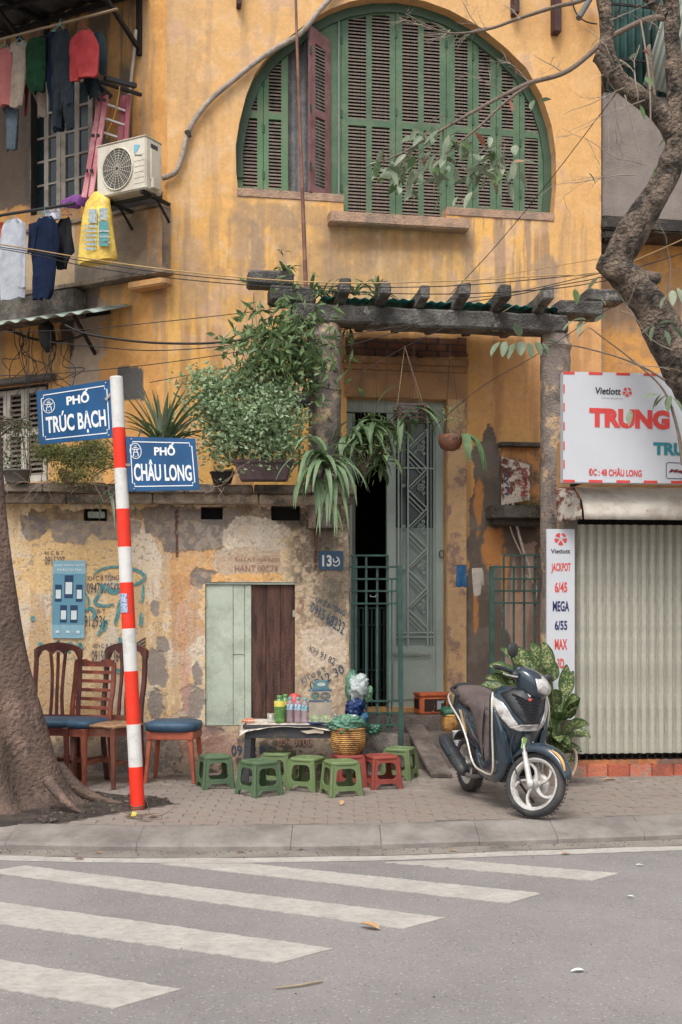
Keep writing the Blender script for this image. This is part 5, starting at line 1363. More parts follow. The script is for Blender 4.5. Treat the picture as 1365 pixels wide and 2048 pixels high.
put_stool(sg, 683, 1589, 14, 'green plastic stool in front of the red stool that carries the basket', 1.02)
r1 = put_stool(sr, 697, 1572, 10, 'red plastic stool carrying the wicker basket')
put_stool(sr, 764, 1574, 14, 'red plastic stool with an empty seat, right of the basket')
put_stool(sg, 800, 1556, -14, 'green plastic stool at the foot of the door steps, behind the empty red stool')

# ============================================================= CHAIRS
wdark = mat('dark_red_wood', S(96,44,36), rough=.4, var=.2, scale=6, bump=.1, rgb2=S(70,34,30), mixscale=5, coat=.3)
wred = mat('orange_red_wood', S(150,70,44), rough=.4, var=.2, scale=6, bump=.1, rgb2=S(116,52,36), mixscale=5, coat=.3)
wmid = mat('brown_wood', S(120,68,48), rough=.45, var=.2, scale=6, bump=.1, rgb2=S(92,50,38), mixscale=5, coat=.2)
cush = mat('blue_vinyl', S(52,84,108), rough=.5, var=.1, scale=7, bump=.15, rgb2=S(44,72,96), mixscale=5)
rush = mat('worn_rush', S(168,124,84), rough=.9, var=.3, scale=30, bump=.9, rgb2=S(130,92,62), mixscale=12)
def legc(o, m, pts, w, nm='leg'):
    mb = MB(); pts = [Vector(p) for p in pts]; rs = w if hasattr(w, '__len__') else [w]*len(pts)
    rr = [[(p.x - a/2, p.y - a/2, p.z), (p.x + a/2, p.y - a/2, p.z), (p.x + a/2, p.y + a/2, p.z), (p.x - a/2, p.y + a/2, p.z)] for p, a in zip(pts, rs)]
    mb.rings(rr, False); return mb.build(nm, m, o, bevel=.004, bseg=1)
def cushion(o, m, w, d, z, t, nm='seat'):
    mb = MB(); mb.lathe([(.44*w, z-t*.1),(.5*w, z+t*.1),(.52*w, z+t*.5),(.49*w, z+t*.85),(.40*w, z+t),(.2*w,z+t*1.06),(.002, z+t*1.08)], 36, sq=4.5)
    mb.v = [(x, y * d / w, zz) for x, y, zz in mb.v]; return mb.build(nm, m, o)
def chair_common(o, m, w=.42, d=.40, sh=.44, apron=.06, splay=.02):
    for sx in (-1, 1): legc(o, m, [(sx*(w/2-.02+splay), -d/2+.01-splay, 0), (sx*(w/2-.022), -d/2+.02, sh)], [.030,.042])
    for (a, b) in (((-w/2+.02,-d/2+.02),(w/2-.02,-d/2+.02)), ((-w/2+.02,d/2-.02),(w/2-.02,d/2-.02)), ((-w/2+.02,-d/2+.02),(-w/2+.02,d/2-.02)), ((w/2-.02,-d/2+.02),(w/2-.02,d/2-.02))):
        mb = MB(); mb.bar((*a, sh-apron/2), (*b, sh-apron/2), .022, apron); mb.build('apron', m, o)
def back_posts(o, m, w, d, sh, H, curve=.05, th=.036):
    for sx in (-1, 1):
        x = sx*(w/2-.02); pts = [(x, d/2+.05, 0), (x, d/2, sh*.6), (x, d/2-.01, sh), (x, d/2+.0, sh+.15), (x*1.02, d/2+curve*.7, sh+(H-sh)*.55), (x*.98, d/2+curve*1.2, H-.03)]
        legc(o, m, spline(pts, 3), th, 'back_post')
def stretchers(o, m, w, d, z=.18):
    for sx in (-1, 1):
        mb = MB(); mb.bar((sx*(w/2-.01), -d/2+.01, z), (sx*(w/2-.02), d/2+.02, z), .018, .026); mb.build('stretcher', m, o)
    mb = MB(); mb.bar((-w/2, 0, z), (w/2, 0, z), .018, .026); mb.build('stretcher', m, o)
Gc = 'old wooden chairs along the yard wall'
# dark chair with a bowed top and upright splats
def arched_chair(nm, label, m, seat_m, narrow=False):
    o = proto(nm, label, 'chair', Gc); w, d, sh, H = .42, .40, .44, 1.04
    chair_common(o, m, w, d, sh); back_posts(o, m, w, d, sh, H); stretchers(o, m, w, d)
    N = 14; w2 = w/2 + .0; top = []
    outer = [(-w2, H-.09)] + [(-w2 + 2*w2*i/N, H - .03 + .055*math.sin(PI*i/N)**.7) for i in range(N+1)] + [(w2, H-.09)]
    inner = [(w2-.04, H-.09)] + [((w2-.04) - (2*w2-.08)*i/N, H - .09 + .055*abs(math.sin(PI*3*i/N))**.6) for i in range(N+1)] + [(-w2+.04, H-.09)]
    mb = MB().at(T(0, d/2+.045, 0)); mb.holes(outer + inner, [], .03, 0); mb.build('top_rail', m, o, bevel=.003, bseg=1)
    for x in ((-.055, 0, .055) if not narrow else (-.04, .04)):
        pts = [(x*1.0, d/2-.0, sh+.04), (x*.8, d/2+.01, sh+.2), (x*.9, d/2+.045, sh+.4), (x*1.2, d/2+.055, H-.05)]; legc(o, m, spline(pts, 3), .026, 'splat')
    mb = MB(); mb.bar((-w/2+.02, d/2-.005, sh+.05), (w/2-.02, d/2-.005, sh+.05), .02, .04); mb.build('back_rail', m, o)
    if seat_m is rush:
        mb = MB(); mb.grid(lambda a, b: ((a-.5)*w*1.0, (b-.5)*d*1.0, sh + .012 + .010*math.sin(a*PI)*math.sin(b*PI) + random.uniform(-.003,.003)), 18, 18); mb.build('seat', rush, o, solid=.02)
    else: cushion(o, seat_m, w, d, sh, .06)
    return o
cs_ = 1.16
chA = arched_chair('wooden_chair', 'dark red wooden chair with three upright splats, behind the tree trunk at the left', wdark, cush); place(chA, gp(100, 1567), R(-4), s=(cs_*.92, cs_*.85, cs_*1.02))
o = proto('wooden_chair', 'orange brown ladder back chair with a blue cushion seat', 'chair', Gc); w, d, sh, H = .40, .42, .44, .96
chair_common(o, wred, w, d, sh); back_posts(o, wred, w, d, sh, H, .05, .034); stretchers(o, wred, w, d); cushion(o, cush, w*1.06, d*1.02, sh, .065)
for i, z in enumerate((.50,.57,.64,.71,.78,.85,.915)):
    mb = MB(); yy_ = d/2 + .055*((z-.44)/.52)
    if i == 6:
        out_ = [(-.18,.895),(.18,.895),(.18,.945),(.09,.95),(.07,.935),(-.05,.935),(-.08,.95),(-.18,.945)]; mb.at(T(0, yy_-.012, 0)); mb.holes(out_, [], .022, 0)
    else: mb.bar((-w/2+.03, yy_, z), (w/2-.03, yy_, z), .018, .026)
    mb.build('ladder_rail', wred, o, bevel=.002, bseg=1)
place(o, gp(156, 1566), R(-24), s=(cs_, cs_*.85, cs_))
chC = arched_chair('wooden_chair', 'brown wooden chair with a worn rush seat and tall dark back behind the striped post', wmid, rush, True)
for c in chC.children:
    if c.name.split('.')[0] in ('back_post', 'top_rail', 'splat'): c.data.materials[0] = wdark
place(chC, gp(216, 1569), R(-30), s=(cs_, cs_*.85, cs_*1.02))
o = proto('cushioned_stool', 'backless wooden seat with a thick blue cushion and orange legs right of the striped post', 'stool')
w, d, sh = .37, .32, .42
mo = mat('orange_wood', S(176,84,50), rough=.45, var=.15, scale=6, bump=.1, rgb2=S(146,68,42), mixscale=5)
for sx in (-1, 1):
    for sy in (-1, 1): legc(o, mo, [(sx*(w/2+.005), sy*(d/2-.015)+.0, 0), (sx*(w/2-.03), sy*(d/2-.03), sh-.02)], [.026,.036])
mb = MB(); mb.box((-w/2+.0,-d/2+.0,sh-.085),(w/2-.0,d/2-.0,sh-.02)); mb.build('seat_frame', mo, o, bevel=.006); cushion(o, cush, w*1.08, d*1.15, sh-.02, .075, 'cushion')
place(o, gp(349, 1562), R(-6), s=1.17)

# ============================================================= TEA TABLE
tp = gp(600, 1566); tblY0, tblY1 = 10.62, 11.30; tz = .648; tx0, tx1 = -.87, .20
table = thing('tea_table', (-.35, 10.95, ZP), 'low dark wooden tea table against the wall spread with paper and drinks', 'table')
tw = mat('dark_table_wood', S(62,62,66), rough=.6, var=.25, scale=9, bump=.3, rgb2=S(88,78,70), mixscale=6, mixlo=.56, mixhi=.62)
mb = MB(); mb.box((tx0, tblY0, tz-.03), (tx1, tblY1, tz)); mb.build('tabletop', tw, table, bevel=.004)
for a, b in (((tx0+.03,tblY0+.03),(tx1-.03,tblY0+.03)), ((tx0+.03,tblY1-.03),(tx1-.03,tblY1-.03)), ((tx0+.03,tblY0+.03),(tx0+.03,tblY1-.03)), ((tx1-.03,tblY0+.03),(tx1-.03,tblY1-.03))):
    mb = MB(); mb.bar((*a, tz-.075), (*b, tz-.075), .022, .085); mb.build('apron', tw, table, bevel=.003)
for x, sx in ((tx0+.05,-1),(tx1-.05,1)):
    for y in (tblY0+.05, tblY1-.06):
        mb = MB(); mb.bar((x + sx*.03, y, ZP), (x, y, tz-.03), .06, .05, up=(0,1,0)); mb.build('leg', tw, table, bevel=.004)
mb = MB(); mb.bar((tx0+.03, tblY0+.05, .25), (tx0+.03, tblY1-.06, .25), .03, .04); mb.build('stretcher', tw, table)
paperm = mat('newspaper', S(206,192,176), rough=.85, var=.15, scale=30, bump=.2, rgb2=S(150,136,126), mixscale=22, mixlo=.5, mixhi=.6)
mb = MB(); 
def sheetf(s, t):
    x = tx0 - .03 + s*(tx1 - tx0 + .0); y = tblY0 - .02 + t*(.52); z = tz + .006 + .004*math.sin(s*21+t*5)
    if t < .12: z -= .02 + .035*max(0, math.sin(s*9+1)) * (1 - t/.12)
    if s < .05: z -= .03*(1-s/.05)
    if s < .12 and t < .5: z -= .05*(.5-t)*(1-s/.12)
    return (x, y, z)
mb.grid(sheetf, 50, 20); o = mb.build('newspaper', paperm, None, solid=.002); tag(o, 'crumpled newspaper spread over the low dark table', 'newspaper')
mb = MB(); mb.add([(-.36,tblY0-.004,tz-.05),(-.30,tblY0-.004,tz-.075),(-.22,tblY0-.004,tz-.068),(-.16,tblY0-.004,tz-.075),(-.15,tblY0-.004,tz-.055),(-.18,tblY0-.004,tz-.03),(-.24,tblY0-.004,tz-.033),(-.28,tblY0-.004,tz-.045)], [tuple(range(8))])
mb.build('peeled_patch', mat('peeled_veneer', S(196,176,158), var=.2), table, fixn=False)
def tpt(px, y): Y = y; return Vector(((px-CX)/FPX*Y, Y, tz + .012))
clear = mat('clear_plastic', (.82,.86,.86), rough=.12, var=.02, bump=0, trans=.85, alpha=.55)
glassm = mat('drinking_glass', (.85,.88,.88), rough=.05, var=.02, bump=0, trans=.9, alpha=.5)
def bottle(px, Y, r, h, body, capm, labm, label, cat='bottle', grp=None, lab=(.5,.72), copyof=None):
    p = tpt(px, Y); o = thing('drink_bottle', p, label, cat, grp)
    mb = MB().at(T(p)); mb.lathe([(r*.8,0),(r,.008),(r*.98,h*.12),(r*.9,h*.2),(r,h*.28),(r*.93,h*.36),(r,h*.44),(r,h*.72),(r*.9,h*.79),(r*.45,h*.87),(r*.40,h*.93)], 20); mb.build('body', body, o)
    mb = MB().at(T(p)); mb.lathe([(r*.45,h*.9),(r*.48,h*.91),(r*.48,h),(r*.44,h)], 16); mb.build('cap', capm, o)
    mb = MB().at(T(p)); mb.lathe([(r*1.012,h*lab[0]),(r*1.015,h*lab[0]+.002),(r*1.015,h*lab[1])], 20); mb.build('label_wrap', labm, o); return o
gt = mat('green_tea_plastic', S(78,128,60), rough=.2, var=.1, bump=0, rgb2=S(120,150,60), mixscale=20, mixlo=.52, mixhi=.58); yl = mat('yellow_label', S(224,206,50), rough=.4, var=.1); gcap = mat('green_cap', S(84,140,72), rough=.4)
def wlab(nm, a, b): return mat(nm, a, rough=.4, var=.1, rgb2=b, mixscale=34, mixlo=.48, mixhi=.54)
bl = wlab('water_label', S(70,150,180), S(220,220,226)); pinkp = mat('tinted_water', S(196,176,188), rough=.1, var=.15, scale=60, bump=.4, fine=50, alpha=.75, trans=.5); tcap = mat('turquoise_cap', S(70,158,166), rough=.4)
bottle(559.5, 10.72, .048, .245, gt, gcap, yl, 'squat green tea bottle with a yellow label, leftmost on the table', lab=(.60,.80))
bottle(571, 10.86, .045, .245, gt, gcap, yl, 'green tea bottle half hidden behind the squat green one', lab=(.62,.74))
Gw = 'water bottles on the tea table'
bottle(580.5, 10.76, .034, .228, pinkp, tcap, bl, 'water bottle with turquoise cap beside the green tea bottles', grp=Gw)
bottle(596.5, 10.74, .034, .228, pinkp, tcap, bl, 'middle one of the three water bottles on the table', grp=Gw)
bottle(610.5, 10.72, .033, .222, pinkp, tcap, wlab('teal_label', S(60,140,150), S(180,200,206)), 'water bottle nearest the plastic box tower', grp=Gw)
mb = MB().at(T(tpt(590, 10.90))); mb.lathe([(.05,0),(.055,.10),(.05,.235),(.02,.25)], 16); o = mb.build('candy_jar', mat('red_lid', S(196,60,54), rough=.4, var=.15), None); tag(o, 'red topped jar behind the water bottles', 'jar')
# tower of clear boxes
p = tpt(641, 10.72); tw_ = thing('snack_box_tower', p, 'stack of clear plastic snack boxes with blue rims on the table', 'boxes')
bx_blue = mat('rim_blue', S(44,84,112), rough=.4, var=.1, rgb2=S(180,196,200), mixscale=50, mixlo=.58, mixhi=.62)
def bxl(nm, x0,x1,y0,y1,z0,z1,m,bv=.004): mb = MB().at(T(p)); mb.box((x0,y0,z0),(x1,y1,z1)); mb.build(nm, m, tw_, bevel=bv)
bxl('lower_box',-.098,.098,-.06,.08,.004,.19,clear); bxl('rim',-.102,.102,-.064,.084,.19,.202,bx_blue,.002); bxl('upper_box',-.098,.098,-.06,.08,.203,.285,clear); bxl('rim',-.102,.102,-.064,.084,.286,.298,bx_blue,.002)
gp_ = wlab('green_packets', S(150,176,96), S(200,206,150))
for x in (-.088, .008): bxl('packet', x, x+.08, -.05, .03, .03, .07, gp_)
bxl('packet', -.09, .09, -.05, .03, .006, .026, gp_); 
def blobm(mb, c, r, amp=.25, f=3, seed=0, nu=22, nv=16, pw=1):
    c = Vector(c); ph = seed*1.7
    def fn(a, b):
        th = 2*PI*a; fi = PI*(b-.5); cp = math.cos(fi); d = Vector((cp*math.cos(th), cp*math.sin(th), math.sin(fi)))
        q = d*f; nn = fbm(np.array([q.x+ph+q.z*.7]), np.array([q.y+ph*2+q.z]), seed, 4)[0] - .5
        k = 1 + amp*2*nn; return c + Vector((d.x*r[0]*k, d.y*r[1]*k, d.z*r[2]*k))
    mb.grid(fn, nu, nv); return mb
mb = MB(); blobm(mb, p + Vector((-.045,0,.24)), (.038,.035,.03), .3, 4, 2); mb.build('green_sweets', mat('green_sweets', S(96,150,96), var=.4, scale=60), tw_)
mb = MB(); blobm(mb, p + Vector((.045,0,.24)), (.045,.035,.032), .4, 6, 3); mb.build('grey_nuts', mat('nuts', S(150,130,112), var=.5, scale=60), tw_)
mb = MB().at(T(p)); mb.holes([(-.058,.30),(.07,.30),(.06,.375),(-.04,.375)], [], .03, -.01); mb.build('top_box', mat('teal_box', S(62,110,124), rough=.4, rgb2=S(90,130,130), mixscale=6), tw_, bevel=.006)
mb = MB().at(T(p)); n = 18; mb.add([(.01+.04*math.cos(2*PI*i/n), -.013, .343+.017*math.sin(2*PI*i/n)) for i in range(n)], [tuple(range(n))]); mb.build('oval_label', mat('pale_oval', S(160,170,160), var=.2, scale=60), tw_, fixn=False)
for px, lab in ((541.5,'small empty drinking glass left of the green tea bottles'),(671,'clear glass tumbler right of the snack boxes')):
    mb = MB().at(T(tpt(px, 10.72))); mb.lathe([(.024,0),(.032,.085),(.030,.085),(.022,.006),(.001,.006)], 16); o = mb.build('drinking_glass', glassm, None); tag(o, lab, 'glass')
mb = MB().at(T(tpt(497, 10.78)) @ RZ(.1)); 
for k in range(4): mb.box((-.062+.01*k, -.04+.008*k, .008*k), (.062-.006*k, .04, .008*k+.007))
o = mb.build('orange_packets', mat('orange_paper', S(214,112,66), rough=.6, var=.2, rgb2=S(220,170,140), mixscale=20), None, jit=.002); tag(o, 'flat pile of orange packets on the left end of the table', 'packets')
mb = MB().at(T(tpt(632, 10.63))); mb.lathe([(.06,0),(.078,.012),(.074,.014),(.05,.006),(.001,.005)], 20); mb.v = [(x, y if False else 10.63+(y-10.63)*.6, z) for x,y,z in mb.v]; o = mb.build('blue_dish', mat('dark_blue_plastic', S(48,66,118), rough=.4), None); tag(o, 'dark blue dish on the front edge of the table', 'dish')
mb = MB(); blobm(mb, tpt(705, 10.8) + Vector((0,0,.03)), (.07,.05,.035), .3, 3, 5); o = mb.build('white_foam', mat('foam_white', S(206,204,200), rough=.6, var=.06), None); tag(o, 'crumpled white foam wrapper behind the green bag', 'wrapper')

# basket with a green bag on the red stool
def plasticbag(nm, col, rgb2=None, tr=.4): return mat(nm, col, rough=.28, var=.2, scale=12, bump=.9, fine=22, rgb2=rgb2, mixscale=6, spec=.6, thin=tr)
bagg = plasticbag('green_bag', S(110,166,136), S(84,140,112)); bagw = plasticbag('clear_white_bag', S(196,206,204), S(140,156,152), .3); bagb = plasticbag('blue_bag', S(30,66,132), S(22,48,100)); baglb = plasticbag('turquoise_bag', S(50,128,170), S(40,100,140))
wick = mat('wicker', S(206,150,62), rough=.7, var=.25, scale=24, bump=.6, rgb2=S(140,94,44), mixscale=9)
def basket(loc, r, h, label, cat='basket'):
    o = thing('wicker_basket', loc, label, cat); loc = Vector(loc)
    prof = [(.58,0),(.74,.06),(.90,.25),(.99,.48),(1.0,.68),(.96,.86),(.94,1.0)]
    zz = [q/16 for q in range(17)]; 
    def rad(t): return r*float(np.interp(t, [p[1] for p in prof], [p[0] for p in prof]))
    mb = MB().at(T(loc)); mb.lathe([(rad(t)*.975, h*t) for t in zz], 28); mb.build('inner_wall', mat('wicker_dark', S(120,80,40), var=.3, scale=30, bump=.6), o)
    for q in range(13):                                 # woven courses
        t = (q+.5)/13; mb = MB().at(T(loc)); R_ = rad(t); n = 56
        mb.tube([((R_ + .003*(1 if (i+q) % 2 else -1))*math.cos(2*PI*i/n), (R_ + .003*(1 if (i+q) % 2 else -1))*math.sin(2*PI*i/n), h*t) for i in range(n+1)], .0075, 5, caps=False, sx=1, sy=1); mb.build('woven_course', wick, o)
    mb = MB().at(T(loc)); n = 28
    mb.tube([(rad(1)*1.02*math.cos(2*PI*i/n), rad(1)*1.02*math.sin(2*PI*i/n), h) for i in range(n+1)], .012, 6, caps=False); mb.build('rim', wick, o); return o
bY = gp(697, 1572).y; bz = ZP + .286; bL = Vector(((696.5-CX)/FPX*bY, bY, bz))
basket(bL, .148, .225, 'round golden wicker basket on the red stool in front of the table')
mb = MB(); blobm(mb, bL + Vector((0,0,.25)), (.15,.13,.085), .6, 5, 1, 50, 36); blobm(mb, bL + Vector((.08,-.02,.27)), (.07,.07,.05), .4, 4, 3, 20, 14); o = mb.build('green_plastic_bag', bagg, None); tag(o, 'crumpled pale green plastic bag lying in the wicker basket', 'bag')
for (x, y, Y, r, m, s_, lab) in ((716,1376,11.3,(.085,.06,.12),bagw,4,'clear white plastic bag hanging against the green gate'),(702,1372,11.32,(.05,.05,.13),bagg,6,'pale green plastic bag squeezed behind the clear white bag'),(734,1388,11.34,(.05,.05,.07),plasticbag('green_bag_b', S(140,190,150)),5,'light green knotted bag at the right of the clear white bag'),
        (710,1418,11.3,(.085,.07,.095),bagb,2,'full dark blue plastic bag below the clear white bag'),(726,1440,11.28,(.05,.05,.06),baglb,1,'small turquoise bag below the dark blue bag'),(748,1459,11.38,(.07,.05,.045),plasticbag('green_bag_c', S(70,130,104)),3,'flattened green bag on the plinth under the gate')):
    mb = MB(); blobm(mb, at(x, y, Y), r, .55, 4.6, s_, 40, 30); blobm(mb, at(x, y, Y - .01) + Vector((r[0]*.5, 0, r[2]*.5)), (r[0]*.6, r[1]*.6, r[2]*.55), .7, 6, s_+1, 24, 18); o = mb.build('plastic_bag', m, None); tag(o, lab, 'bag', 'plastic bags by the gate')

# on the steps
cp = PF.pt(862, 1431, .2); cp.z = .577; cb = thing('cooler_box', cp, 'small orange plastic crate box with a dark printed panel on the top step', 'box')
orm = mat('orange_plastic', S(206,96,32), rough=.5, var=.15, scale=7, bump=.1, rgb2=S(160,74,32), mixscale=5)
Mc = T(cp) @ RZ(PF.th + .12)
mb = MB().at(Mc); mb.box((-.155,-.1,0),(.155,.1,.185)); mb.build('body', orm, cb, bevel=.012); mb = MB().at(Mc); mb.box((-.162,-.108,.186),(.162,.108,.222)); mb.build('lid', orm, cb, bevel=.01)
mb = MB().at(Mc); mb.box((-.11,-.104,.03),(.13,-.1005,.16)); mb.build('printed_panel', mat('panel_print', S(60,44,40), rough=.4, var=.3, rgb2=S(190,170,80), mixscale=26, mixlo=.6, mixhi=.64), cb)
mb = MB().at(Mc); mb.box((.03,-.107,.05),(.075,-.1045,.14)); mb.box((.075,-.107,.115),(.105,-.1045,.14)); mb.build('grey_print', mat('print_grey', S(150,156,160), rough=.4), cb)
mb = MB().at(Mc); mb.box((-.163,-.06,.06),(-.156,.06,.16)); mb.build('side_opening', dark_in, cb)
p = PF.pt(902, 1455, .5); p.z = .417; basket(p, .09, .17, 'orange wicker basket with a green bag behind the motor scooter'); mb = MB(); blobm(mb, p + Vector((0,0,.2)), (.11,.1,.06), .3, 3, 4); o = mb.build('green_plastic_bag', plasticbag('deep_green_bag', S(44,116,86)), None); tag(o, 'dark green plastic bag covering the basket on the steps', 'bag')
p = PF.pt(922, 1475, .75); p.z = .267; mb = MB().at(T(p)); mb.lathe([(.07,0),(.085,.17),(.088,.18),(.08,.18),(.002,.17)], 20); o = mb.build('white_bucket', mat('bucket_white', S(186,190,194), rough=.4, var=.08), None); tag(o, 'white plastic bucket on the steps behind the scooter tail', 'bucket')

# ============================================================= CLOTH
def cloth_rows(P, rows, out, m, name, label, cat, grp=None, th=.022, folds=6, amp=.02, extra=(), seed=0, parts=None):
    """a hanging garment: rows of (y, xl, xr) px on plane P; closed, gently folded"""
    def garment(rws, o_, mb):
        rg = []; rws2 = []
        for i in range(len(rws)-1):
            n = max(1, int(abs(rws[i+1][0]-rws[i][0])/9))
            for k in range(n):
                t = k/n; rws2.append(tuple(rws[i][q]*(1-t) + rws[i+1][q]*t for q in range(3)))
        rws2.append(rws[-1]); n = 22; L_ = len(rws2)
        for j, (y, xl, xr) in enumerate(rws2):
            a, b = P.uv(xl, y, o_)[0], P.uv(xr, y, o_)[0]; z = P.uv((xl+xr)/2, y, o_)[1]; ring = []; v = j/max(1, L_-1)
            for k in range(n):
                ang = 2*PI*k/n; c, s_ = math.cos(ang), math.sin(ang); u = (a+b)/2 + (b-a)/2*math.copysign(abs(c)**.7, c)
                ph = (u*folds*9 + seed); f = amp*math.sin(ph + v*1.5)*(0.3+.9*v) + amp*.5*math.sin(ph*2.3+v*5)
                th_ = th*(.35+.65*min(1, v*3)) * min(1, (b-a)*6)
                ring.append(tuple(P.w(u, z + .006*math.sin(ph*1.3)*(v > .9), o_ + f - th_*s_*abs(s_)**.0)))
            rg.append(ring)
        mb.rings(rg)
    mb = MB(); garment(rows, out, mb)
    for e in extra: garment(e, out + .012, mb)
    o = mb.build(name, m, None); tag(o, label, cat, grp); return o
def cm(nm, c, c2=None): return mat(nm, c, rough=.9, var=.14, scale=12, bump=.4, fine=240, rgb2=c2, mixscale=5, spec=.1, thin=.1)
Gl = 'laundry hanging under the tin roof'; Gm = 'laundry hanging below the balcony'
O = .75
cloth_rows(PL, [(98,-6,18),(110,-10,24),(160,-14,24),(212,-12,23)], O, cm('pink_cloth', S(176,98,94)), 'pink_top', 'salmon pink top hanging at the far left of the laundry row', 'clothes', Gl)
cloth_rows(PL, [(84,30,50),(92,26,54),(130,26,55),(214,24,46)], O-.03, cm('beige_cloth', S(168,148,130), S(140,126,112)), 'beige_shirt', 'beige shirt hanging between the pink top and the green one', 'clothes', Gl, extra=[[(88,20,34),(106,19,32)]], seed=2)
cloth_rows(PL, [(76,56,86),(90,52,92),(160,50,90),(184,66,92)], O, cm('green_cloth', S(26,66,40), S(20,46,30)), 'green_shirt', 'dark green shirt in the laundry row', 'clothes', Gl, seed=1)
cloth_rows(PL, [(64,94,118),(84,86,128),(110,92,132),(200,100,126),(262,110,134)], O-.06, cm('navy_cloth', S(28,42,62), S(22,34,50)), 'navy_jacket', 'long navy jacket hanging left of the charcoal trousers', 'clothes', Gl, extra=[[(76,78,98),(112,74,88)]], seed=3)
cloth_rows(PL, [(60,110,136),(76,104,140),(150,105,144),(210,106,148),(228,104,122)], O+.04, cm('charcoal_cloth', S(44,52,58), S(34,40,46)), 'charcoal_trousers', 'charcoal trousers hanging left of the red shirt', 'clothes', Gl, extra=[[(150,104,124),(256,104,120)],[(150,124,148),(258,134,151)]], seed=4)
cloth_rows(PL, [(62,154,180),(74,140,188),(98,138,197),(150,143,199),(157,144,199)], O+.06, cm('red_cloth', S(158,40,44), S(170,56,58)), 'red_shirt', 'bright red sleeveless shirt on a hanger', 'clothes', Gl, seed=5)
cloth_rows(PL, [(66,182,204),(90,186,211),(140,198,214),(147,202,214)], O-.08, cm('slate_cloth', S(48,62,70), S(38,50,58)), 'slate_shirt', 'slate grey shirt peeking out behind the red shirt', 'clothes', Gl, seed=6)
cloth_rows(PL, [(152,168,196),(190,176,194),(196,178,194)], O-.15, cm('slate_cloth', None), 'slate_shorts', 'slate shorts hanging low under the red shirt', 'clothes', Gl, seed=7)
cloth_rows(PL, [(207,4,36),(224,10,38),(262,12,36),(300,12,34)], O-.1, cm('grey_blue_cloth', S(92,106,116), S(74,88,98)), 'grey_shorts', 'grey blue shorts below the pink top', 'clothes', Gl, seed=8)
cloth_rows(PL, [(168,60,90),(200,72,92),(234,76,92)], O-.2, cm('beige_cloth', None), 'beige_trousers', 'small beige piece of washing behind the green shirt', 'clothes', Gl, seed=9)
cloth_rows(PL, [(160,46,60),(200,50,57),(232,51,57)], O-.15, cm('dark_red_cloth', S(120,40,44)), 'dark_red_cloth', 'narrow dark red cloth beside the beige shirt', 'clothes', Gl, seed=10)
Om = .62
cloth_rows(PL, [(438,18,36),(446,6,46),(480,-2,50),(560,-1,50),(598,0,49)], Om, cm('white_cloth', S(186,190,198), S(168,172,182)), 'white_shirt', 'white long shirt hanging under the balcony at the left edge', 'clothes', Gm, extra=[[(446,34,50),(520,38,51),(575,36,50)]], seed=1)
cloth_rows(PL, [(434,78,104),(446,68,112),(480,62,114),(540,64,112),(590,68,108),(598,68,100)], Om+.02, cm('navy_polo_cloth', S(28,42,70), S(22,32,52)), 'navy_polo', 'dark navy polo shirt hanging beside the white shirt', 'clothes', Gm, extra=[[(446,58,76),(505,56,72)],[(446,106,116),(512,106,117)]], seed=2)
cloth_rows(PL, [(436,122,140),(450,114,144),(505,116,146),(538,118,134)], Om-.1, cm('black_cloth', S(44,46,50), S(36,38,42)), 'black_jumper', 'black jumper hanging right of the navy polo', 'clothes', Gm, seed=3)
cloth_rows(PL, [(420,92,120),(432,90,122),(440,100,118)], Om-.04, mat('floral_cloth', S(196,196,204), var=.2, rgb2=S(110,130,170), mixscale=40, mixlo=.56, mixhi=.6), 'floral_cloth', 'small white and blue floral cloth on the black rail', 'clothes', Gm, seed=4)
cloth_rows(PL, [(446,-16,6),(480,-14,4),(500,-12,2)], Om-.06, cm('orange_red_cloth', S(196,60,48), S(220,150,60)), 'red_orange_cloth', 'red and orange cloth at the picture edge beside the white shirt', 'clothes', Gm, seed=5)
cloth_rows(PL, [(390,140,170),(398,122,180),(408,124,178),(413,150,170)], Om-.1, cm('purple_cloth', S(146,84,160), S(110,60,130)), 'purple_cloth', 'purple cloth bundled on the balcony edge', 'clothes', None, seed=6, amp=.03)
# yellow sack
ys = cloth_rows(PL, [(384,188,196),(392,182,205),(402,173,219),(440,167,222),(480,162,227),(518,158,232),(525,160,230)], .62, mat('yellow_sack', S(236,198,24), rough=.4, var=.1, scale=10, bump=.6, fine=26, rgb2=S(206,164,24), mixscale=6), 'yellow_sack', 'bright yellow plastic sack hanging below the air conditioner', 'sack', None, th=.09, folds=2, amp=.008)
pm_ = mat('sack_print_grey', S(170,176,172), rough=.5, var=.25, scale=60, rgb2=S(90,140,150), mixscale=50, mixlo=.52, mixhi=.56); pt2 = mat('sack_print_teal', S(70,146,150), rough=.5, var=.25, scale=60)
ys_out = .62 + .105
def yprint(x0, y0, x1, y1, m, nm='print'):
    mb = MB(); print_on(PL, rect(x0,y0,x1,y1), U4, mb, ys_out + .003*(y1 % 3)); mb.build(nm, m, ys, fixn=False)
yprint(177,418,194,446,pm_); yprint(199,416,215,440,pm_); yprint(198,442,217,492,pt2)
for k in range(6): yprint(170-k*.2, 450+k*9, 194-k*.3, 455+k*9, pm_)
for k in range(3): yprint(199, 460+k*11, 219, 464+k*11, pm_)
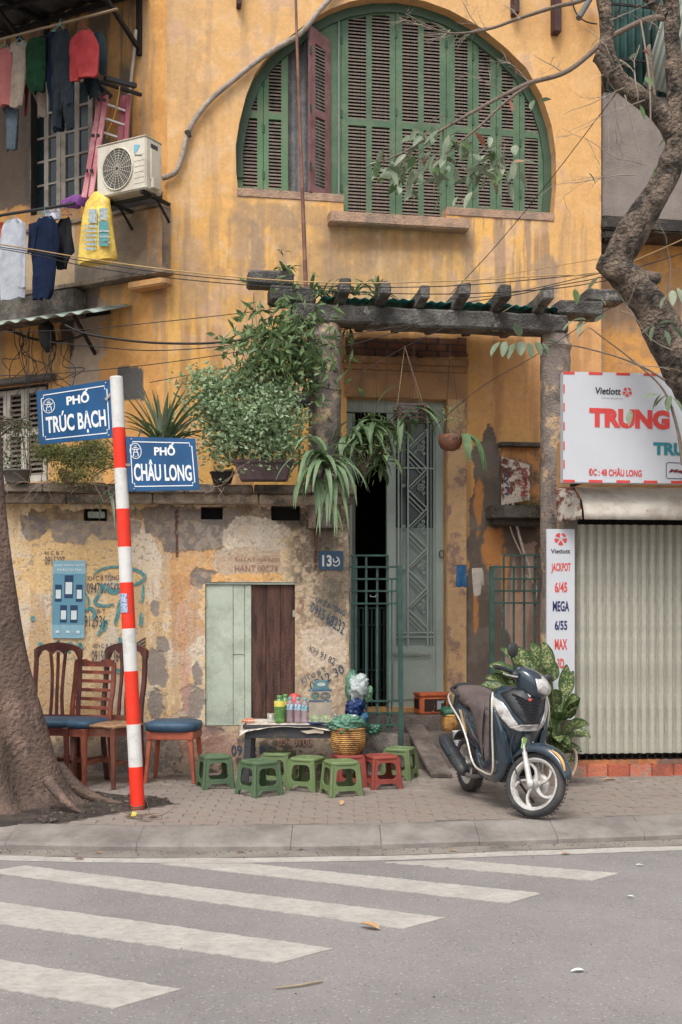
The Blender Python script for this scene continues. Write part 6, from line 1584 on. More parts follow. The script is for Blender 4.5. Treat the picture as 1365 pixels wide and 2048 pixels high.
# rails and hangers
def rail(pts, r, out, m, name, label, cat, P=PL):
    b = ptube(P, pts, r, out, 7); o = b.build(name, m, None); tag(o, label, cat); return o
rail([(-60,94),(0,79),(120,48),(235,18)], .014, .74, mat('bamboo_rail', S(140,116,84), rough=.6, var=.2, scale=9), 'laundry_rail', 'bamboo pole carrying the upper row of laundry', 'pole')
rail([(-60,444),(0,431),(90,417),(150,407)], .016, .62, mat('black_rail', S(42,42,44), rough=.6), 'laundry_rail', 'black metal rail carrying the lower row of laundry', 'pole')
hm = mat('hanger_plastic', S(120,40,80), rough=.4); ht = mat('peg_turquoise', S(70,160,170), rough=.4)
for i, (x, y, out, m) in enumerate(((168,48,.80,hm),(10,84,.75,ht),(40,72,.73,ht),(120,46,.78,ht),(75,62,.75,hm),(25,428,.62,ht),(90,420,.64,ht),(130,414,.55,hm))):
    b = MB(); w = 15; b = ptube(PL, [(x-w,y+16),(x,y+4),(x+w,y+16),(x-w,y+16)], .004, out, 5, 1); b = ptube(PL, [(x,y+4),(x,y-4),(x+3,y-8)], .003, out, 5, 3, b)
    o = b.build('clothes_hanger', m, None); tag(o, ('red','turquoise')[m is ht] + ' clothes hanger ' + ('holding the red shirt','over the pink top','over the beige shirt','over the charcoal trousers','over the green shirt','over the white shirt','over the navy polo','over the black top')[i], 'hanger', 'clothes hangers')
# small cloths by the door
cloth_rows(PF, [(1130,914,933),(1150,913,933),(1174,912,934)], .5, cm('blue_towel', S(36,94,142), S(60,120,160)), 'blue_cloth', 'small blue striped cloth pegged to a line beside the door', 'cloth', None, th=.01, amp=.008, folds=8)
cloth_rows(PF, [(1136,944,965),(1160,945,966),(1188,948,962),(1191,950,961)], .5, cm('glove_white', S(196,186,172), S(176,164,150)), 'white_glove', 'off white work glove pegged beside the blue cloth', 'glove', None, th=.012, amp=.005, extra=[[(1140,958,967),(1170,961,969)]])

# ============================================================= AIR CONDITIONER, LADDER, PIPES
acw = mat('ac_white', S(206,198,178), rough=.5, var=.05, scale=4, bump=.05, rgb2=S(186,176,156), mixscale=4)
u0_, u1_ = PL.uv(194,330,.62)[0], PL.uv(292,330,.62)[0]; z0_, z1_ = PL.uv(243,386,.62)[1], PL.uv(243,283,.62)[1]
ac = thing('air_conditioner', PL.w((u0_+u1_)/2, z0_, .5), 'cream outdoor air conditioning unit with round fan grille on the corner bracket', 'air conditioner')
mb = MB().at(PL.M()); mb.box((u0_, -.62, z0_), (u1_, -.36, z1_)); mb.build('casing', acw, ac, bevel=.012)
mb = MB().at(PL.M()); mb.box((u0_-.004, -.624, z1_+.001), (u1_+.004, -.356, z1_+.012)); mb.build('top_cover', acw, ac, bevel=.003)
cu, cz, rf = PL.uv(236,338,.62)[0], (z0_+z1_)/2 - .01, .205
sx_ = .92
mb = MB().at(PL.M(cu, cz, .621)); n = 36; mb.add([(rf*math.cos(2*PI*i/n)*sx_, 0, rf*math.sin(2*PI*i/n)) for i in range(n)], [tuple(range(n))]); mb.build('fan_opening', mat('fan_dark', S(74,70,66), rough=.8, var=.2), ac, fixn=False)
for k in range(5):
    mb = MB().at(PL.M(cu, cz, .623)); a = k*2*PI/5; mb.add([(0,0,0)] + [(rf*.85*math.cos(a+t*.14)*sx_, -.001*t, rf*.85*math.sin(a+t*.14)) for t in range(6)], [(0,i+1,i+2) for i in range(5)]); mb.build('fan_blade', mat('fan_blade', S(92,88,82), rough=.7), ac, fixn=False)
for q in range(1, 8):
    mb = MB().at(PL.M(cu, cz, .632)); rr = rf*q/8; mb.tube([(rr*math.cos(2*PI*i/28)*sx_, 0, rr*math.sin(2*PI*i/28)) for i in range(29)], .0018, 4, caps=False); mb.build('grille_ring', acw, ac)
for q in range(18):
    a = 2*PI*q/18; mb = MB().at(PL.M(cu, cz, .633)); mb.bar((rf*.1*math.cos(a)*sx_, 0, rf*.1*math.sin(a)), (rf*math.cos(a)*sx_, 0, rf*math.sin(a)), .003, .003); mb.build('grille_spoke', acw, ac)
mb = MB().at(PL.M(cu, cz, .628)); mb.tube([(rf*1.0*math.cos(2*PI*i/36)*sx_, 0, rf*math.sin(2*PI*i/36)) for i in range(37)], .009, 6, caps=False); mb.build('grille_rim', acw, ac)
for q in range(6):
    z = z0_ + .06 + q*.055; mb = MB().at(PL.M()); mb.box((u1_-.14, -.623, z), (u1_-.02, -.62, z+.004)); mb.build('pressed_line', mat('ac_shadow_line', S(176,168,150), rough=.5), ac)
mb = MB(); print_on(PL, rect(268,289,280,306), [(0,0),(.3,0),(1,.9),(1,1),(.1,1),(0,.8)], mb, .624); mb.build('emblem', mat('ac_blue', S(110,182,206), rough=.4), ac, fixn=False)
mb = MB(); print_on(PL, rect(270,309,284,311), U4, mb, .624); mb.build('emblem', mat('ac_dark', S(90,90,96), rough=.4), ac, fixn=False)
mb = MB().at(PL.M()); mb.box((u1_+.001, -.56, z0_+.10), (u1_+.02, -.42, z1_-.10)); mb.box((u1_+.001,-.55,z0_+.02),(u1_+.04,-.44,z0_+.12)); mb.build('side_cover', acw, ac, bevel=.006)
mb = MB().at(PL.M()); mb.box((u1_+.001, -.54, z1_-.10), (u1_+.008, -.44, z1_-.05)); mb.build('hand_slot', mat('slot_dark', S(70,66,62)), ac)
for u in (u0_+.08, u1_-.06):
    mb = MB().at(PL.M()); mb.bar((u,-.62,z0_-.02),(u,-.16,z0_-.02),.03,.03); mb.bar((u,-.36,z0_-.03),(u,-.16,z0_-.2),.02,.02); mb.build('bracket', iron, ac)
mb = MB().at(PL.M()); mb.bar((u0_-.02,-.5,z0_-.04),(u1_+.02,-.5,z0_-.04),.03,.03); mb.build('bracket', iron, ac)
# conduit round the arch
hose = mat('taped_hose', S(166,150,134), rough=.8, var=.25, scale=18, bump=.7, rgb2=S(136,124,112), mixscale=7)
o = ptube(PF, [(325,356),(338,352),(352,343),(364,315),(376,268),(392,236),(425,196),(470,158),(520,118),(560,92),(600,68),(640,20),(662,-4),(690,-40),(700,-120)], .028, .05, 9, 6).build('insulated_hose', hose, None); tag(o, 'thick taped grey hose running up the wall around the window', 'hose')
b = ptube(PF, [(375,262),(378,274)], .031, .055, 9, 1); o2 = b.build('tape', mat('black_tape', S(48,46,46), rough=.5), o); o2.matrix_parent_inverse = Matrix.Identity(4)
# bamboo pole
bp = mat('bamboo_brown', S(134,88,66), rough=.6, var=.2, scale=6, bump=.2, rgb2=S(108,70,56), mixscale=4)
bamb = thing('bamboo_pole', at(613, 585, 11.9), 'tall thin brown bamboo pole standing on the pergola in front of the window', 'pole')
prev = None
ys_ = [590,520,447,376,300,226,152,80,0,-80,-160]
for i in range(len(ys_)-1):
    f = lambda y: at(592 + 21*(y/590)**1.1 if y > 0 else 592 + y*.02, y, 11.9)
    a, b = f(ys_[i]), f(ys_[i+1]); r = .022 - .0012*i; mb = MB(); mb.tube([a, a.lerp(b,.03), a.lerp(b,.97), b], [r*1.12, r, r*.98, r*1.1], 10); mb.build('culm_segment', bp, bamb)
# ladder
pink = mat('ladder_pink', S(184,98,108), rough=.5, var=.12, scale=5, bump=.1, rgb2=S(206,134,138), mixscale=4); lred = mat('ladder_red', S(140,48,66), rough=.5, var=.12, scale=5); alu = mat('aluminium', S(176,168,164), rough=.45, metal=.4, var=.1)
lad = thing('step_ladder', PL.pt(180, 392, .5), 'pink and red fibreglass step ladder leaning behind the air conditioner', 'ladder')
def lbar(x0, y0, x1, y1, o0, o1, w, d, m, nm): mb = MB(); mb.bar(PL.pt(x0,y0,o0), PL.pt(x1,y1,o1), w, d); mb.build(nm, m, lad, bevel=.003)
lbar(202,190,169,396,.45,.60,.052,.03,pink,'rail'); lbar(213,190,182,396,.45,.60,.05,.03,pink,'rail')
lbar(247,192,240,300,.30,.36,.06,.03,lred,'rail'); lbar(258,190,252,300,.30,.36,.045,.03,lred,'rail')
for y in (212, 240, 268): lbar(209-(y-212)*.15,y-5,256-(y-212)*.08,y+12,.46,.31,.03,.02,alu,'rung')
lbar(200,172,216,190,.45,.44,.14,.05,mat('ladder_cap', S(50,54,62), rough=.6),'cap')
for k,(x,y) in enumerate(((200,200),(211,201),(188,272),(198,272),(175,342),(185,342))):
    mb = MB(); c = PL.pt(x,y,.52+.1*(y-200)/190); mb.at(T(c) @ RZ(PL.th)); mb.box((-.014,-.022,-.014),(.014,.0,.014)); mb.build('rivet_plate', mat('rivet_dark', S(60,56,56), rough=.4, metal=.4), lad)
mb = MB(); mb.bar(PL.pt(196,162,.6), PL.pt(283,190,.1), .03, .03); o = mb.build('angle_iron', iron, None); tag(o, 'rusty angle iron arm under the laundry roof', 'bracket')
mb = MB(); mb.bar(PL.pt(210,156,.62), PL.pt(272,172,.3), .05, .04); o = mb.build('black_bar', mat('black_rail', None), None); tag(o, 'black padded bar above the ladder', 'bar')
o = ptube(PL, [(272,60),(270,90),(266,130),(262,165),(260,200),(255,280)], .018, .06, 8, 4).build('wall_pipe', mat('pale_pipe', None), None); tag(o, 'pale vertical pipe beside the laundry roof bracket', 'pipe')
o = ptube(PL, [(240,172),(236,200),(228,235),(216,262),(214,276)], .008, .4, 6, 4).build('cord', mat('yellow_cord', S(190,140,50), rough=.7), None); tag(o, 'yellow cord hanging between the ladder rails', 'cord')
b = ptube(PL, [(216,240),(222,218),(230,216),(226,236),(220,252),(232,248)], .006, .38, 6, 4); o = b.build('red_string', mat('red_string', S(206,50,40), rough=.7), None); tag(o, 'tangled red string behind the pink ladder rail', 'string')

# high brackets at the top
rust_b = mat('rust_brown', S(70,42,40), rough=.7, var=.3)
for (x0,y0,x1,y1,lab) in ((1028,-60,1040,24,'short dark bracket above the right part of the round window'),(1109,-60,1124,62,'long dark bracket hanging at the top right of the front'),(475,-60,484,8,'small dark bracket at the top left of the window')):
    o = PB('iron_bracket', PF, x0, y0, x1, y1, .0, .12, rust_b, None, bevel=.006); tag(o, lab, 'bracket', 'iron brackets near the eaves')
b = MB(); b.tube([PF.pt(1158,36,.25), PF.pt(1185,-10,.1)], .032, 12); o = b.build('grey_tube', mat('grey_pipe', S(92,94,94), rough=.5), None); tag(o, 'grey pipe end slanting out near the eaves at the top right', 'pipe')
o = ptube(PF, [(1136,-40),(1150,20),(1170,42),(1195,48)], .008, .05, 5, 4).build('loose_cable', mat('cable_black', S(40,38,38), rough=.6), None); tag(o, 'loose black cable curling below the grey pipe', 'cable')

# ============================================================= OVERHEAD CABLES
cb_ = MATS['cable_black']; cy_ = mat('cable_yellow', S(176,140,80), rough=.6)
def cable(pts, Y, r, m, lab):
    ys2 = Y if hasattr(Y, '__len__') else [Y]*len(pts); w = [at(x, y, yy) for (x, y), yy in zip(pts, ys2)]
    b = MB(); b.tube(spline(w, 8), r, 5); o = b.build('overhead_cable', m, None); tag(o, lab, 'cable', 'overhead cables across the front')
cable([(-60,480),(60,498),(180,518),(340,540),(520,558),(700,566),(900,562),(1100,551),(1220,540),(1450,440)], 10.9, .006, cy_, 'yellowish cable, topmost of the bundle crossing below the window')
cable([(-60,486),(60,503),(180,524),(340,547),(520,564),(700,574),(900,572),(1100,556),(1220,543)], 10.95, .0045, cb_, 'dark cable running just under the yellowish one')
cable([(-60,488),(60,508),(180,534),(340,556),(520,572),(700,584),(900,588),(1100,578),(1220,560)], 11.0, .0045, cb_, 'dark cable, lowest of the bundle passing the pergola top')
cable([(900,598),(1000,590),(1100,570),(1160,556),(1230,540)], 11.2, .004, cb_, 'thin dark cable rising from the right pergola rafters')
cable([(900,572),(1020,548),(1110,532),(1215,515)], 11.1, .004, cy_, 'thin tan cable rising to the right tree above the rafters')
cable([(940,604),(1040,588),(1110,572),(1230,548),(1450,480)], 11.0, .0045, cb_, 'dark cable from the rafters to the right tree and beyond')
cable([(130,650),(165,665),(220,676),(300,685),(400,687),(480,680),(540,664),(620,655)], 11.9, .012, cb_, 'thick black cable sagging across the yellow wall left of the pergola')
cable([(-40,664),(150,660),(300,646),(450,630),(620,610)], 11.7, .004, cb_, 'thin straight cable sloping up to the pergola beam')
cable([(100,684),(200,694),(300,701),(420,695),(560,676),(720,655)], 11.8, .005, cb_, 'thin cable sagging below the thick black one')
cable([(-40,752),(100,748),(250,735),(400,716),(560,690),(720,666),(870,640)], 11.3, .004, cb_, 'thin cable passing above the street name post')
cable([(300,765),(420,742),(560,716),(700,690),(820,655)], 11.4, .004, cb_, 'thin cable rising over the potted shrub')
cable([(900,590),(985,500),(1085,380),(1200,230),(1290,110)], [11.3,11.2,11,10.6,10], .004, cb_, 'diagonal wire rising from the pergola to the right tree')
cable([(690,765),(800,700),(900,650)], 11.3, .003, cb_, 'short wire from the door plants to the beam')
cable([(930,1140),(960,1132),(985,1128)], 11.9, .002, cb_, 'short line that carries the glove beside the door'); cable([(905,1128),(912,1131),(935,1131)], 12.0, .002, cb_, 'short line that carries the blue cloth')
cable([(860,862),(960,776),(1080,706),(1180,640),(1250,600)], 11.1, .004, cb_, 'wire slanting from the doorway past the right column')
b = MB()
for k in range(16):
    x0 = random.uniform(20,140); y0 = random.uniform(650,670); pts = [PL.pt(x0 + random.uniform(-10,10)*q + 3*q*random.choice([-1,1]), y0 + q*random.uniform(18,34), .25) for q in range(5)]; b.tube(spline(pts, 4), .005, 4)
b.tube(spline([PL.pt(x,y,.2) for x,y in ((20,660),(60,676),(110,684),(150,676),(170,668))], 5), .014, 6)
blobm(b, PL.pt(94,672,.3), (.09,.07,.16), .3, 3, 3)
o = b.build('cable_tangle', cb_, None); tag(o, 'tangle of black cables hanging under the small tin canopy', 'cables', kind='stuff')
for (x0,y0,x1,y1) in ((58,700,60,960),(54,660,56,960),(102,660,100,760)):
    cable([(x0,y0),((x0+x1)/2,(y0+y1)/2),(x1,y1)], 11.6, .0035, cb_, 'thin vertical wire dropping past the louvred shutters' if x0 > 55 and x0 < 90 else ('wire dropping left of the paler louvre' if x0 < 55 else 'short wire dropping from the cable tangle'))
# ============================================================= PLANTS
def lm(nm, c, c2=None, sc=6, rough=.5, lo=.45, hi=.6, thin=.22): return mat(nm, S(*c, 1.05), rough=rough, var=.25, scale=9, bump=.15, rgb2=S(*(c2 or c), 1.05), mixscale=sc, mixlo=lo, mixhi=hi, spec=.35, thin=thin)
UP = Vector((0,0,1))
def ribbon(mb, p0, d, L, W, droop=.8, n=8, fold=.25, prof=None, twist=0):
    p = Vector(p0); d = Vector(d).normalized(); vs = []; fs = []
    side = d.cross(UP); side = side.normalized() if side.length > .05 else Vector((1,0,0))
    if twist: side = (Matrix.Rotation(twist, 3, d) @ side)
    for i in range(n+1):
        t = i/n; w = W * (prof(t) if prof else min(1, t*6+.25) * max(.02, (1-t**3)) )
        nrm = side.cross(d).normalized()
        vs += [p - side*w/2 + nrm*w*fold, p - nrm*.0, p + side*w/2 + nrm*w*fold]
        d = (d + Vector((0,0,-droop/n))).normalized(); p = p + d*(L/n)
        side = (side - d*side.dot(d)).normalized()
    for i in range(n):
        a = i*3; fs += [(a,a+1,a+4,a+3),(a+1,a+2,a+5,a+4)]
    mb.add(vs, fs, True)
def oval(t): return max(.03, math.sin(PI*min(1, t**.8))**.8)
def leafcloud(mb, pts, L, W, up=.5, seed=0):
    for p in pts:
        d = Vector((random.gauss(0,1), random.gauss(0,1), random.gauss(up-.3,.7))).normalized(); s = d.orthogonal().normalized(); s = Matrix.Rotation(random.random()*6.28, 3, d) @ s
        l = L*random.uniform(.6,1.25); w = W*random.uniform(.7,1.2); nn = d.cross(s)*w*.25; p = Vector(p)
        mb.add([p, p + d*l*.45 + s*w*.5 + nn, p + d*l, p + d*l*.45 - s*w*.5 + nn], [(0,1,2),(0,2,3)])
def twig(mb, p, d, L, r, n=5, wander=.35, kids=2, lev=2, tips=None):
    p = Vector(p); d = Vector(d).normalized(); pts = [p.copy()]
    for i in range(n):
        d = (d + Vector((random.gauss(0,wander), random.gauss(0,wander), random.gauss(0,wander)))*.5).normalized(); p = p + d*L/n; pts.append(p.copy())
    mb.tube(pts, [r*(1-.75*i/n) for i in range(n+1)], 4 if lev < 2 else 5, caps=False)
    if tips is not None: tips.append((pts[-1], d.copy()))
    if lev > 0:
        for k in range(kids):
            q = random.randint(1, n-1); dd = (pts[q+1]-pts[q]).normalized() + Vector((random.gauss(0,.7), random.gauss(0,.7), random.gauss(0,.7))); twig(mb, pts[q], dd, L*random.uniform(.35,.6), r*.55, max(3,n-1), wander, kids, lev-1, tips)
def shrub(name, loc, blobs, n, leaf, m, label, cat, wood, trunkpts=(), up=.5, clump=10):
    o = thing(name, loc, label, cat); mb = MB(); tot = sum(b[1][0]*b[1][1]*b[1][2] for b in blobs); tips = []
    for (c, r) in blobs:
        k = max(3, int(n/clump*r[0]*r[1]*r[2]/tot))
        for i in range(k):
            v = Vector((random.gauss(0,1), random.gauss(0,1), random.gauss(0,1))).normalized()*random.random()**.5
            q = Vector(c) + Vector((v.x*r[0], v.y*r[1], v.z*r[2])); tips.append(q)
            leafcloud(mb, [q + Vector((random.gauss(0,1),random.gauss(0,1),random.gauss(0,.8)))*leaf[0]*1.5 for _ in range(clump)], leaf[0], leaf[1], up)
    mb.build('foliage', m, o, fixn=False)
    tb = MB()
    for t in trunkpts: tb.tube(spline([Vector(q) for q in t[0]], 4), [t[1]*(1-.6*i/(len(t[0])*4-4)) for i in range(len(t[0])*4-3)], 6)
    roots = [Vector(t[0][-1]) for t in trunkpts] or [Vector(loc)]
    for q in random.sample(tips, min(len(tips), 40)):
        r0 = min(roots, key=lambda a: (a-q).length); mid = r0.lerp(q,.5) + Vector((random.gauss(0,.02),random.gauss(0,.02),random.gauss(0,.02))); tb.tube([r0, mid, q], [.006,.004,.002], 4, caps=False)
    tb.build('stems', wood, o); return o
stemm = mat('stem_brown', S(110,92,74), rough=.85, var=.25, scale=12, bump=.4)
YS = 11.15
shelf_z = zt
# potted small leaved shrub
sh = shrub('potted_shrub', at(528, 960, YS), [(at(430,800,YS),(.24,.2,.22)),(at(480,850,YS-.05),(.30,.25,.26)),(at(545,830,YS-.1),(.26,.25,.26)),(at(500,770,YS),(.22,.2,.13)),(at(560,890,YS-.1),(.18,.2,.16)),(at(400,760,YS),(.12,.12,.10)),(at(520,910,YS-.12),(.16,.1,.18)),(at(450,905,YS),(.18,.15,.12)),(at(585,800,YS),(.1,.1,.1))],
    8000, (.054,.032), lm('shrub_leaf', (164,186,138), (108,138,92), 9), 'bushy small leaved green shrub in a long purple brown planter on the wall', 'shrub', stemm,
    [([at(530,950,YS), at(520,900,YS), at(500,860,YS)], .016), ([at(500,950,YS), at(480,900,YS), at(450,850,YS)], .014), ([at(555,950,YS), at(560,900,YS), at(550,850,YS)], .012)])
plt = mat('planter_purple', S(94,72,74), rough=.6, var=.15, scale=7, bump=.15, rgb2=S(76,58,60), mixscale=4)
c = at(528, 962, YS - .05); mb = MB().at(T(c)); 
mb.rings([[(x*w, y*d, z) for x, y in ((-1,-1),(1,-1),(1,1),(-1,1))] for z, w, d in ((.0,.21,.09),(.15,.26,.12),(.155,.285,.135),(.185,.29,.14),(.185,.265,.12),(.14,.255,.11))], False)
mb.build('planter', plt, sh, bevel=.006)
# tall dark climbing foliage beside the column
dl = lm('dark_leaf', (112,138,80), (76,104,62), 7)
shrub('climbing_plant', at(590, 760, 11.25), [(at(580,640,11.3),(.12,.1,.14)),(at(550,700,11.3),(.17,.13,.17)),(at(590,700,11.3),(.12,.12,.24)),(at(535,720,11.2),(.16,.12,.10)),(at(590,750,11.3),(.1,.1,.16))],
    1300, (.13,.045), dl, 'tall dark leafy creeper hanging down beside the left column', 'plant', stemm, [([at(600,960,11.35), at(598,800,11.3), at(592,640,11.3)], .012)], up=-.6, clump=5)
mb = MB()
for k in range(12): ribbon(mb, at(552 + random.uniform(-12,12), 745, 11.1), (random.gauss(0,1), random.gauss(-.3,.6), .9), random.uniform(.15,.32), .032, 1.8)
o = mb.build('hanging_orchid', lm('yellowgreen_leaf', (140,150,84), (96,120,66)), None, fixn=False); tag(o, 'strappy yellow green orchid above the shrub, left of the column', 'plant')
def hangpot(px, py, Y, r, m, label, wires=True, slats=True, top=60):
    c = at(px, py, Y); o = thing('hanging_pot', c, label, 'hanging pot'); mb = MB().at(T(c)); mb.lathe([(r*.45,-r*.95),(r*.8,-r*.75),(r*.98,-r*.35),(r,.0),(r*.93,r*.32),(r*.86,r*.34),(r*.8,r*.2),(r*.5,-r*.5)], 18); mb.build('bowl', m, o)
    for a in (0, 2.1, 4.2):
        mb = MB(); mb.tube([c + Vector((r*.9*math.cos(a), r*.9*math.sin(a), r*.2)), c + Vector((0,0,top/210))], .002, 4); mb.build('wire', iron, o)
    return o
blk = mat('black_plastic', S(44,42,44), rough=.5, var=.1)
hangpot(604, 798, 11.15, .085, blk, 'black plastic hanging pot beside the left column', top=150); hangpot(508, 738, 11.15, .07, blk, 'small black hanging pot half hidden by the creeper', top=150)
# strap leaved plant hanging over the pier
st_ = thing('strap_leaf_plant', at(648, 960, 10.95), 'large drooping strap leaved plant hanging over the end of the yard wall', 'plant')
slm = [lm('strap_leaf', (124,148,104), (104,132,92), 2), lm('strap_leaf_b', (104,134,88), (122,146,104), 2), lm('strap_leaf_yellow', (176,150,72), (120,140,80), 5)]
cc0 = at(650, 930, 10.98)
ends = [(-1,.1,.55),(-.9,.2,.5),(-.8,.5,.45),(-.6,.3,.6),(-.5,.6,.5),(-.35,.5,.6),(-.2,.5,.62),(-.05,.6,.66),(.1,.5,.6),(.25,.5,.62),(.4,.5,.58),(.55,.6,.5),(.7,.5,.55),(.8,.4,.5),(.95,.3,.5),(1,.4,.42),(.9,.7,.4),(.6,.9,.4),(-.6,.9,.38),(-.3,.9,.4)]
for k in range(46):
    dx, dz, L = ends[k % len(ends)]; p = cc0 + Vector((random.uniform(-.05,.05), random.uniform(-.05,.05), random.uniform(-.06,.08)))
    d = Vector((dx + random.gauss(0,.12), -.45 + random.gauss(0,.3), dz + random.gauss(0,.15))); mb = MB()
    ribbon(mb, p, d, L*random.uniform(.75,1.15), random.uniform(.048,.066), random.uniform(2.2,3.4), 9, .18)
    mb.build('leaf', slm[2] if random.random() < .04 else slm[k % 2], st_, fixn=False)
for k in range(12):
    mb = MB(); ribbon(mb, cc0 + Vector((random.uniform(-.1,.12), 0, -.1)), (random.gauss(0,.25), -.5, -.4), random.uniform(.45,.72), .035, 1.5, 8, .2); mb.build('leaf', random.choice(slm[:2] + slm), st_, fixn=False)
mb = MB(); mb.tube(spline([cc0, at(636,1010,10.97), at(634,1060,11.2), at(633,1100,11.25)], 4), .012, 6); mb.build('stem', mat('red_brown_stem', S(92,56,48), var=.3), st_)
# tuft of long blades behind the blue name plates
def blades(px, py, Y, n, L, W, label, m, spread=1, cat='plant', name='blade_plant', lean=(0,0), droop=1.1):
    c = at(px, py, Y); o = thing(name, c, label, cat)
    for k in range(n):
        mb = MB(); ribbon(mb, c + Vector((random.gauss(0,.03), random.gauss(0,.03), 0)), (random.gauss(lean[0],.5*spread), random.gauss(-.1,.35*spread), 1 + lean[1]), L*random.uniform(.6,1.15), W*random.uniform(.8,1.15), random.uniform(.4,1.6)*droop, 8, .25); mb.build('leaf', m[k % len(m)] if isinstance(m, list) else m, o, fixn=False)
    return o
bm1 = lm('blade_green', (92,116,72), (72,98,62), 3); bm2 = lm('blade_grey_green', (132,146,120), (100,122,92), 3)
blades(325, 900, 11.2, 60, .68, .042, 'tuft of tall dark green blades behind the lower blue name plate', [bm1, bm2, bm1])
blades(262, 950, 11.15, 26, .55, .036, 'dark grassy tuft between the two blue name plates', [bm1, bm2])
blades(218, 985, 11.0, 9, .5, .03, 'few long grey green blades drooping over the shelf beside the striped post', bm2, 1, lean=(.2,-.9), droop=2.6)
# left scrub: conifer like clumps, dry twigs
shrub('juniper_shrub', at(150, 962, 11.1), [(at(100,905,11.1),(.14,.1,.07)),(at(150,915,11.05),(.12,.1,.09)),(at(190,900,11.1),(.13,.1,.09)),(at(205,925,11),(.07,.07,.07)),(at(160,945,10.95),(.06,.06,.09)),(at(120,950,11),(.05,.05,.08)),(at(175,955,10.95),(.04,.04,.08))],
    7000, (.034,.012), lm('juniper', (120,128,68), (148,144,76), 3), 'low olive green feathery shrub on the shelf below the upper name plate', 'shrub', stemm, [([at(140,965,11.1), at(150,930,11.1), at(160,905,11.1)], .01)])
shrub('dry_shrub', at(60, 965, 11.15), [(at(30,860,11.2),(.16,.1,.2)),(at(20,930,11.2),(.2,.1,.1)),(at(85,880,11.2),(.1,.1,.16)),(at(120,820,11.25),(.05,.05,.15)),(at(-60,880,11.2),(.25,.15,.25))],
    2000, (.034,.018), lm('dusty_leaf', (104,120,88), (82,96,70), 3), 'thin dusty climber in front of the louvred shutters at the left edge', 'shrub', stemm, [([at(60,965,11.15), at(50,900,11.2), at(40,840,11.2)], .008)])
for k, (px, lab) in enumerate(((60,'heap of bare dry twigs on the left end of the shelf'),(190,'bare dry twigs trailing over the shelf behind the striped post'),(420,'dry straw like twigs on the shelf under the lower name plate'))):
    mb = MB()
    for q in range(9 if k < 2 else 5): twig(mb, at(px + random.uniform(-40,40), 965, 11.0 + random.uniform(-.1,.2)), (random.gauss(0,1), -.3, random.uniform(-.1,.6)), random.uniform(.25,.55), .005, 5, .5, 2, 1)
    for q in range(3): twig(mb, at(px + random.uniform(-50,50), 975, 10.95), (random.gauss(0,.6), -.2, -1), random.uniform(.1,.25), .003, 4, .5, 2, 1)
    o = mb.build('dry_twigs', mat('dry_twig', S(150,128,106), var=.3), None); tag(o, lab, 'twigs', kind='stuff')
def pot(px, py, Y, r, h, m, label):
    c = at(px, py, Y); c.z = shelf_z; mb = MB().at(T(c)); mb.lathe([(r*.75,0),(r,h*.85),(r*1.08,h*.86),(r*1.08,h),(r*.95,h),(r*.9,h*.85),(.001,h*.84)], 18); o = mb.build('plant_pot', m, None); tag(o, label, 'pot')
terra = mat('terracotta', S(150,92,70), var=.2, rgb2=S(120,100,88), mixscale=4); greyp = mat('grey_pot', S(104,98,92), var=.2)
pot(140, 970, 11.1, .10, .10, terra, 'low terracotta pot holding the olive green feathery shrub'); pot(35, 970, 11.15, .13, .12, greyp, 'grey pot at the left end of the shelf'); pot(330, 970, 11.2, .12, .12, greyp, 'grey pot with the tall dark blades')
pot(445, 970, 11.2, .11, .11, blk, 'black pot left of the purple brown planter'); pot(250, 970, 11.2, .09, .10, terra, 'small terracotta pot behind the striped post')
# orchids hanging in the doorway
for k, (px, py, n, L, lab) in enumerate(((745,850,34,.46,'mass of drooping orchid leaves hanging at the left of the doorway'),(715,870,24,.40,'orchid with thin leaves hanging next to the left column'),(818,818,18,.46,'orchid with long drooping leaves in the slatted hanging basket'),(765,915,18,.30,'small leafy orchid hanging low in front of the dark doorway'))):
    c = at(px, py, 11.45); o = thing('hanging_orchid', c, lab, 'hanging plant')
    for q in range(n):
        mb = MB(); ribbon(mb, c + Vector((random.gauss(0,.05), random.gauss(0,.05), random.gauss(0,.05))), (random.gauss(0,.9), random.gauss(-.1,.5), random.uniform(-.2,.6)), L*random.uniform(.5,1.1), random.uniform(.045,.07), random.uniform(1.4,3), 7, .2, oval); mb.build('leaf', random.choice([dl, bm1, slm[1]]), o, fixn=False)
    mb = MB(); mb.tube([c, at(px+10, 690, 11.6)], .002, 4); mb.tube([c + Vector((.03,0,0)), at(px+12, 690, 11.6)], .002, 4); mb.build('wire', iron, o)
shrub('fine_leaf_orchid', at(730, 950, 11.4), [(at(720,900,11.4),(.12,.1,.2)),(at(765,880,11.45),(.12,.1,.16))], 700, (.07,.014), dl, 'feathery dark green plant hanging in the left of the doorway', 'hanging plant', stemm, clump=5)
c = at(820, 826, 11.45); hbk = thing('slatted_basket', c, 'small square slatted wooden basket hanging in front of the door', 'basket'); sl = mat('basket_slat', S(84,62,58), var=.3)
for j in range(4):
    for sgn in (-1, 1):
        mb = MB().at(T(c) @ T(0,0,.055-.04*j) @ RZ(.15)); mb.box((-.14,sgn*.12-.01,0),(.14,sgn*.12+.01,.016)); mb.build('slat', sl, hbk)
        mb = MB().at(T(c) @ T(0,0,.035-.04*j) @ RZ(.15)); mb.box((sgn*.12-.01,-.14,0),(sgn*.12+.01,.14,.016)); mb.build('slat', sl, hbk)
for a in ((-.12,-.12),(.12,-.12),(.12,.12),(-.12,.12)):
    mb = MB(); mb.tube([c + Vector((a[0],a[1],.06)), at(810, 692, 11.6)], .0015, 4); mb.build('wire', mat('pale_wire', S(150,130,110)), hbk)
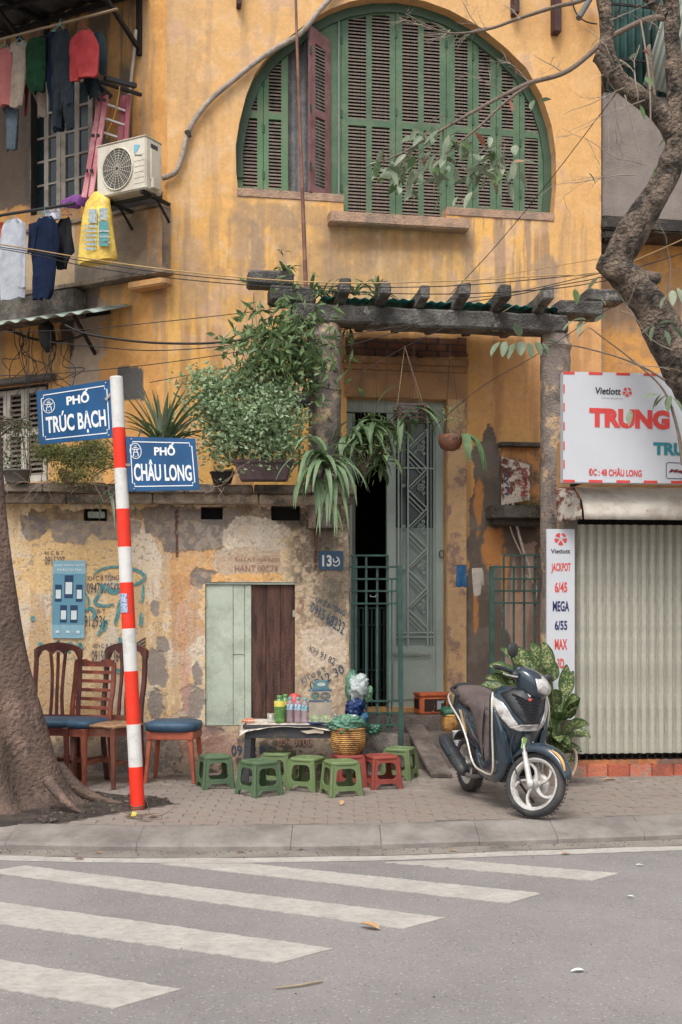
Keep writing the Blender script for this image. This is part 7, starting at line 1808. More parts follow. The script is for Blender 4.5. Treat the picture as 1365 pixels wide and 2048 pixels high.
clay = mat('clay_pot', S(150,84,56), rough=.8, var=.25, scale=9, bump=.3, rgb2=S(96,72,56), mixscale=5)
hp_ = hangpot(901, 878, 11.5, .115, clay, 'round reddish clay pot hanging right of the door', top=190)
mb = MB(); pc_ = at(901, 878, 11.5)
for x, z in ((-.03,-.0),(-.015,.015),(.02,-.02),(.045,-.005)): mb.lathe([(.006,0),(.0065,.004)], 8, ax=(0,0,0)) if False else mb.ell(pc_ + Vector((x, -.112, z)), (.006,.004,.006), 8, 4)
mb.build('drainage_hole', dark_in, hp_)
c = at(925, 870, 11.45); o = thing('hanging_orchid', c, 'orchid with a few long fleshy leaves hanging beside the clay pot', 'hanging plant')
for dx, L in ((.12,.5),(.3,.5),(.5,.42),(.02,.42),(.2,.46)):
    mb = MB(); ribbon(mb, c, (dx*1.6, -.2, .1), L, .085, 3.4, 8, .2, oval); mb.build('leaf', lm('fleshy_leaf', (84,116,64), (106,136,84), 3), o, fixn=False)
mb = MB()
for q in range(7): twig(mb, at(918, 868, 11.48), (random.gauss(.3,.6), random.gauss(0,.5), random.gauss(0,.6)), .12, .003, 4, .6, 1, 1)
mb.build('root', stemm, o)
mb = MB(); 
for q in range(6): twig(mb, at(900, 868, 11.5), (random.gauss(0,.6), random.gauss(0,.3), 1), .2, .002, 4, .4, 1, 1)
leafcloud(mb, [at(random.uniform(870,925), random.uniform(812,845), 11.5 + random.uniform(-.08,.08)) for _ in range(60)], .045, .014, .6); o = mb.build('sprout', lm('pale_sprout', (140,156,98), (104,130,80)), None, fixn=False); tag(o, 'airy pale green sprout growing from the clay pot', 'plant', kind='stuff')
# on the pergola
def tuft(px, py, Y, n, L, W, label, m=dl, up=1.0, droop=1.6):
    c = at(px, py, Y); mb = MB()
    for q in range(n): ribbon(mb, c + Vector((random.gauss(0,.02),0,0)), (random.gauss(0,.7), random.gauss(0,.5), up), L*random.uniform(.6,1.1), W, droop*random.uniform(.5,1.4), 6, .2, oval)
    o = mb.build('fern_tuft', m, None, fixn=False); tag(o, label, 'plant', 'small plants growing on the pergola')
tuft(570, 545, 11.4, 11, .2, .035, 'leafy sprout growing on the top step of the left pergola wing', droop=2.6)
tuft(565, 505, 11.4, 5, .09, .02, 'small upper whorl of the sprout on the left pergola wing')
for px, lab in ((622,'tufty green plant on the left end of the pergola roof'),(650,'small fern behind the first rafter'),(712,'green fern between the first and second rafters'),(757,'spiky green plant on the roof edge at the second rafter')):
    tuft(px, 592, 11.42, 16, .26, .036, lab, lm('fern_green', (104,130,76), (80,108,62)))
tuft(690, 655, 11.7, 8, .25, .03, 'dark plant hanging under the pergola roof beside the column', up=-.4)
shrub('wall_moss_plant', PF.pt(1066,1010,.2), [(PF.pt(1066,1012,.22),(.1,.06,.09))], 260, (.03,.012), lm('bright_moss', (112,128,70), (86,104,60)), 'small bright green plant growing on the mossy wall shelf', 'plant', stemm)

# ---- dieffenbachia in its pot
pc = gp(1108, 1562); pc = Vector((pc.x, 10.75, ZP)); dfn = thing('potted_dumb_cane', pc, 'large potted plant with cream speckled green leaves behind the scooter', 'potted plant')
def dief():
    m = mat('speckled_leaf', S(76,106,54,.9), rough=.42, var=.15, scale=8, bump=.15, thin=.2); t = m.node_tree; L = t.links; b = t.nodes['Principled BSDF']; src = b.inputs['Base Color'].links[0].from_socket
    tc = t.nodes.new('ShaderNodeTexCoord'); n = t.nodes.new('ShaderNodeTexNoise'); n.inputs['Scale'].default_value = 62; n.inputs['Detail'].default_value = 4; n.inputs['Roughness'].default_value = .6; L.new(tc.outputs['Object'], n.inputs['Vector'])
    uv = t.nodes.new('ShaderNodeAttribute'); uv.attribute_name = 'stain'; mu = t.nodes.new('ShaderNodeMath'); mu.operation = 'ADD'; L.new(n.outputs['Fac'], mu.inputs[0]); L.new(uv.outputs['Fac'], mu.inputs[1])
    mr = t.nodes.new('ShaderNodeMapRange'); mr.inputs['From Min'].default_value = .66; mr.inputs['From Max'].default_value = .71; L.new(mu.outputs[0], mr.inputs['Value'])
    mx = t.nodes.new('ShaderNodeMix'); mx.data_type = 'RGBA'; L.new(mr.outputs[0], mx.inputs['Factor']); L.new(src, mx.inputs[6]); mx.inputs[7].default_value = (*S(190,190,120,.85), 1); L.new(mx.outputs[2], b.inputs['Base Color']); return m
dm = dief()
base = pc + Vector((0, -.02, .42))
tips_ = [(1020,1300,.02),(1050,1318,-.1),(1070,1292,.05),(1092,1300,-.02),(1112,1320,.15),(1150,1352,-.1),(985,1345,-.05),(978,1385,-.15),(1008,1372,-.25),(1030,1340,-.2),(1160,1400,-.25),(1172,1440,-.15),(1140,1420,-.3),(1120,1380,-.2),
         (1150,1470,-.3),(1155,1520,-.2),(1110,1400,-.3),(1000,1420,-.1),(1040,1400,-.25),(1090,1350,-.15),(1130,1465,-.35),(1165,1485,-.1),(990,1365,.1),(1140,1385,.1),(1105,1440,-.35),(1060,1430,-.3)]
tips_ += [(x + random.uniform(-26,26), y + random.uniform(-22,26), dy + random.uniform(-.1,.15)) for x, y, dy in tips_ if y > 1310]
for (x, y, dy) in tips_:
    x -= 12 if x > 1100 else 0; tip = at(x, y, pc.y + dy); mid = base.lerp(tip, .5) + Vector((0, 0, .06)); L_ = .30; d = (tip - mid)
    st0 = base + Vector((random.uniform(-.05,.05), random.uniform(-.05,.05), -.1)); dirn = (tip - st0).normalized(); foot = tip - dirn * .24 + Vector((0,0,.05))
    mb = MB(); mb.tube(spline([st0, st0.lerp(foot,.6) + Vector((0,0,.04)), foot], 4), [.012,.011,.01,.009,.009,.008,.007,.007,.006], 6); lf = mb.build('leaf_stalk', lm('stalk_green', (120,140,90)), dfn)
    mb = MB(); n = 10; vs = []; fs = []; side = (dirn.cross(Vector((0,-.6,1)))).normalized(); nrm = side.cross(dirn).normalized()
    if nrm.y > 0: nrm = -nrm
    W = .14*random.uniform(.85,1.1); LL = .26*random.uniform(.9,1.1); p = foot.copy(); dd = dirn.copy(); wv = random.random()*6; 
    for i in range(n+1):
        t = i/n; w = W*math.sin(PI*min(1,t**.75*.98+.01))**.75
        for k in range(5):
            s_ = (k-2)/2; vs.append(p + side*(w/2*s_) + nrm*(-abs(s_)*w*.16*-1 + .006*math.sin(t*14+s_*3+wv)*abs(s_)))
        dd = (dd + Vector((0,0,-.11))).normalized(); side = (side - dd*side.dot(dd)).normalized(); nrm = side.cross(dd); nrm = nrm if nrm.y < 0 else -nrm; p = p + dd*LL/n
    for i in range(n):
        for k in range(4): a = i*5+k; fs.append((a,a+1,a+6,a+5))
    mb.add(vs, fs, True); o = mb.build('leaf', dm, dfn, fixn=False); a_ = o.data.attributes.new('stain','FLOAT_COLOR','POINT')
    vals = []
    for i in range(n+1):
        for k in range(5): q = .06 if k in (1,2,3) else -.12; q = q if 0 < i < n else -.2; vals += [max(0,q+.1)]*3 + [1]
    a_.data.foreach_set('color', vals)
mb = MB().at(T(pc)); mb.lathe([(.10,0),(.13,.20),(.145,.25),(.15,.26),(.15,.29),(.135,.29),(.13,.25),(.001,.24)], 22); mb.build('pot', mat('beige_pot', S(168,150,132), rough=.7, var=.15, scale=6, bump=.2, rgb2=S(140,122,106), mixscale=4), dfn)
mb = MB(); mb.tube(spline([base + Vector((.05,0,-.15)), at(1150,1500,10.6), at(1152,1535,10.55), at(1135,1562,10.5), at(1120,1566,10.45)], 5), .013, 7); o = mb.build('bare_cane', mat('cane', S(160,140,116), var=.25), dfn)

# ---- trees
def barkm(nm, a, b2, sc=7, st=1):
    m = mat(nm, S(*a, .9), rough=.95, var=.3, scale=16, bump=st, fine=30, rgb2=S(*b2, .9), mixscale=sc, mixlo=.43, mixhi=.58)
    for n_ in m.node_tree.nodes:
        if n_.type == 'BUMP': n_.inputs['Distance'].default_value = .09
    return m
bk1 = barkm('smooth_bark', (118,94,80), (92,76,66), 4); bk2 = barkm('rough_bark', (138,118,100), (66,60,52), 7)
layer(bk2, S(168,140,112,.9), 5, .58, .66); layer(bk1, S(150,120,104,.9), 2.2, .54, .64, (1,1,.5))
for n_ in bk1.node_tree.nodes:
    if n_.type == 'BUMP': n_.inputs['Distance'].default_value = .03
tl_ = thing('street_tree', gp(-70, 1612), 'thick brown tree trunk with spreading roots at the left edge', 'tree')
tb0 = gp(-70, 1612); Yt = tb0.y; rg = []
zs_ = [-.06,0,.03,.07,.12,.2,.3,.42,.56,.72,.9,1.1,1.35,1.6,1.9,2.3,2.8,3.4,4.2,5.2,6.4,7.8]
def redge(z):      # right contour of the trunk in px, by height
    y = CY - FPX*(z + ZP - EYE)/Yt; return float(np.interp(y, [-800,600,1000,1100,1190,1320,1400,1470,1530,1570,1590,1602,1612,1640], [-60,-12,4,18,34,54,76,98,116,132,146,162,184,190]))
for z in zs_:
    ax = -75 if z < 2 else -75 - (z-2)*4; r = (redge(z) - ax)/FPX*Yt; n = 56; ring = []
    fl = max(0, 1 - z/.9)
    for k in range(n):
        a = 2*PI*k/n; lob = 1 + fl*.42*(max(0, math.cos((a-.0)*3.5+.0))**2 - .35) if k else 1
        tgt = 1 if abs(((a+PI) % (2*PI)) - PI) < .25 else (.80 - .0*fl) * lob
        w = math.exp(-((((a+PI) % (2*PI)) - PI)/.45)**2); rr = r*(w + (1-w)*(.72 if z > .5 else .66 + .0)*lob)
        nn = fbm(np.array([math.cos(a)*2+9]), np.array([math.sin(a)*2 + z*1.5]), 2, 5)[0]-.5; rr *= 1 + .16*nn
        if -2.6 < a-2*PI*(a > PI) < -.9: rr *= 1.0
        ring.append((tb0.x + (ax+70)/FPX*Yt + rr*math.cos(a), Yt + .05 + rr*math.sin(a)*.85, ZP + z))
    rg.append(ring)
mb = MB(); mb.rings(rg); mb.build('trunk', bk1, tl_, sub=1)
for pts, r in (([(96,1560,9.3),(128,1600,9.15),(150,1618,9.1),(165,1626,9.08)], .03), ([(118,1540,9.75),(160,1580,9.7),(205,1600,9.68),(255,1610,9.62)], .045)):
    mb = MB(); p = spline([at(*q) for q in pts], 5); mb.tube(p, [r*(1.6-1.35*i/(len(p)-1)) for i in range(len(p))], 9, noise=.06); mb.build('root', bk1, tl_)
mb = MB(); mb.tube(spline([(tb0.x,Yt,5.5),(tb0.x-.6,Yt-.8,7.2),(tb0.x-.9,Yt-1.6,9)], 5), [.16-.012*i for i in range(11)], 10); mb.build('limb', bk1, tl_)
# gnarled tree on the right
YR = 10.3
tr_ = thing('gnarled_tree', at(1640, 1580, YR), 'gnarled mossy tree with crooked limbs and few leaves at the right edge', 'tree')
def limb(pts, name='limb', n=14, nz=.05, m=bk2, k=6, Y=YR):
    P_ = spline([at(q[0], q[1], (q[3] if len(q) > 3 else Y)) for q in pts], k); rs = np.interp(np.linspace(0, len(pts)-1, len(P_)), range(len(pts)), [q[2] for q in pts])*YR/FPX
    b = MB(); b.tube(P_, list(rs), n); V = []
    for x, y, z in b.v:
        q = fbm(np.array([x*7+y*3]), np.array([z*7-y*4]), 1, 4)[0]-.5; V.append((x + q*nz, y + q*nz, z + q*nz*.6))
    b.v = V; return b.build(name, m, tr_)
limb([(1650,1700,62),(1600,1400,58),(1540,1150,54),(1470,930,50),(1400,790,44),(1345,700,39),(1298,610,36),(1256,562,33),(1232,527,31),(1266,462,32),(1306,400,28),(1338,335,24),(1356,270,18),(1352,190,16),(1345,90,15),(1340,-40,15),(1325,-160,22),(1310,-300,18)], 'trunk', 18, .10)
limb([(1235,548,26),(1212,530,20),(1196,524,14)], 'stump', 12, .05)
limb([(1262,575,24),(1290,560,18),(1320,556,10)], 'stump', 12, .05)
limb([(1348,270,20),(1320,226,19),(1280,195,20),(1246,168,19),(1218,136,17),(1200,118,13),(1190,112,11)], nz=.04)
limb([(1236,150,15),(1216,105,15),(1213,50,14),(1206,-20,14),(1200,-120,12)], nz=.035)
limb([(1330,30,10),(1300,0,9),(1270,-30,8),(1220,-90,6)], nz=.02)
tw2 = mat('twig_bark', S(128,110,94,.9), rough=.9, var=.3, scale=20, bump=.5)
limb([(1328,36,7),(1290,40,6),(1215,78,5.5),(1185,104,5),(1130,145,5,10.2),(1060,166,4.6,10.1),(1005,192,4,10.0),(950,222,3.4,9.9),(880,262,2.6,9.8),(800,308,1.8,9.7),(738,330,1,9.6)], 'branch', 8, .01, tw2)
limb([(1206,-30,5),(1165,0,4.5),(1110,14,4),(1035,38,3.4),(985,56,2.8,10),(930,66,2.2,9.9),(880,62,1.6,9.8),(812,28,1,9.7)], 'branch', 7, .01, tw2)
limb([(1060,168,3.5,10.1),(1010,205,3,10.0),(960,252,2.4,9.9),(900,300,1.8,9.8),(860,330,1.2,9.7)], 'branch', 7, .01, tw2)
limb([(1300,180,5),(1298,90,4),(1310,200,4)], 'branch', 6, .01, tw2)
rng_s = random.getstate(); random.seed(5)
mb = MB(); tips = []
for (x, y, Y, dx, dz, L) in [(1130,145,10.2,-.8,.6,.35),(1060,166,10.1,-.6,.8,.4),(1010,190,10,-1,.4,.4),(985,56,10,-1,.2,.4),(930,66,9.9,-1,.1,.4),(880,62,9.8,-1,.5,.35),(900,60,9.9,-.5,-.7,.35),(850,48,9.8,-1,0,.3),(960,60,10,-.3,.9,.3),(1040,38,10.1,-.4,.9,.3),
                             (1250,175,10.2,-1,-.2,.55),(1290,200,10.2,-1,-.3,.9),(1290,330,10.2,-1,.2,.8),(1270,350,10.2,-1,.1,.9),(1180,60,10.2,.3,-.8,.4),(1280,90,10.2,-.2,-1,.5),(1240,120,10.1,.6,-.6,.5),(1320,60,10.2,-.6,.5,.4),(1220,40,10.2,.8,.4,.4),(1300,60,10.1,.2,1,.4),
                             (1330,600,10.1,.2,.6,.5),(1345,700,10.0,-1,.3,.8),(1340,740,10,-.9,.1,.5),(1230,200,10.1,.2,-1,.4)]:
    twig(mb, at(x, y, Y), (dx, random.gauss(0,.3), dz), L, .0055, 7, .28, 3, 2, tips)
tag(mb.build('twigs', mat('pale_twig', S(158,142,124,.9), var=.25), tr_), kind='stuff')
# aerial roots
for pts in ([(1352,250,3),(1300,60,3)],):
    pass
for x0, y0, x1, y1, r in ((1282,40,1302,260,1.9),(1250,190,1292,360,1.4)):
    limb([(x0,y0,r,10.1),((x0+x1)/2+random.uniform(-8,8),(y0+y1)/2,r,10.1),(x1,y1,r*.8,10.1)], 'aerial_root', 6, .006, MATS['pale_twig'])
lg = [lm('tree_leaf', (118,134,104), (98,118,88), 4), lm('tree_leaf_pale', (146,156,128), (120,138,108), 4), lm('tree_leaf_red', (170,100,78), (150,120,80), 5), lm('tree_leaf_bright', (92,120,62), (80,108,60), 4)]
def bigleaf(p, d, L, W, m, par=tr_, tw=0, droop=.6):
    mb = MB(); ribbon(mb, p, d, L, W, droop, 6, .15, oval, tw); return mb.build('leaf', m, par, fixn=False)
cent = [(860,310,95,60),(930,350,60,50),(820,330,70,25),(790,345,50,25),(970,310,40,40),(880,275,60,25),(840,370,50,30),(1000,340,40,35)]
sp_tw = MB()
for k in range(150):
    cx_, cy_, rx, ry = random.choice(cent); a = random.random()*6.28; q = random.random()**.6; x, y = cx_ + rx*q*math.cos(a), cy_ + ry*q*math.sin(a); p = at(x, y, 9.8 + random.gauss(0,.15))
    r_ = random.random(); bigleaf(p, (random.gauss(-.3,.8), random.gauss(-.2,.6), random.gauss(-.5,.5)), random.uniform(.11,.18), random.uniform(.04,.065), lg[2] if r_ < .09 else lg[1] if r_ < .42 else lg[3] if r_ < .55 else lg[0], tw=random.gauss(0,.8))
    if k % 3 == 0: b_ = at(min(1010, x + 40 + random.uniform(-10,30)), y - 30, 9.85); sp_tw.tube([b_, b_.lerp(p,.5) + Vector((0,0,.01)), p], [.003,.0025,.0015], 4, caps=False)
tag(sp_tw.build('leafy_twigs', tw2, tr_), kind='stuff')
for (x, y, L, W, dx, dz, m) in ((1033,152,.11,.03,0,1,2),(1068,200,.1,.07,-.3,-1,0),(1080,205,.1,.06,.8,.4,0),(1020,200,.12,.04,.2,-1,2),(1030,290,.1,.07,0,-1,1),(1025,325,.11,.035,1,.3,2),(1290,155,.12,.05,.6,-.5,3),(1300,180,.14,.05,.4,-.9,3),(1280,210,.15,.05,.3,-1,3),(1330,280,.12,.04,-.6,-.5,3),(1178,346,.12,.035,.6,-.8,3),(1275,110,.09,.04,-1,-.2,1),(1285,100,.08,.03,.6,-.4,2),(1310,335,.09,.03,-.2,-1,3)):
    bigleaf(at(x, y, 10), (dx, -.3, dz), L, W, lg[m], tw=random.gauss(0,.5))
# leafy shoots in front of the right column and sign
def shoot(pts, Y, leaves, L, W, m):
    limb([(x, y, r, Y) for x, y, r in pts], 'shoot', 6, .004, tw2)
    for (x, y, dx, dz) in leaves: bigleaf(at(x, y, Y - .03), (dx, -.35, dz), L*random.uniform(.85,1.15), W*random.uniform(.85,1.15), m, tw=random.gauss(0,.3), droop=.5)
shoot([(1330,760,2.2),(1290,736,2),(1230,712,1.6),(1150,692,1.3),(1085,685,1)], 9.6, [(1000,684,-.6,-.7),(1012,682,-.3,-1),(1030,686,-.5,-.9),(1043,682,-.1,-1),(1058,684,.1,-1),(1072,682,.35,-1),(1085,686,.5,-.8),(1090,680,.9,-.2),(1040,674,-.2,.5)], .15, .07, lg[0])
shoot([(1365,900,3),(1345,820,2.6),(1320,770,2),(1260,716,1.7),(1210,678,1.3),(1180,655,1)], 9.6, [(1180,655,-.8,-.5),(1172,640,-1,.1),(1165,640,-.4,-1),(1190,645,.3,.3),(1150,640,-1,-.6)], .15, .06, lg[1])
shoot([(1365,930,2.5),(1355,860,2),(1340,800,1.6)], 9.5, [(1335,790,-1,-.6),(1340,790,-.2,-1),(1345,795,.5,-.7),(1325,785,-.8,-1),(1318,790,-.6,.0)], .16, .075, lg[0])
for (x, y, dx, dz, m) in ((1300,655,-1,-.5,1),(1308,652,-.3,-1,0),(1330,660,.3,-1,0),(1345,656,.8,-.6,0),(1318,648,.8,.3,0),(1358,660,.6,-1,1),(1150,578,.1,-1,3),(1178,580,.3,.6,1),(1190,590,.4,-.3,1),(1345,580,0,-1,1),(1262,820,-.2,-1,1),(1335,590,-.6,-.8,0),(1355,575,.3,-1,1)):
    bigleaf(at(x, y, 9.7), (dx, -.3, dz), .14, .065, lg[m], tw=random.gauss(0,.3))
random.setstate(rng_s)

# ---- fallen leaves, twigs and litter
lfm = [mat('fallen_leaf_tan', S(206,158,100,.8), rough=.8, var=.2), mat('fallen_leaf_brown', S(150,108,76,.8), rough=.8, var=.2)]
Gf = 'fallen leaves on the ground'
for i, (x, y, L, m, z, lab) in enumerate(((760,1859,.13,0,0,'curled tan fallen leaf on the asphalt beside the third crosswalk stripe'),(472,1705,.06,1,0,'small reddish leaf in the gutter left of the middle'),(606,1699,.04,0,0,'tiny tan leaf in the gutter below the stools'),(898,1701,.06,0,0,'pale leaf on the gutter below the scooter'),(1122,1708,.07,0,0,'tan leaf on the edge line at the right'),(192,1705,.05,0,0,'small leaf against the kerb near the post'),(5,1704,.15,0,0,'large dry leaf in the gutter at the left picture edge'),(3,1750,.06,0,0,'tan leaf on the crosswalk at the left edge'),(683,1610,.09,0,ZP,'pale curled leaf on the pavers in front of the stools'),(1232,1560,.13,0,ZP,'flat tan leaf on the pavement in front of the brick sill'),(270,1635,.07,1,ZP,'brown leaf at the foot of the striped post'),(300,1633,.08,1,ZP,'curled brown leaf right of the post foot'),(1170,1941,.07,None,0,'white scrap of paper on the asphalt at the right'),(1272,1730,.05,None,0,'small white scrap on the asphalt beyond the stripes'),(1253,1793,.05,None,0,'white speck of litter right of the stripes'),(150,1718,.07,1,0,'dark leaf on the edge line at the left'),(875,1800,.03,1,0,'tiny dark leaf on the asphalt right of the stripes'))):
    p = gp(x, y, z + .008); mb = MB(); a = random.random()*6.28
    ribbon(mb, p, (math.cos(a), math.sin(a)*.3, .15), L, L*.42, .3, 6, .25, oval); o = mb.build('fallen_leaf' if m is not None else 'paper_scrap', lfm[m] if m is not None else pwt, None, fixn=False); tag(o, lab, 'leaf' if m is not None else 'litter', Gf if m is not None else None)
mb = MB(); mb.tube([gp(550,1976,.01), gp(600,1970,.012), gp(645,1962,.01)], [.004,.006,.005], 5); o = mb.build('fallen_twig', mat('straw', S(176,156,124,.8)), None); tag(o, 'straw coloured twig lying on the asphalt', 'twig')
for k in range(5):
    mb = MB(); twig(mb, gp(250 + 12*k, 1632 + (k % 3)*3, ZP + .015), (random.choice([-1,1]), -.3, .02), .25, .006, 5, .25, 1, 1); o = mb.build('fallen_twig', MATS['stem_brown'], None); tag(o, ('forked twig','bent twig','thin twig','short twig','curved twig')[k] + ' on the pavement at the foot of the striped post', 'twig', 'twigs at the post foot')
mb = MB(); mb.add([gp(262,1632,ZP+.02), gp(272,1634,ZP+.02), gp(274,1624,ZP+.06), gp(266,1622,ZP+.06)], [(0,1,2,3)]); o = mb.build('yellow_tag', mat('bright_yellow', S(228,206,40), rough=.5), None, fixn=False); tag(o, 'bright yellow scrap stuck at the foot of the striped post', 'scrap')
# ============================================================= MOTOR SCOOTER
fc = gp(1072, 1636); rc_ = Vector((1.10, 10.33, ZP)); hd = (fc - rc_).normalized(); HA = math.atan2(hd.y, hd.x); SCL = 1.07
bod = mat('scooter_blue', S(34,52,64), rough=.22, var=.08, scale=5, bump=.02, coat=.6, rgb2=S(40,58,72), mixscale=4, spec=.6)
layer(bod, S(120,130,138), 9, .62, .67)
blackp = mat('scooter_black', S(46,48,52), rough=.45, var=.12, scale=9, bump=.08, rgb2=S(66,66,68), mixscale=6); tyre = mat('tyre_rubber', S(52,52,54), rough=.85, var=.15, scale=12, bump=.3, rgb2=S(74,70,68), mixscale=6)
silv = mat('wheel_silver', S(196,192,186), rough=.35, metal=.25, var=.08, rgb2=S(160,156,150), mixscale=8); seatm = mat('seat_brown', S(98,84,80), rough=.7, var=.12, scale=14, bump=.25, rgb2=S(84,72,70), mixscale=5)
lensm = mat('lamp_lens', S(200,196,192), rough=.12, var=.15, scale=16, bump=.3, fine=40, rgb2=S(140,132,128), mixscale=12, spec=.8, coat=.5); guard = mat('cream_guard_tube', S(206,198,182), rough=.3, metal=.3, var=.08); orng = mat('stripe_orange', S(206,150,60), rough=.4)
sc_ = thing('motor_scooter', (0,0,0), 'dark blue motor scooter with brown seat cover parked on the pavement, front wheel turned', 'scooter')
O0 = Matrix.Identity(4)
def SB(name, fn, m, par=None, bevel=0, **k):
    mb = MB(); mb.at(STM if STEER else O0); fn(mb); return mb.build(name, m, par or sc_, bevel=bevel, **k)
axd = Vector((-.42,0,1)).normalized(); p0 = Vector((.66,0,.235)); ANG = R(38)
STM = T(p0) @ Matrix.Rotation(ANG, 4, axd) @ T(-p0); HB = STM @ T(.01,0,-.045); WB = STM; STEER = False
def wheel(cx, cz, r, nm, w=.039, rear=False):
    def tyre_f(mb):
        n = 48; prof = [(-.6,-.28),(-.9,-.12),(-1,.2),(-.85,.62),(-.45,.93),(0,1),(.45,.93),(.85,.62),(1,.2),(.9,-.12),(.6,-.28)]; rr = []
        for k in range(n+1):
            a = 2*PI*k/n; rr.append([(cx + (r-w + w*q)*math.cos(a), w*p, cz + (r-w + w*q)*math.sin(a)) for p, q in prof])
        mb.rings(rr, True, False)
        for k in range(n):                     # tread blocks
            a = 2*PI*k/n
            for s_ in (-1,1):
                b = a + s_*.03; rad = r + .001; c = Vector((cx + rad*math.cos(b), s_*w*.45, cz + rad*math.sin(b))); t_ = Vector((-math.sin(b),0,math.cos(b))); mb.bar(c - t_*.005, c + t_*.005 + Vector((0,s_*.016,-0.0)), .012, .0025, up=(math.cos(b),0,math.sin(b)))
    o = thing(nm, (0,0,0), None, None); o.parent = sc_; SBt = lambda n_, f, m, **k: SB(n_, f, m, o, **k)
    SBt('tyre', tyre_f, tyre, fixn=False)
    ri = r - w*1.22
    def rim(mb):
        n = 40; prof = [(-.034, ri),(-.034, ri-.012),(-.016, ri-.026),(.016, ri-.026),(.034, ri-.012),(.034, ri)]; rr = []
        for k in range(n+1): a = 2*PI*k/n; rr.append([(cx + q*math.cos(a), p, cz + q*math.sin(a)) for p, q in prof])
        mb.rings(rr, False, False)
    SBt('rim', rim, silv, fixn=False)
    for k in range(5 if not rear else 3):
        def spoke(mb, k=k):
            a0 = 2*PI*k/(5 if not rear else 3) + .35; pts = []; rr = []
            for i in range(7):
                t = i/6; a = a0 + .55*t*t; q = .03 + (ri-.03-.02)*t; pts.append(Vector((cx + q*math.cos(a), -.004, cz + q*math.sin(a)))); 
            vs = []
            for i, p in enumerate(pts):
                d = (pts[min(i+1,6)] - pts[max(i-1,0)]).normalized(); s_ = Vector((-d.z,0,d.x)); w_ = .0145 - .006*math.sin(PI*i/6*.9); vs.append([p + s_*w_ + Vector((0,-.012,0)), p - s_*w_ + Vector((0,-.012,0)), p - s_*w_ + Vector((0,.012,0)), p + s_*w_ + Vector((0,.012,0))])
            mb.rings([[tuple(q) for q in v] for v in vs], False)
        SBt('spoke', spoke, silv, bevel=.003, bseg=1)
    SBt('hub', lambda mb: mb.at(mb.M @ T(cx,-.05,cz) @ RX(R(-90))).lathe([(.022,0),(.034,.02),(.034,.09),(.022,.1)], 16), silv)
    SBt('axle_cap', lambda mb: mb.at(mb.M @ T(cx,-.062,cz) @ RX(R(-90))).lathe([(.006,0),(.017,.004),(.017,.014)], 10), blackp)
    if not rear: SBt('brake_disc', lambda mb: mb.at(mb.M @ T(cx,.045,cz) @ RX(R(-90))).lathe([(.05,0),(.085,0),(.085,.004),(.05,.004)], 24), MATS['aluminium'])
    return o
STEER = True; fw = wheel(.66, .235, .232, 'front_wheel')
for s in (-1, 1):
    SB('fork_leg', lambda mb: mb.tube([(.655,s*.072,.225),(.625,s*.072,.30),(.565,s*.072,.44)], [.021,.021,.018], 12), silv); SB('fork_leg', lambda mb: mb.tube([(.565,s*.072,.44),(.53,s*.07,.53)], .011, 10), MATS['aluminium'])
    SB('axle_clamp', lambda mb: mb.ell((.657,s*.072,.232), (.026,.02,.032), 12, 8), silv)
def fender(mb):
    rr = []; n = 18
    for i in range(n+1):
        a = R(16 + 132*i/n); rad = .262 + .02*math.sin(PI*i/n); hw = .062*math.sin(PI*min(1, .18 + .82*i/n))**.4 + (.012 if 6 < i < 14 else 0); hw = max(.012, min(hw, .07)); dr = .045*math.sin(PI*i/n)**.8 + .006; c, s_ = math.cos(a), math.sin(a); row = []
        for y, q in ((-1.04,-1.25),(-1,-.5),(-.75,-.02),(-.3,.2),(0,.25),(.3,.2),(.75,-.02),(1,-.5),(1.04,-1.25)): row.append((.66 + (rad + dr*q)*c, hw*y, .235 + (rad + dr*q)*s_))
        rr.append(row)
    vs = [p for r in rr for p in r]; m_ = 9; mb.add(vs, [(i*m_+k, i*m_+k+1, (i+1)*m_+k+1, (i+1)*m_+k) for i in range(n) for k in range(m_-1)], True)
SB('front_fender', fender, bod, solid=.005, fixn=False)
def fstripe(mb):
    vs = []
    for i in range(12):
        a = R(28 + 42*i/11); rad = .276 + .012*math.sin(PI*i/11) ; y = -.063 - .002; w_ = .006*math.sin(PI*i/11)+.001
        for q in (-w_, w_): vs.append((.66 + (rad+q-.008)*math.cos(a), -.0655 + (-.004 if q < 0 else .010), .235 + (rad+q-.008)*math.sin(a)))
    mb.add(vs, [(2*i,2*i+1,2*i+3,2*i+2) for i in range(11)])
SB('orange_stripe', fstripe, orng, fixn=False, solid=.004)
SB('inspection_sticker', lambda mb: mb.box((.545,-.100,.46),(.549,-.045,.54)), mat('green_sticker', S(142,190,80), rough=.5, rgb2=S(190,196,90), mixscale=40, mixlo=.5, mixhi=.56), bevel=.001)
STM = HB
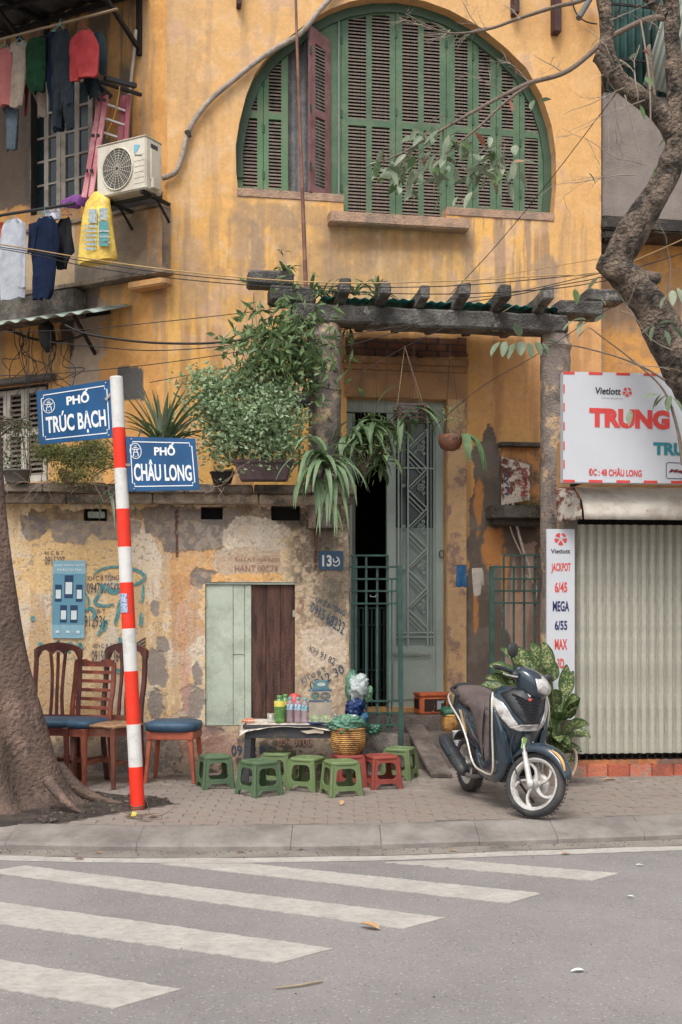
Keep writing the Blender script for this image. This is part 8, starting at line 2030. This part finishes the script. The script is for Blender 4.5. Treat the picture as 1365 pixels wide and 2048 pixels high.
# handlebar cover, headlight, grips, levers, mirrors
def nac(mb):
    rr = []
    for (z, cx_, hx, hy) in ((.86,.47,.05,.06),(.90,.475,.085,.10),(.95,.47,.105,.125),(1.0,.455,.11,.14),(1.04,.43,.10,.15),(1.075,.40,.075,.13),(1.09,.38,.04,.08)):
        n = 24; rr.append([(cx_ + hx*math.copysign(abs(math.cos(2*PI*k/n))**.85, math.cos(2*PI*k/n)) + .02*(math.cos(2*PI*k/n) > 0)*math.cos(2*PI*k/n), hy*math.copysign(abs(math.sin(2*PI*k/n))**.8, math.sin(2*PI*k/n)), z) for k in range(n)])
    mb.rings(rr)
SB('handlebar_cover', nac, bod, sub=1)
def hl(mb):
    def f(a, b):
        y = (a-.5)*.20; z = .915 + .13*b; hw = .105*math.sin(PI*(.15+.7*b))**.5; y = (a-.5)*2*hw; x = .47 + .128*math.sqrt(max(.01, 1 - (y/.15)**2)) - .09*max(0, (b-.45))**1.3*1.6 - .02*(b < .2)*(.2-b)*4; return (x+.004, y, z)
    mb.grid(f, 16, 10)
SB('headlight', hl, lensm, solid=.004)
for s in (-1, 1):
    SB('grip', lambda mb: mb.tube([(.40,s*.14,1.02),(.37,s*.24,1.03),(.345,s*.33,1.025),(.342,s*.345,1.025)], [.014,.017,.018,.013], 12), blackp)
    SB('brake_lever', lambda mb: mb.tube(spline([(.43,s*.15,1.0),(.45,s*.20,.99),(.42,s*.28,.985),(.41,s*.31,.99)], 4), .007, 8), silv)
    SB('switch_housing', lambda mb: mb.ell((.405,s*.155,1.01), (.035,.03,.03), 12, 8), blackp)
mz = {-1: ((.40,-.15,1.0),(.40,-.16,1.06),(.385,-.185,1.10),(.38,-.20,1.13)), 1: ((.40,.15,1.03),(.42,.19,1.05),(.43,.23,1.04),(.44,.26,1.05))}
for s in (-1, 1):
    P_ = [Vector(q) for q in mz[s]]; mo_ = SB('mirror', lambda mb: mb.ell(P_[3] + Vector((0,0,.05 if s < 0 else .02)), (.022,.068 if s < 0 else .05,.055 if s < 0 else .035), 16, 10), blackp)
    SB('mirror_stem', lambda mb: mb.tube(spline(P_, 4), .006, 7), blackp)
STEER = False
# front cowl with lamps and grille
CW = [(.33,.40,.33,.10),(.42,.45,.35,.14),(.52,.50,.36,.175),(.60,.545,.365,.20),(.66,.575,.37,.215),(.74,.575,.375,.225),(.82,.55,.37,.215),(.88,.52,.36,.18),(.91,.48,.36,.13)]
cz_ = [c[0] for c in CW]
def cfx(y, z, out=0):
    xf = np.interp(z, cz_, [c[1] for c in CW]); xb = np.interp(z, cz_, [c[2] for c in CW]); hw = np.interp(z, cz_, [c[3] for c in CW]); q = min(1, abs(y)/hw); return float(xf - (xf-xb)*q**2.1) + out
def cowl(mb):
    rr = []
    for z in np.linspace(.33, .91, 20):
        hw = float(np.interp(z, cz_, [c[3] for c in CW])); xb = float(np.interp(z, cz_, [c[2] for c in CW])); n = 20; ring = [(cfx(hw*t, z), hw*t, z) for t in np.linspace(-1, 1, n+1)]; ring += [(xb - .025, hw*.96*t, z) for t in (1, .5, 0, -.5, -1)]; rr.append(ring)
    mb.rings(rr)
SB('front_cowl', cowl, bod)
def drape(poly, out, nsub=14):
    """a panel following the cowl; poly is (y,z)"""
    def f(mb):
        ys_ = [p[0] for p in poly]; zs2 = [p[1] for p in poly]; z0, z1 = min(zs2), max(zs2); rows = []
        for j in range(nsub+1):
            z = z0 + (z1-z0)*(.001 + .998*j/nsub); xs_ = []
            for i in range(len(poly)):
                (ay, az), (by, bz_) = poly[i], poly[(i+1) % len(poly)]
                if (az > z) != (bz_ > z): xs_.append(ay + (by-ay)*(z-az)/(bz_-az))
            a, b = min(xs_), max(xs_); rows.append([(cfx(a + (b-a)*k/8, z, out), a + (b-a)*k/8, z) for k in range(9)])
        vs = [p for r in rows for p in r]; mb.add(vs, [(j*9+k, j*9+k+1, (j+1)*9+k+1, (j+1)*9+k) for j in range(nsub) for k in range(8)], True)
    return f
SB('black_panel', drape([(0,.645),(.05,.655),(.12,.74),(.17,.86),(.08,.90),(-.08,.90),(-.17,.86),(-.12,.74),(-.05,.655)], .006), blackp, fixn=False, solid=.004)
for k in range(7):
    z = .68 + .021*k; hw = .035 + .012*k
    SB('grille_slat', lambda mb: [mb.bar((cfx(-hw*(1-t), z + abs(-hw*(1-t))*.5, .014), -hw*(1-t), z + hw*(1-t)*.5), (cfx(-hw*(1-t-.25), z, .014), -hw*(.75-t), z + hw*(.75-t)*.5), .006, .010) for t in (0,.25,.5,.75)] + [mb.bar((cfx(hw*t, z, .014), hw*t, z + hw*t*.5), (cfx(hw*(t+.25), z, .014), hw*(t+.25), z + hw*(t+.25)*.5), .006, .010) for t in (0,.25,.5,.75)], mat('grille_dark', S(30,30,34), rough=.5), fixn=False)
for s in (-1, 1):
    SB('turn_lamp', drape([(s*.075,.63),(s*.13,.625),(s*.185,.70),(s*.205,.76),(s*.20,.83),(s*.165,.80),(s*.12,.70)], .009), lensm, solid=.006, fixn=False)
    SB('cowl_edge', drape([(s*.205,.76),(s*.218,.76),(s*.21,.84),(s*.198,.84)], .004), silv, fixn=False, solid=.003)
SB('lower_lamp', drape([(-.075,.60),(.075,.60),(.13,.622),(.07,.645),(-.07,.645),(-.13,.622)], .010), lensm, solid=.006, fixn=False)
SB('red_badge', drape([(0,.80),(.016,.815),(.010,.835),(-.012,.832),(-.014,.815)], .013, 4), mat('badge_red', S(196,50,44), rough=.3), solid=.003, fixn=False)
SB('silver_badge', drape([(0,.838),(.012,.842),(.014,.862),(-.010,.866)], .013, 4), silv, solid=.003, fixn=False)
# leg shield sides, inner panel, floorboard
def side_panel(s):
    def f(mb):
        rr = []
        for (x, z0, z1, w0, w1) in ((.46,.36,.60,.12,.17),(.40,.26,.78,.14,.205),(.34,.22,.86,.15,.205),(.30,.20,.84,.155,.19),(.24,.20,.42,.155,.17),(.12,.20,.33,.155,.165),(-.02,.21,.36,.15,.15),(-.12,.24,.42,.13,.13)):
            rr.append([(x, s*w0, z0), (x, s*(w0+.012), z0+.03), (x, s*(w1+.012), z1-.03), (x, s*w1, z1), (x, s*(w1-.03), z1-.01), (x, s*(w0-.03), z0+.01)])
        mb.rings(rr)
    return f
for s in (-1, 1): SB('leg_shield_side', side_panel(s), bod)
SB('inner_shield', lambda mb: mb.grid(lambda a, b: (.345 - .02*math.cos((a-.5)*PI) - .04*(1-b), (a-.5)*2*(.12 + .07*b), .34 + .5*b), 10, 8), seatm, solid=.02)
SB('floorboard', lambda mb: mb.box((-.02,-.165,.285),(.36,.165,.325)), blackp, bevel=.012)
SB('floor_mat', lambda mb: mb.box((.0,-.15,.326),(.33,.15,.334)), mat('grey_mat', S(120,114,110), rough=.8, var=.3, scale=40, bump=.6), bevel=.003)
SB('underseat_panel', lambda mb: mb.grid(lambda a, b: (.09 - .06*b + .05*math.cos((a-.5)*PI), (a-.5)*2*(.15 + .01*b), .33 + .38*b), 10, 8), seatm, solid=.02)
# rear body
def rear(mb):
    rr = []
    for (x, z0, z1, hw) in ((.04,.36,.66,.12),(-.06,.36,.69,.145),(-.18,.38,.71,.165),(-.32,.42,.72,.17),(-.46,.50,.735,.165),(-.60,.58,.76,.14),(-.72,.66,.785,.10),(-.80,.715,.80,.05)):
        n = 20; cz = (z0+z1)/2; rr.append([(x + .02*math.sin(2*PI*k/n), hw*math.copysign(abs(math.cos(2*PI*k/n))**.7, math.cos(2*PI*k/n)), cz + (z1-z0)/2*math.copysign(abs(math.sin(2*PI*k/n))**.7, math.sin(2*PI*k/n))) for k in range(n)])
    mb.rings(rr)
SB('rear_body', rear, bod, sub=1)
def seat(mb):
    rr = []
    for (x, zb_, zt2, hw) in ((.10,.64,.70,.09),(.06,.62,.755,.12),(-.02,.62,.785,.135),(-.14,.66,.79,.15),(-.26,.68,.795,.155),(-.36,.69,.82,.155),(-.48,.70,.85,.145),(-.60,.72,.86,.125),(-.68,.75,.85,.09)):
        n = 20; cz = (zb_+zt2)/2; rr.append([(x, hw*math.copysign(abs(math.cos(2*PI*k/n))**.6, math.cos(2*PI*k/n)), cz + (zt2-zb_)/2*math.copysign(abs(math.sin(2*PI*k/n))**.8, math.sin(2*PI*k/n))) for k in range(n)])
    mb.rings(rr)
SB('seat', seat, seatm, sub=1)
for s in (-1, 1):
    SB('seat_flap', lambda mb: mb.grid(lambda a, b: (.10 - .38*a - .02*b, s*(.158 + .016*math.sin(PI*b)), .76 - (.40*max(0,1-a*1.5)**1.2 + .05)*b), 8, 6), seatm, solid=.006)
    SB('side_stripe', lambda mb: mb.bar((-.22,s*.176,.50),(-.34,s*.178,.68),.004,.012), orng); SB('side_stripe', lambda mb: mb.bar((-.24,s*.174,.49),(-.37,s*.177,.68),.004,.007), silv)
    SB('guard_tube', lambda mb: mb.tube(spline([(.36,s*.20,.86),(.39,s*.218,.80),(.40,s*.222,.70),(.37,s*.208,.55),(.36,s*.198,.40),(.34,s*.192,.30),(.28,s*.188,.262),(.12,s*.182,.262),(-.02,s*.182,.28),(-.10,s*.185,.34),(-.17,s*.19,.46),(-.30,s*.198,.60),(-.50,s*.195,.70),(-.66,s*.16,.76),(-.72,s*.12,.78)], 5), .008, 8), guard)
SB('grab_rail', lambda mb: mb.tube(spline([(-.46,-.14,.78),(-.55,-.155,.81),(-.66,-.125,.83),(-.73,0,.835),(-.66,.125,.83),(-.55,.155,.81),(-.46,.14,.78)], 5), .015, 9), blackp)
SB('tail_cover', lambda mb: mb.ell((-.70,0,.835), (.12,.10,.035), 16, 8), blackp)
rw = wheel(-.60, .225, .222, 'rear_wheel', .05, True)
SB('engine_case', lambda mb: (mb.ell((-.28,.05,.24), (.2,.10,.10), 16, 10), mb.bar((-.2,.10,.26),(-.62,.11,.235),.06,.12)), mat('engine_metal', S(96,92,90), rough=.55, metal=.4, var=.25, scale=14, bump=.4), bevel=0)
SB('exhaust_pipe', lambda mb: mb.tube(spline([(-.12,-.08,.20),(-.2,-.14,.18),(-.32,-.17,.20)], 4), .018, 8), mat('pipe_metal', S(110,104,100), rough=.5, metal=.5, var=.2))
SB('muffler', lambda mb: mb.tube(spline([(-.26,-.165,.20),(-.32,-.175,.23),(-.44,-.185,.30),(-.58,-.195,.38),(-.66,-.198,.43)], 5), [.03,.04,.05,.056,.06,.063,.065,.067,.069,.07,.07,.07,.07,.07,.07,.07,.068,.066,.062,.055,.04], 18, sx=.8), blackp)
SB('heat_shield', lambda mb: mb.tube([(-.42,-.225,.31),(-.56,-.235,.39)], [.035,.035], 10, sx=.5), bod)
SB('rear_hugger', lambda mb: mb.grid(lambda a, b: (-.60 + .265*math.cos(R(20+120*a)), (b-.5)*.13, .225 + .265*math.sin(R(20+120*a))), 14, 6), blackp, solid=.006)
SB('shock_absorber', lambda mb: mb.tube([(-.56,.12,.28),(-.44,.12,.55)], .025, 10), blackp)
SB('foot_peg', lambda mb: mb.box((-.14,-.24,.27),(-.08,-.15,.29)), blackp, bevel=.004)
SB('side_stand', lambda mb: mb.tube([(-.02,.12,.22),(.06,.26,.0)], .011, 8), blackp)
SB('belly_panel', lambda mb: mb.box((-.12,-.14,.205),(.34,.14,.284)), bod, bevel=.02)
SB('fork_head', lambda mb: mb.tube([(.55,0,.42),(.47,0,.66)], .035, 10), blackp)
SB('wheel_arch_lining', lambda mb: mb.grid(lambda a, b: (.40 + .06*b, (a-.5)*.22, .26 + .36*b), 6, 6), mat('arch_black', S(30,30,32), rough=.8), solid=.01)
SB('brake_hose', lambda mb: mb.tube(spline([(.50,-.07,.62),(.50,-.12,.50),(.53,-.11,.36),(.60,-.085,.24)], 5), .005, 6), blackp)
ldir = Vector((math.cos(HA), math.sin(HA), 0))
sc_.location = fc - ldir*(.66*SCL); sc_.rotation_euler = (R(-4)*0, 0, HA); sc_.scale = (SCL, SCL, SCL)
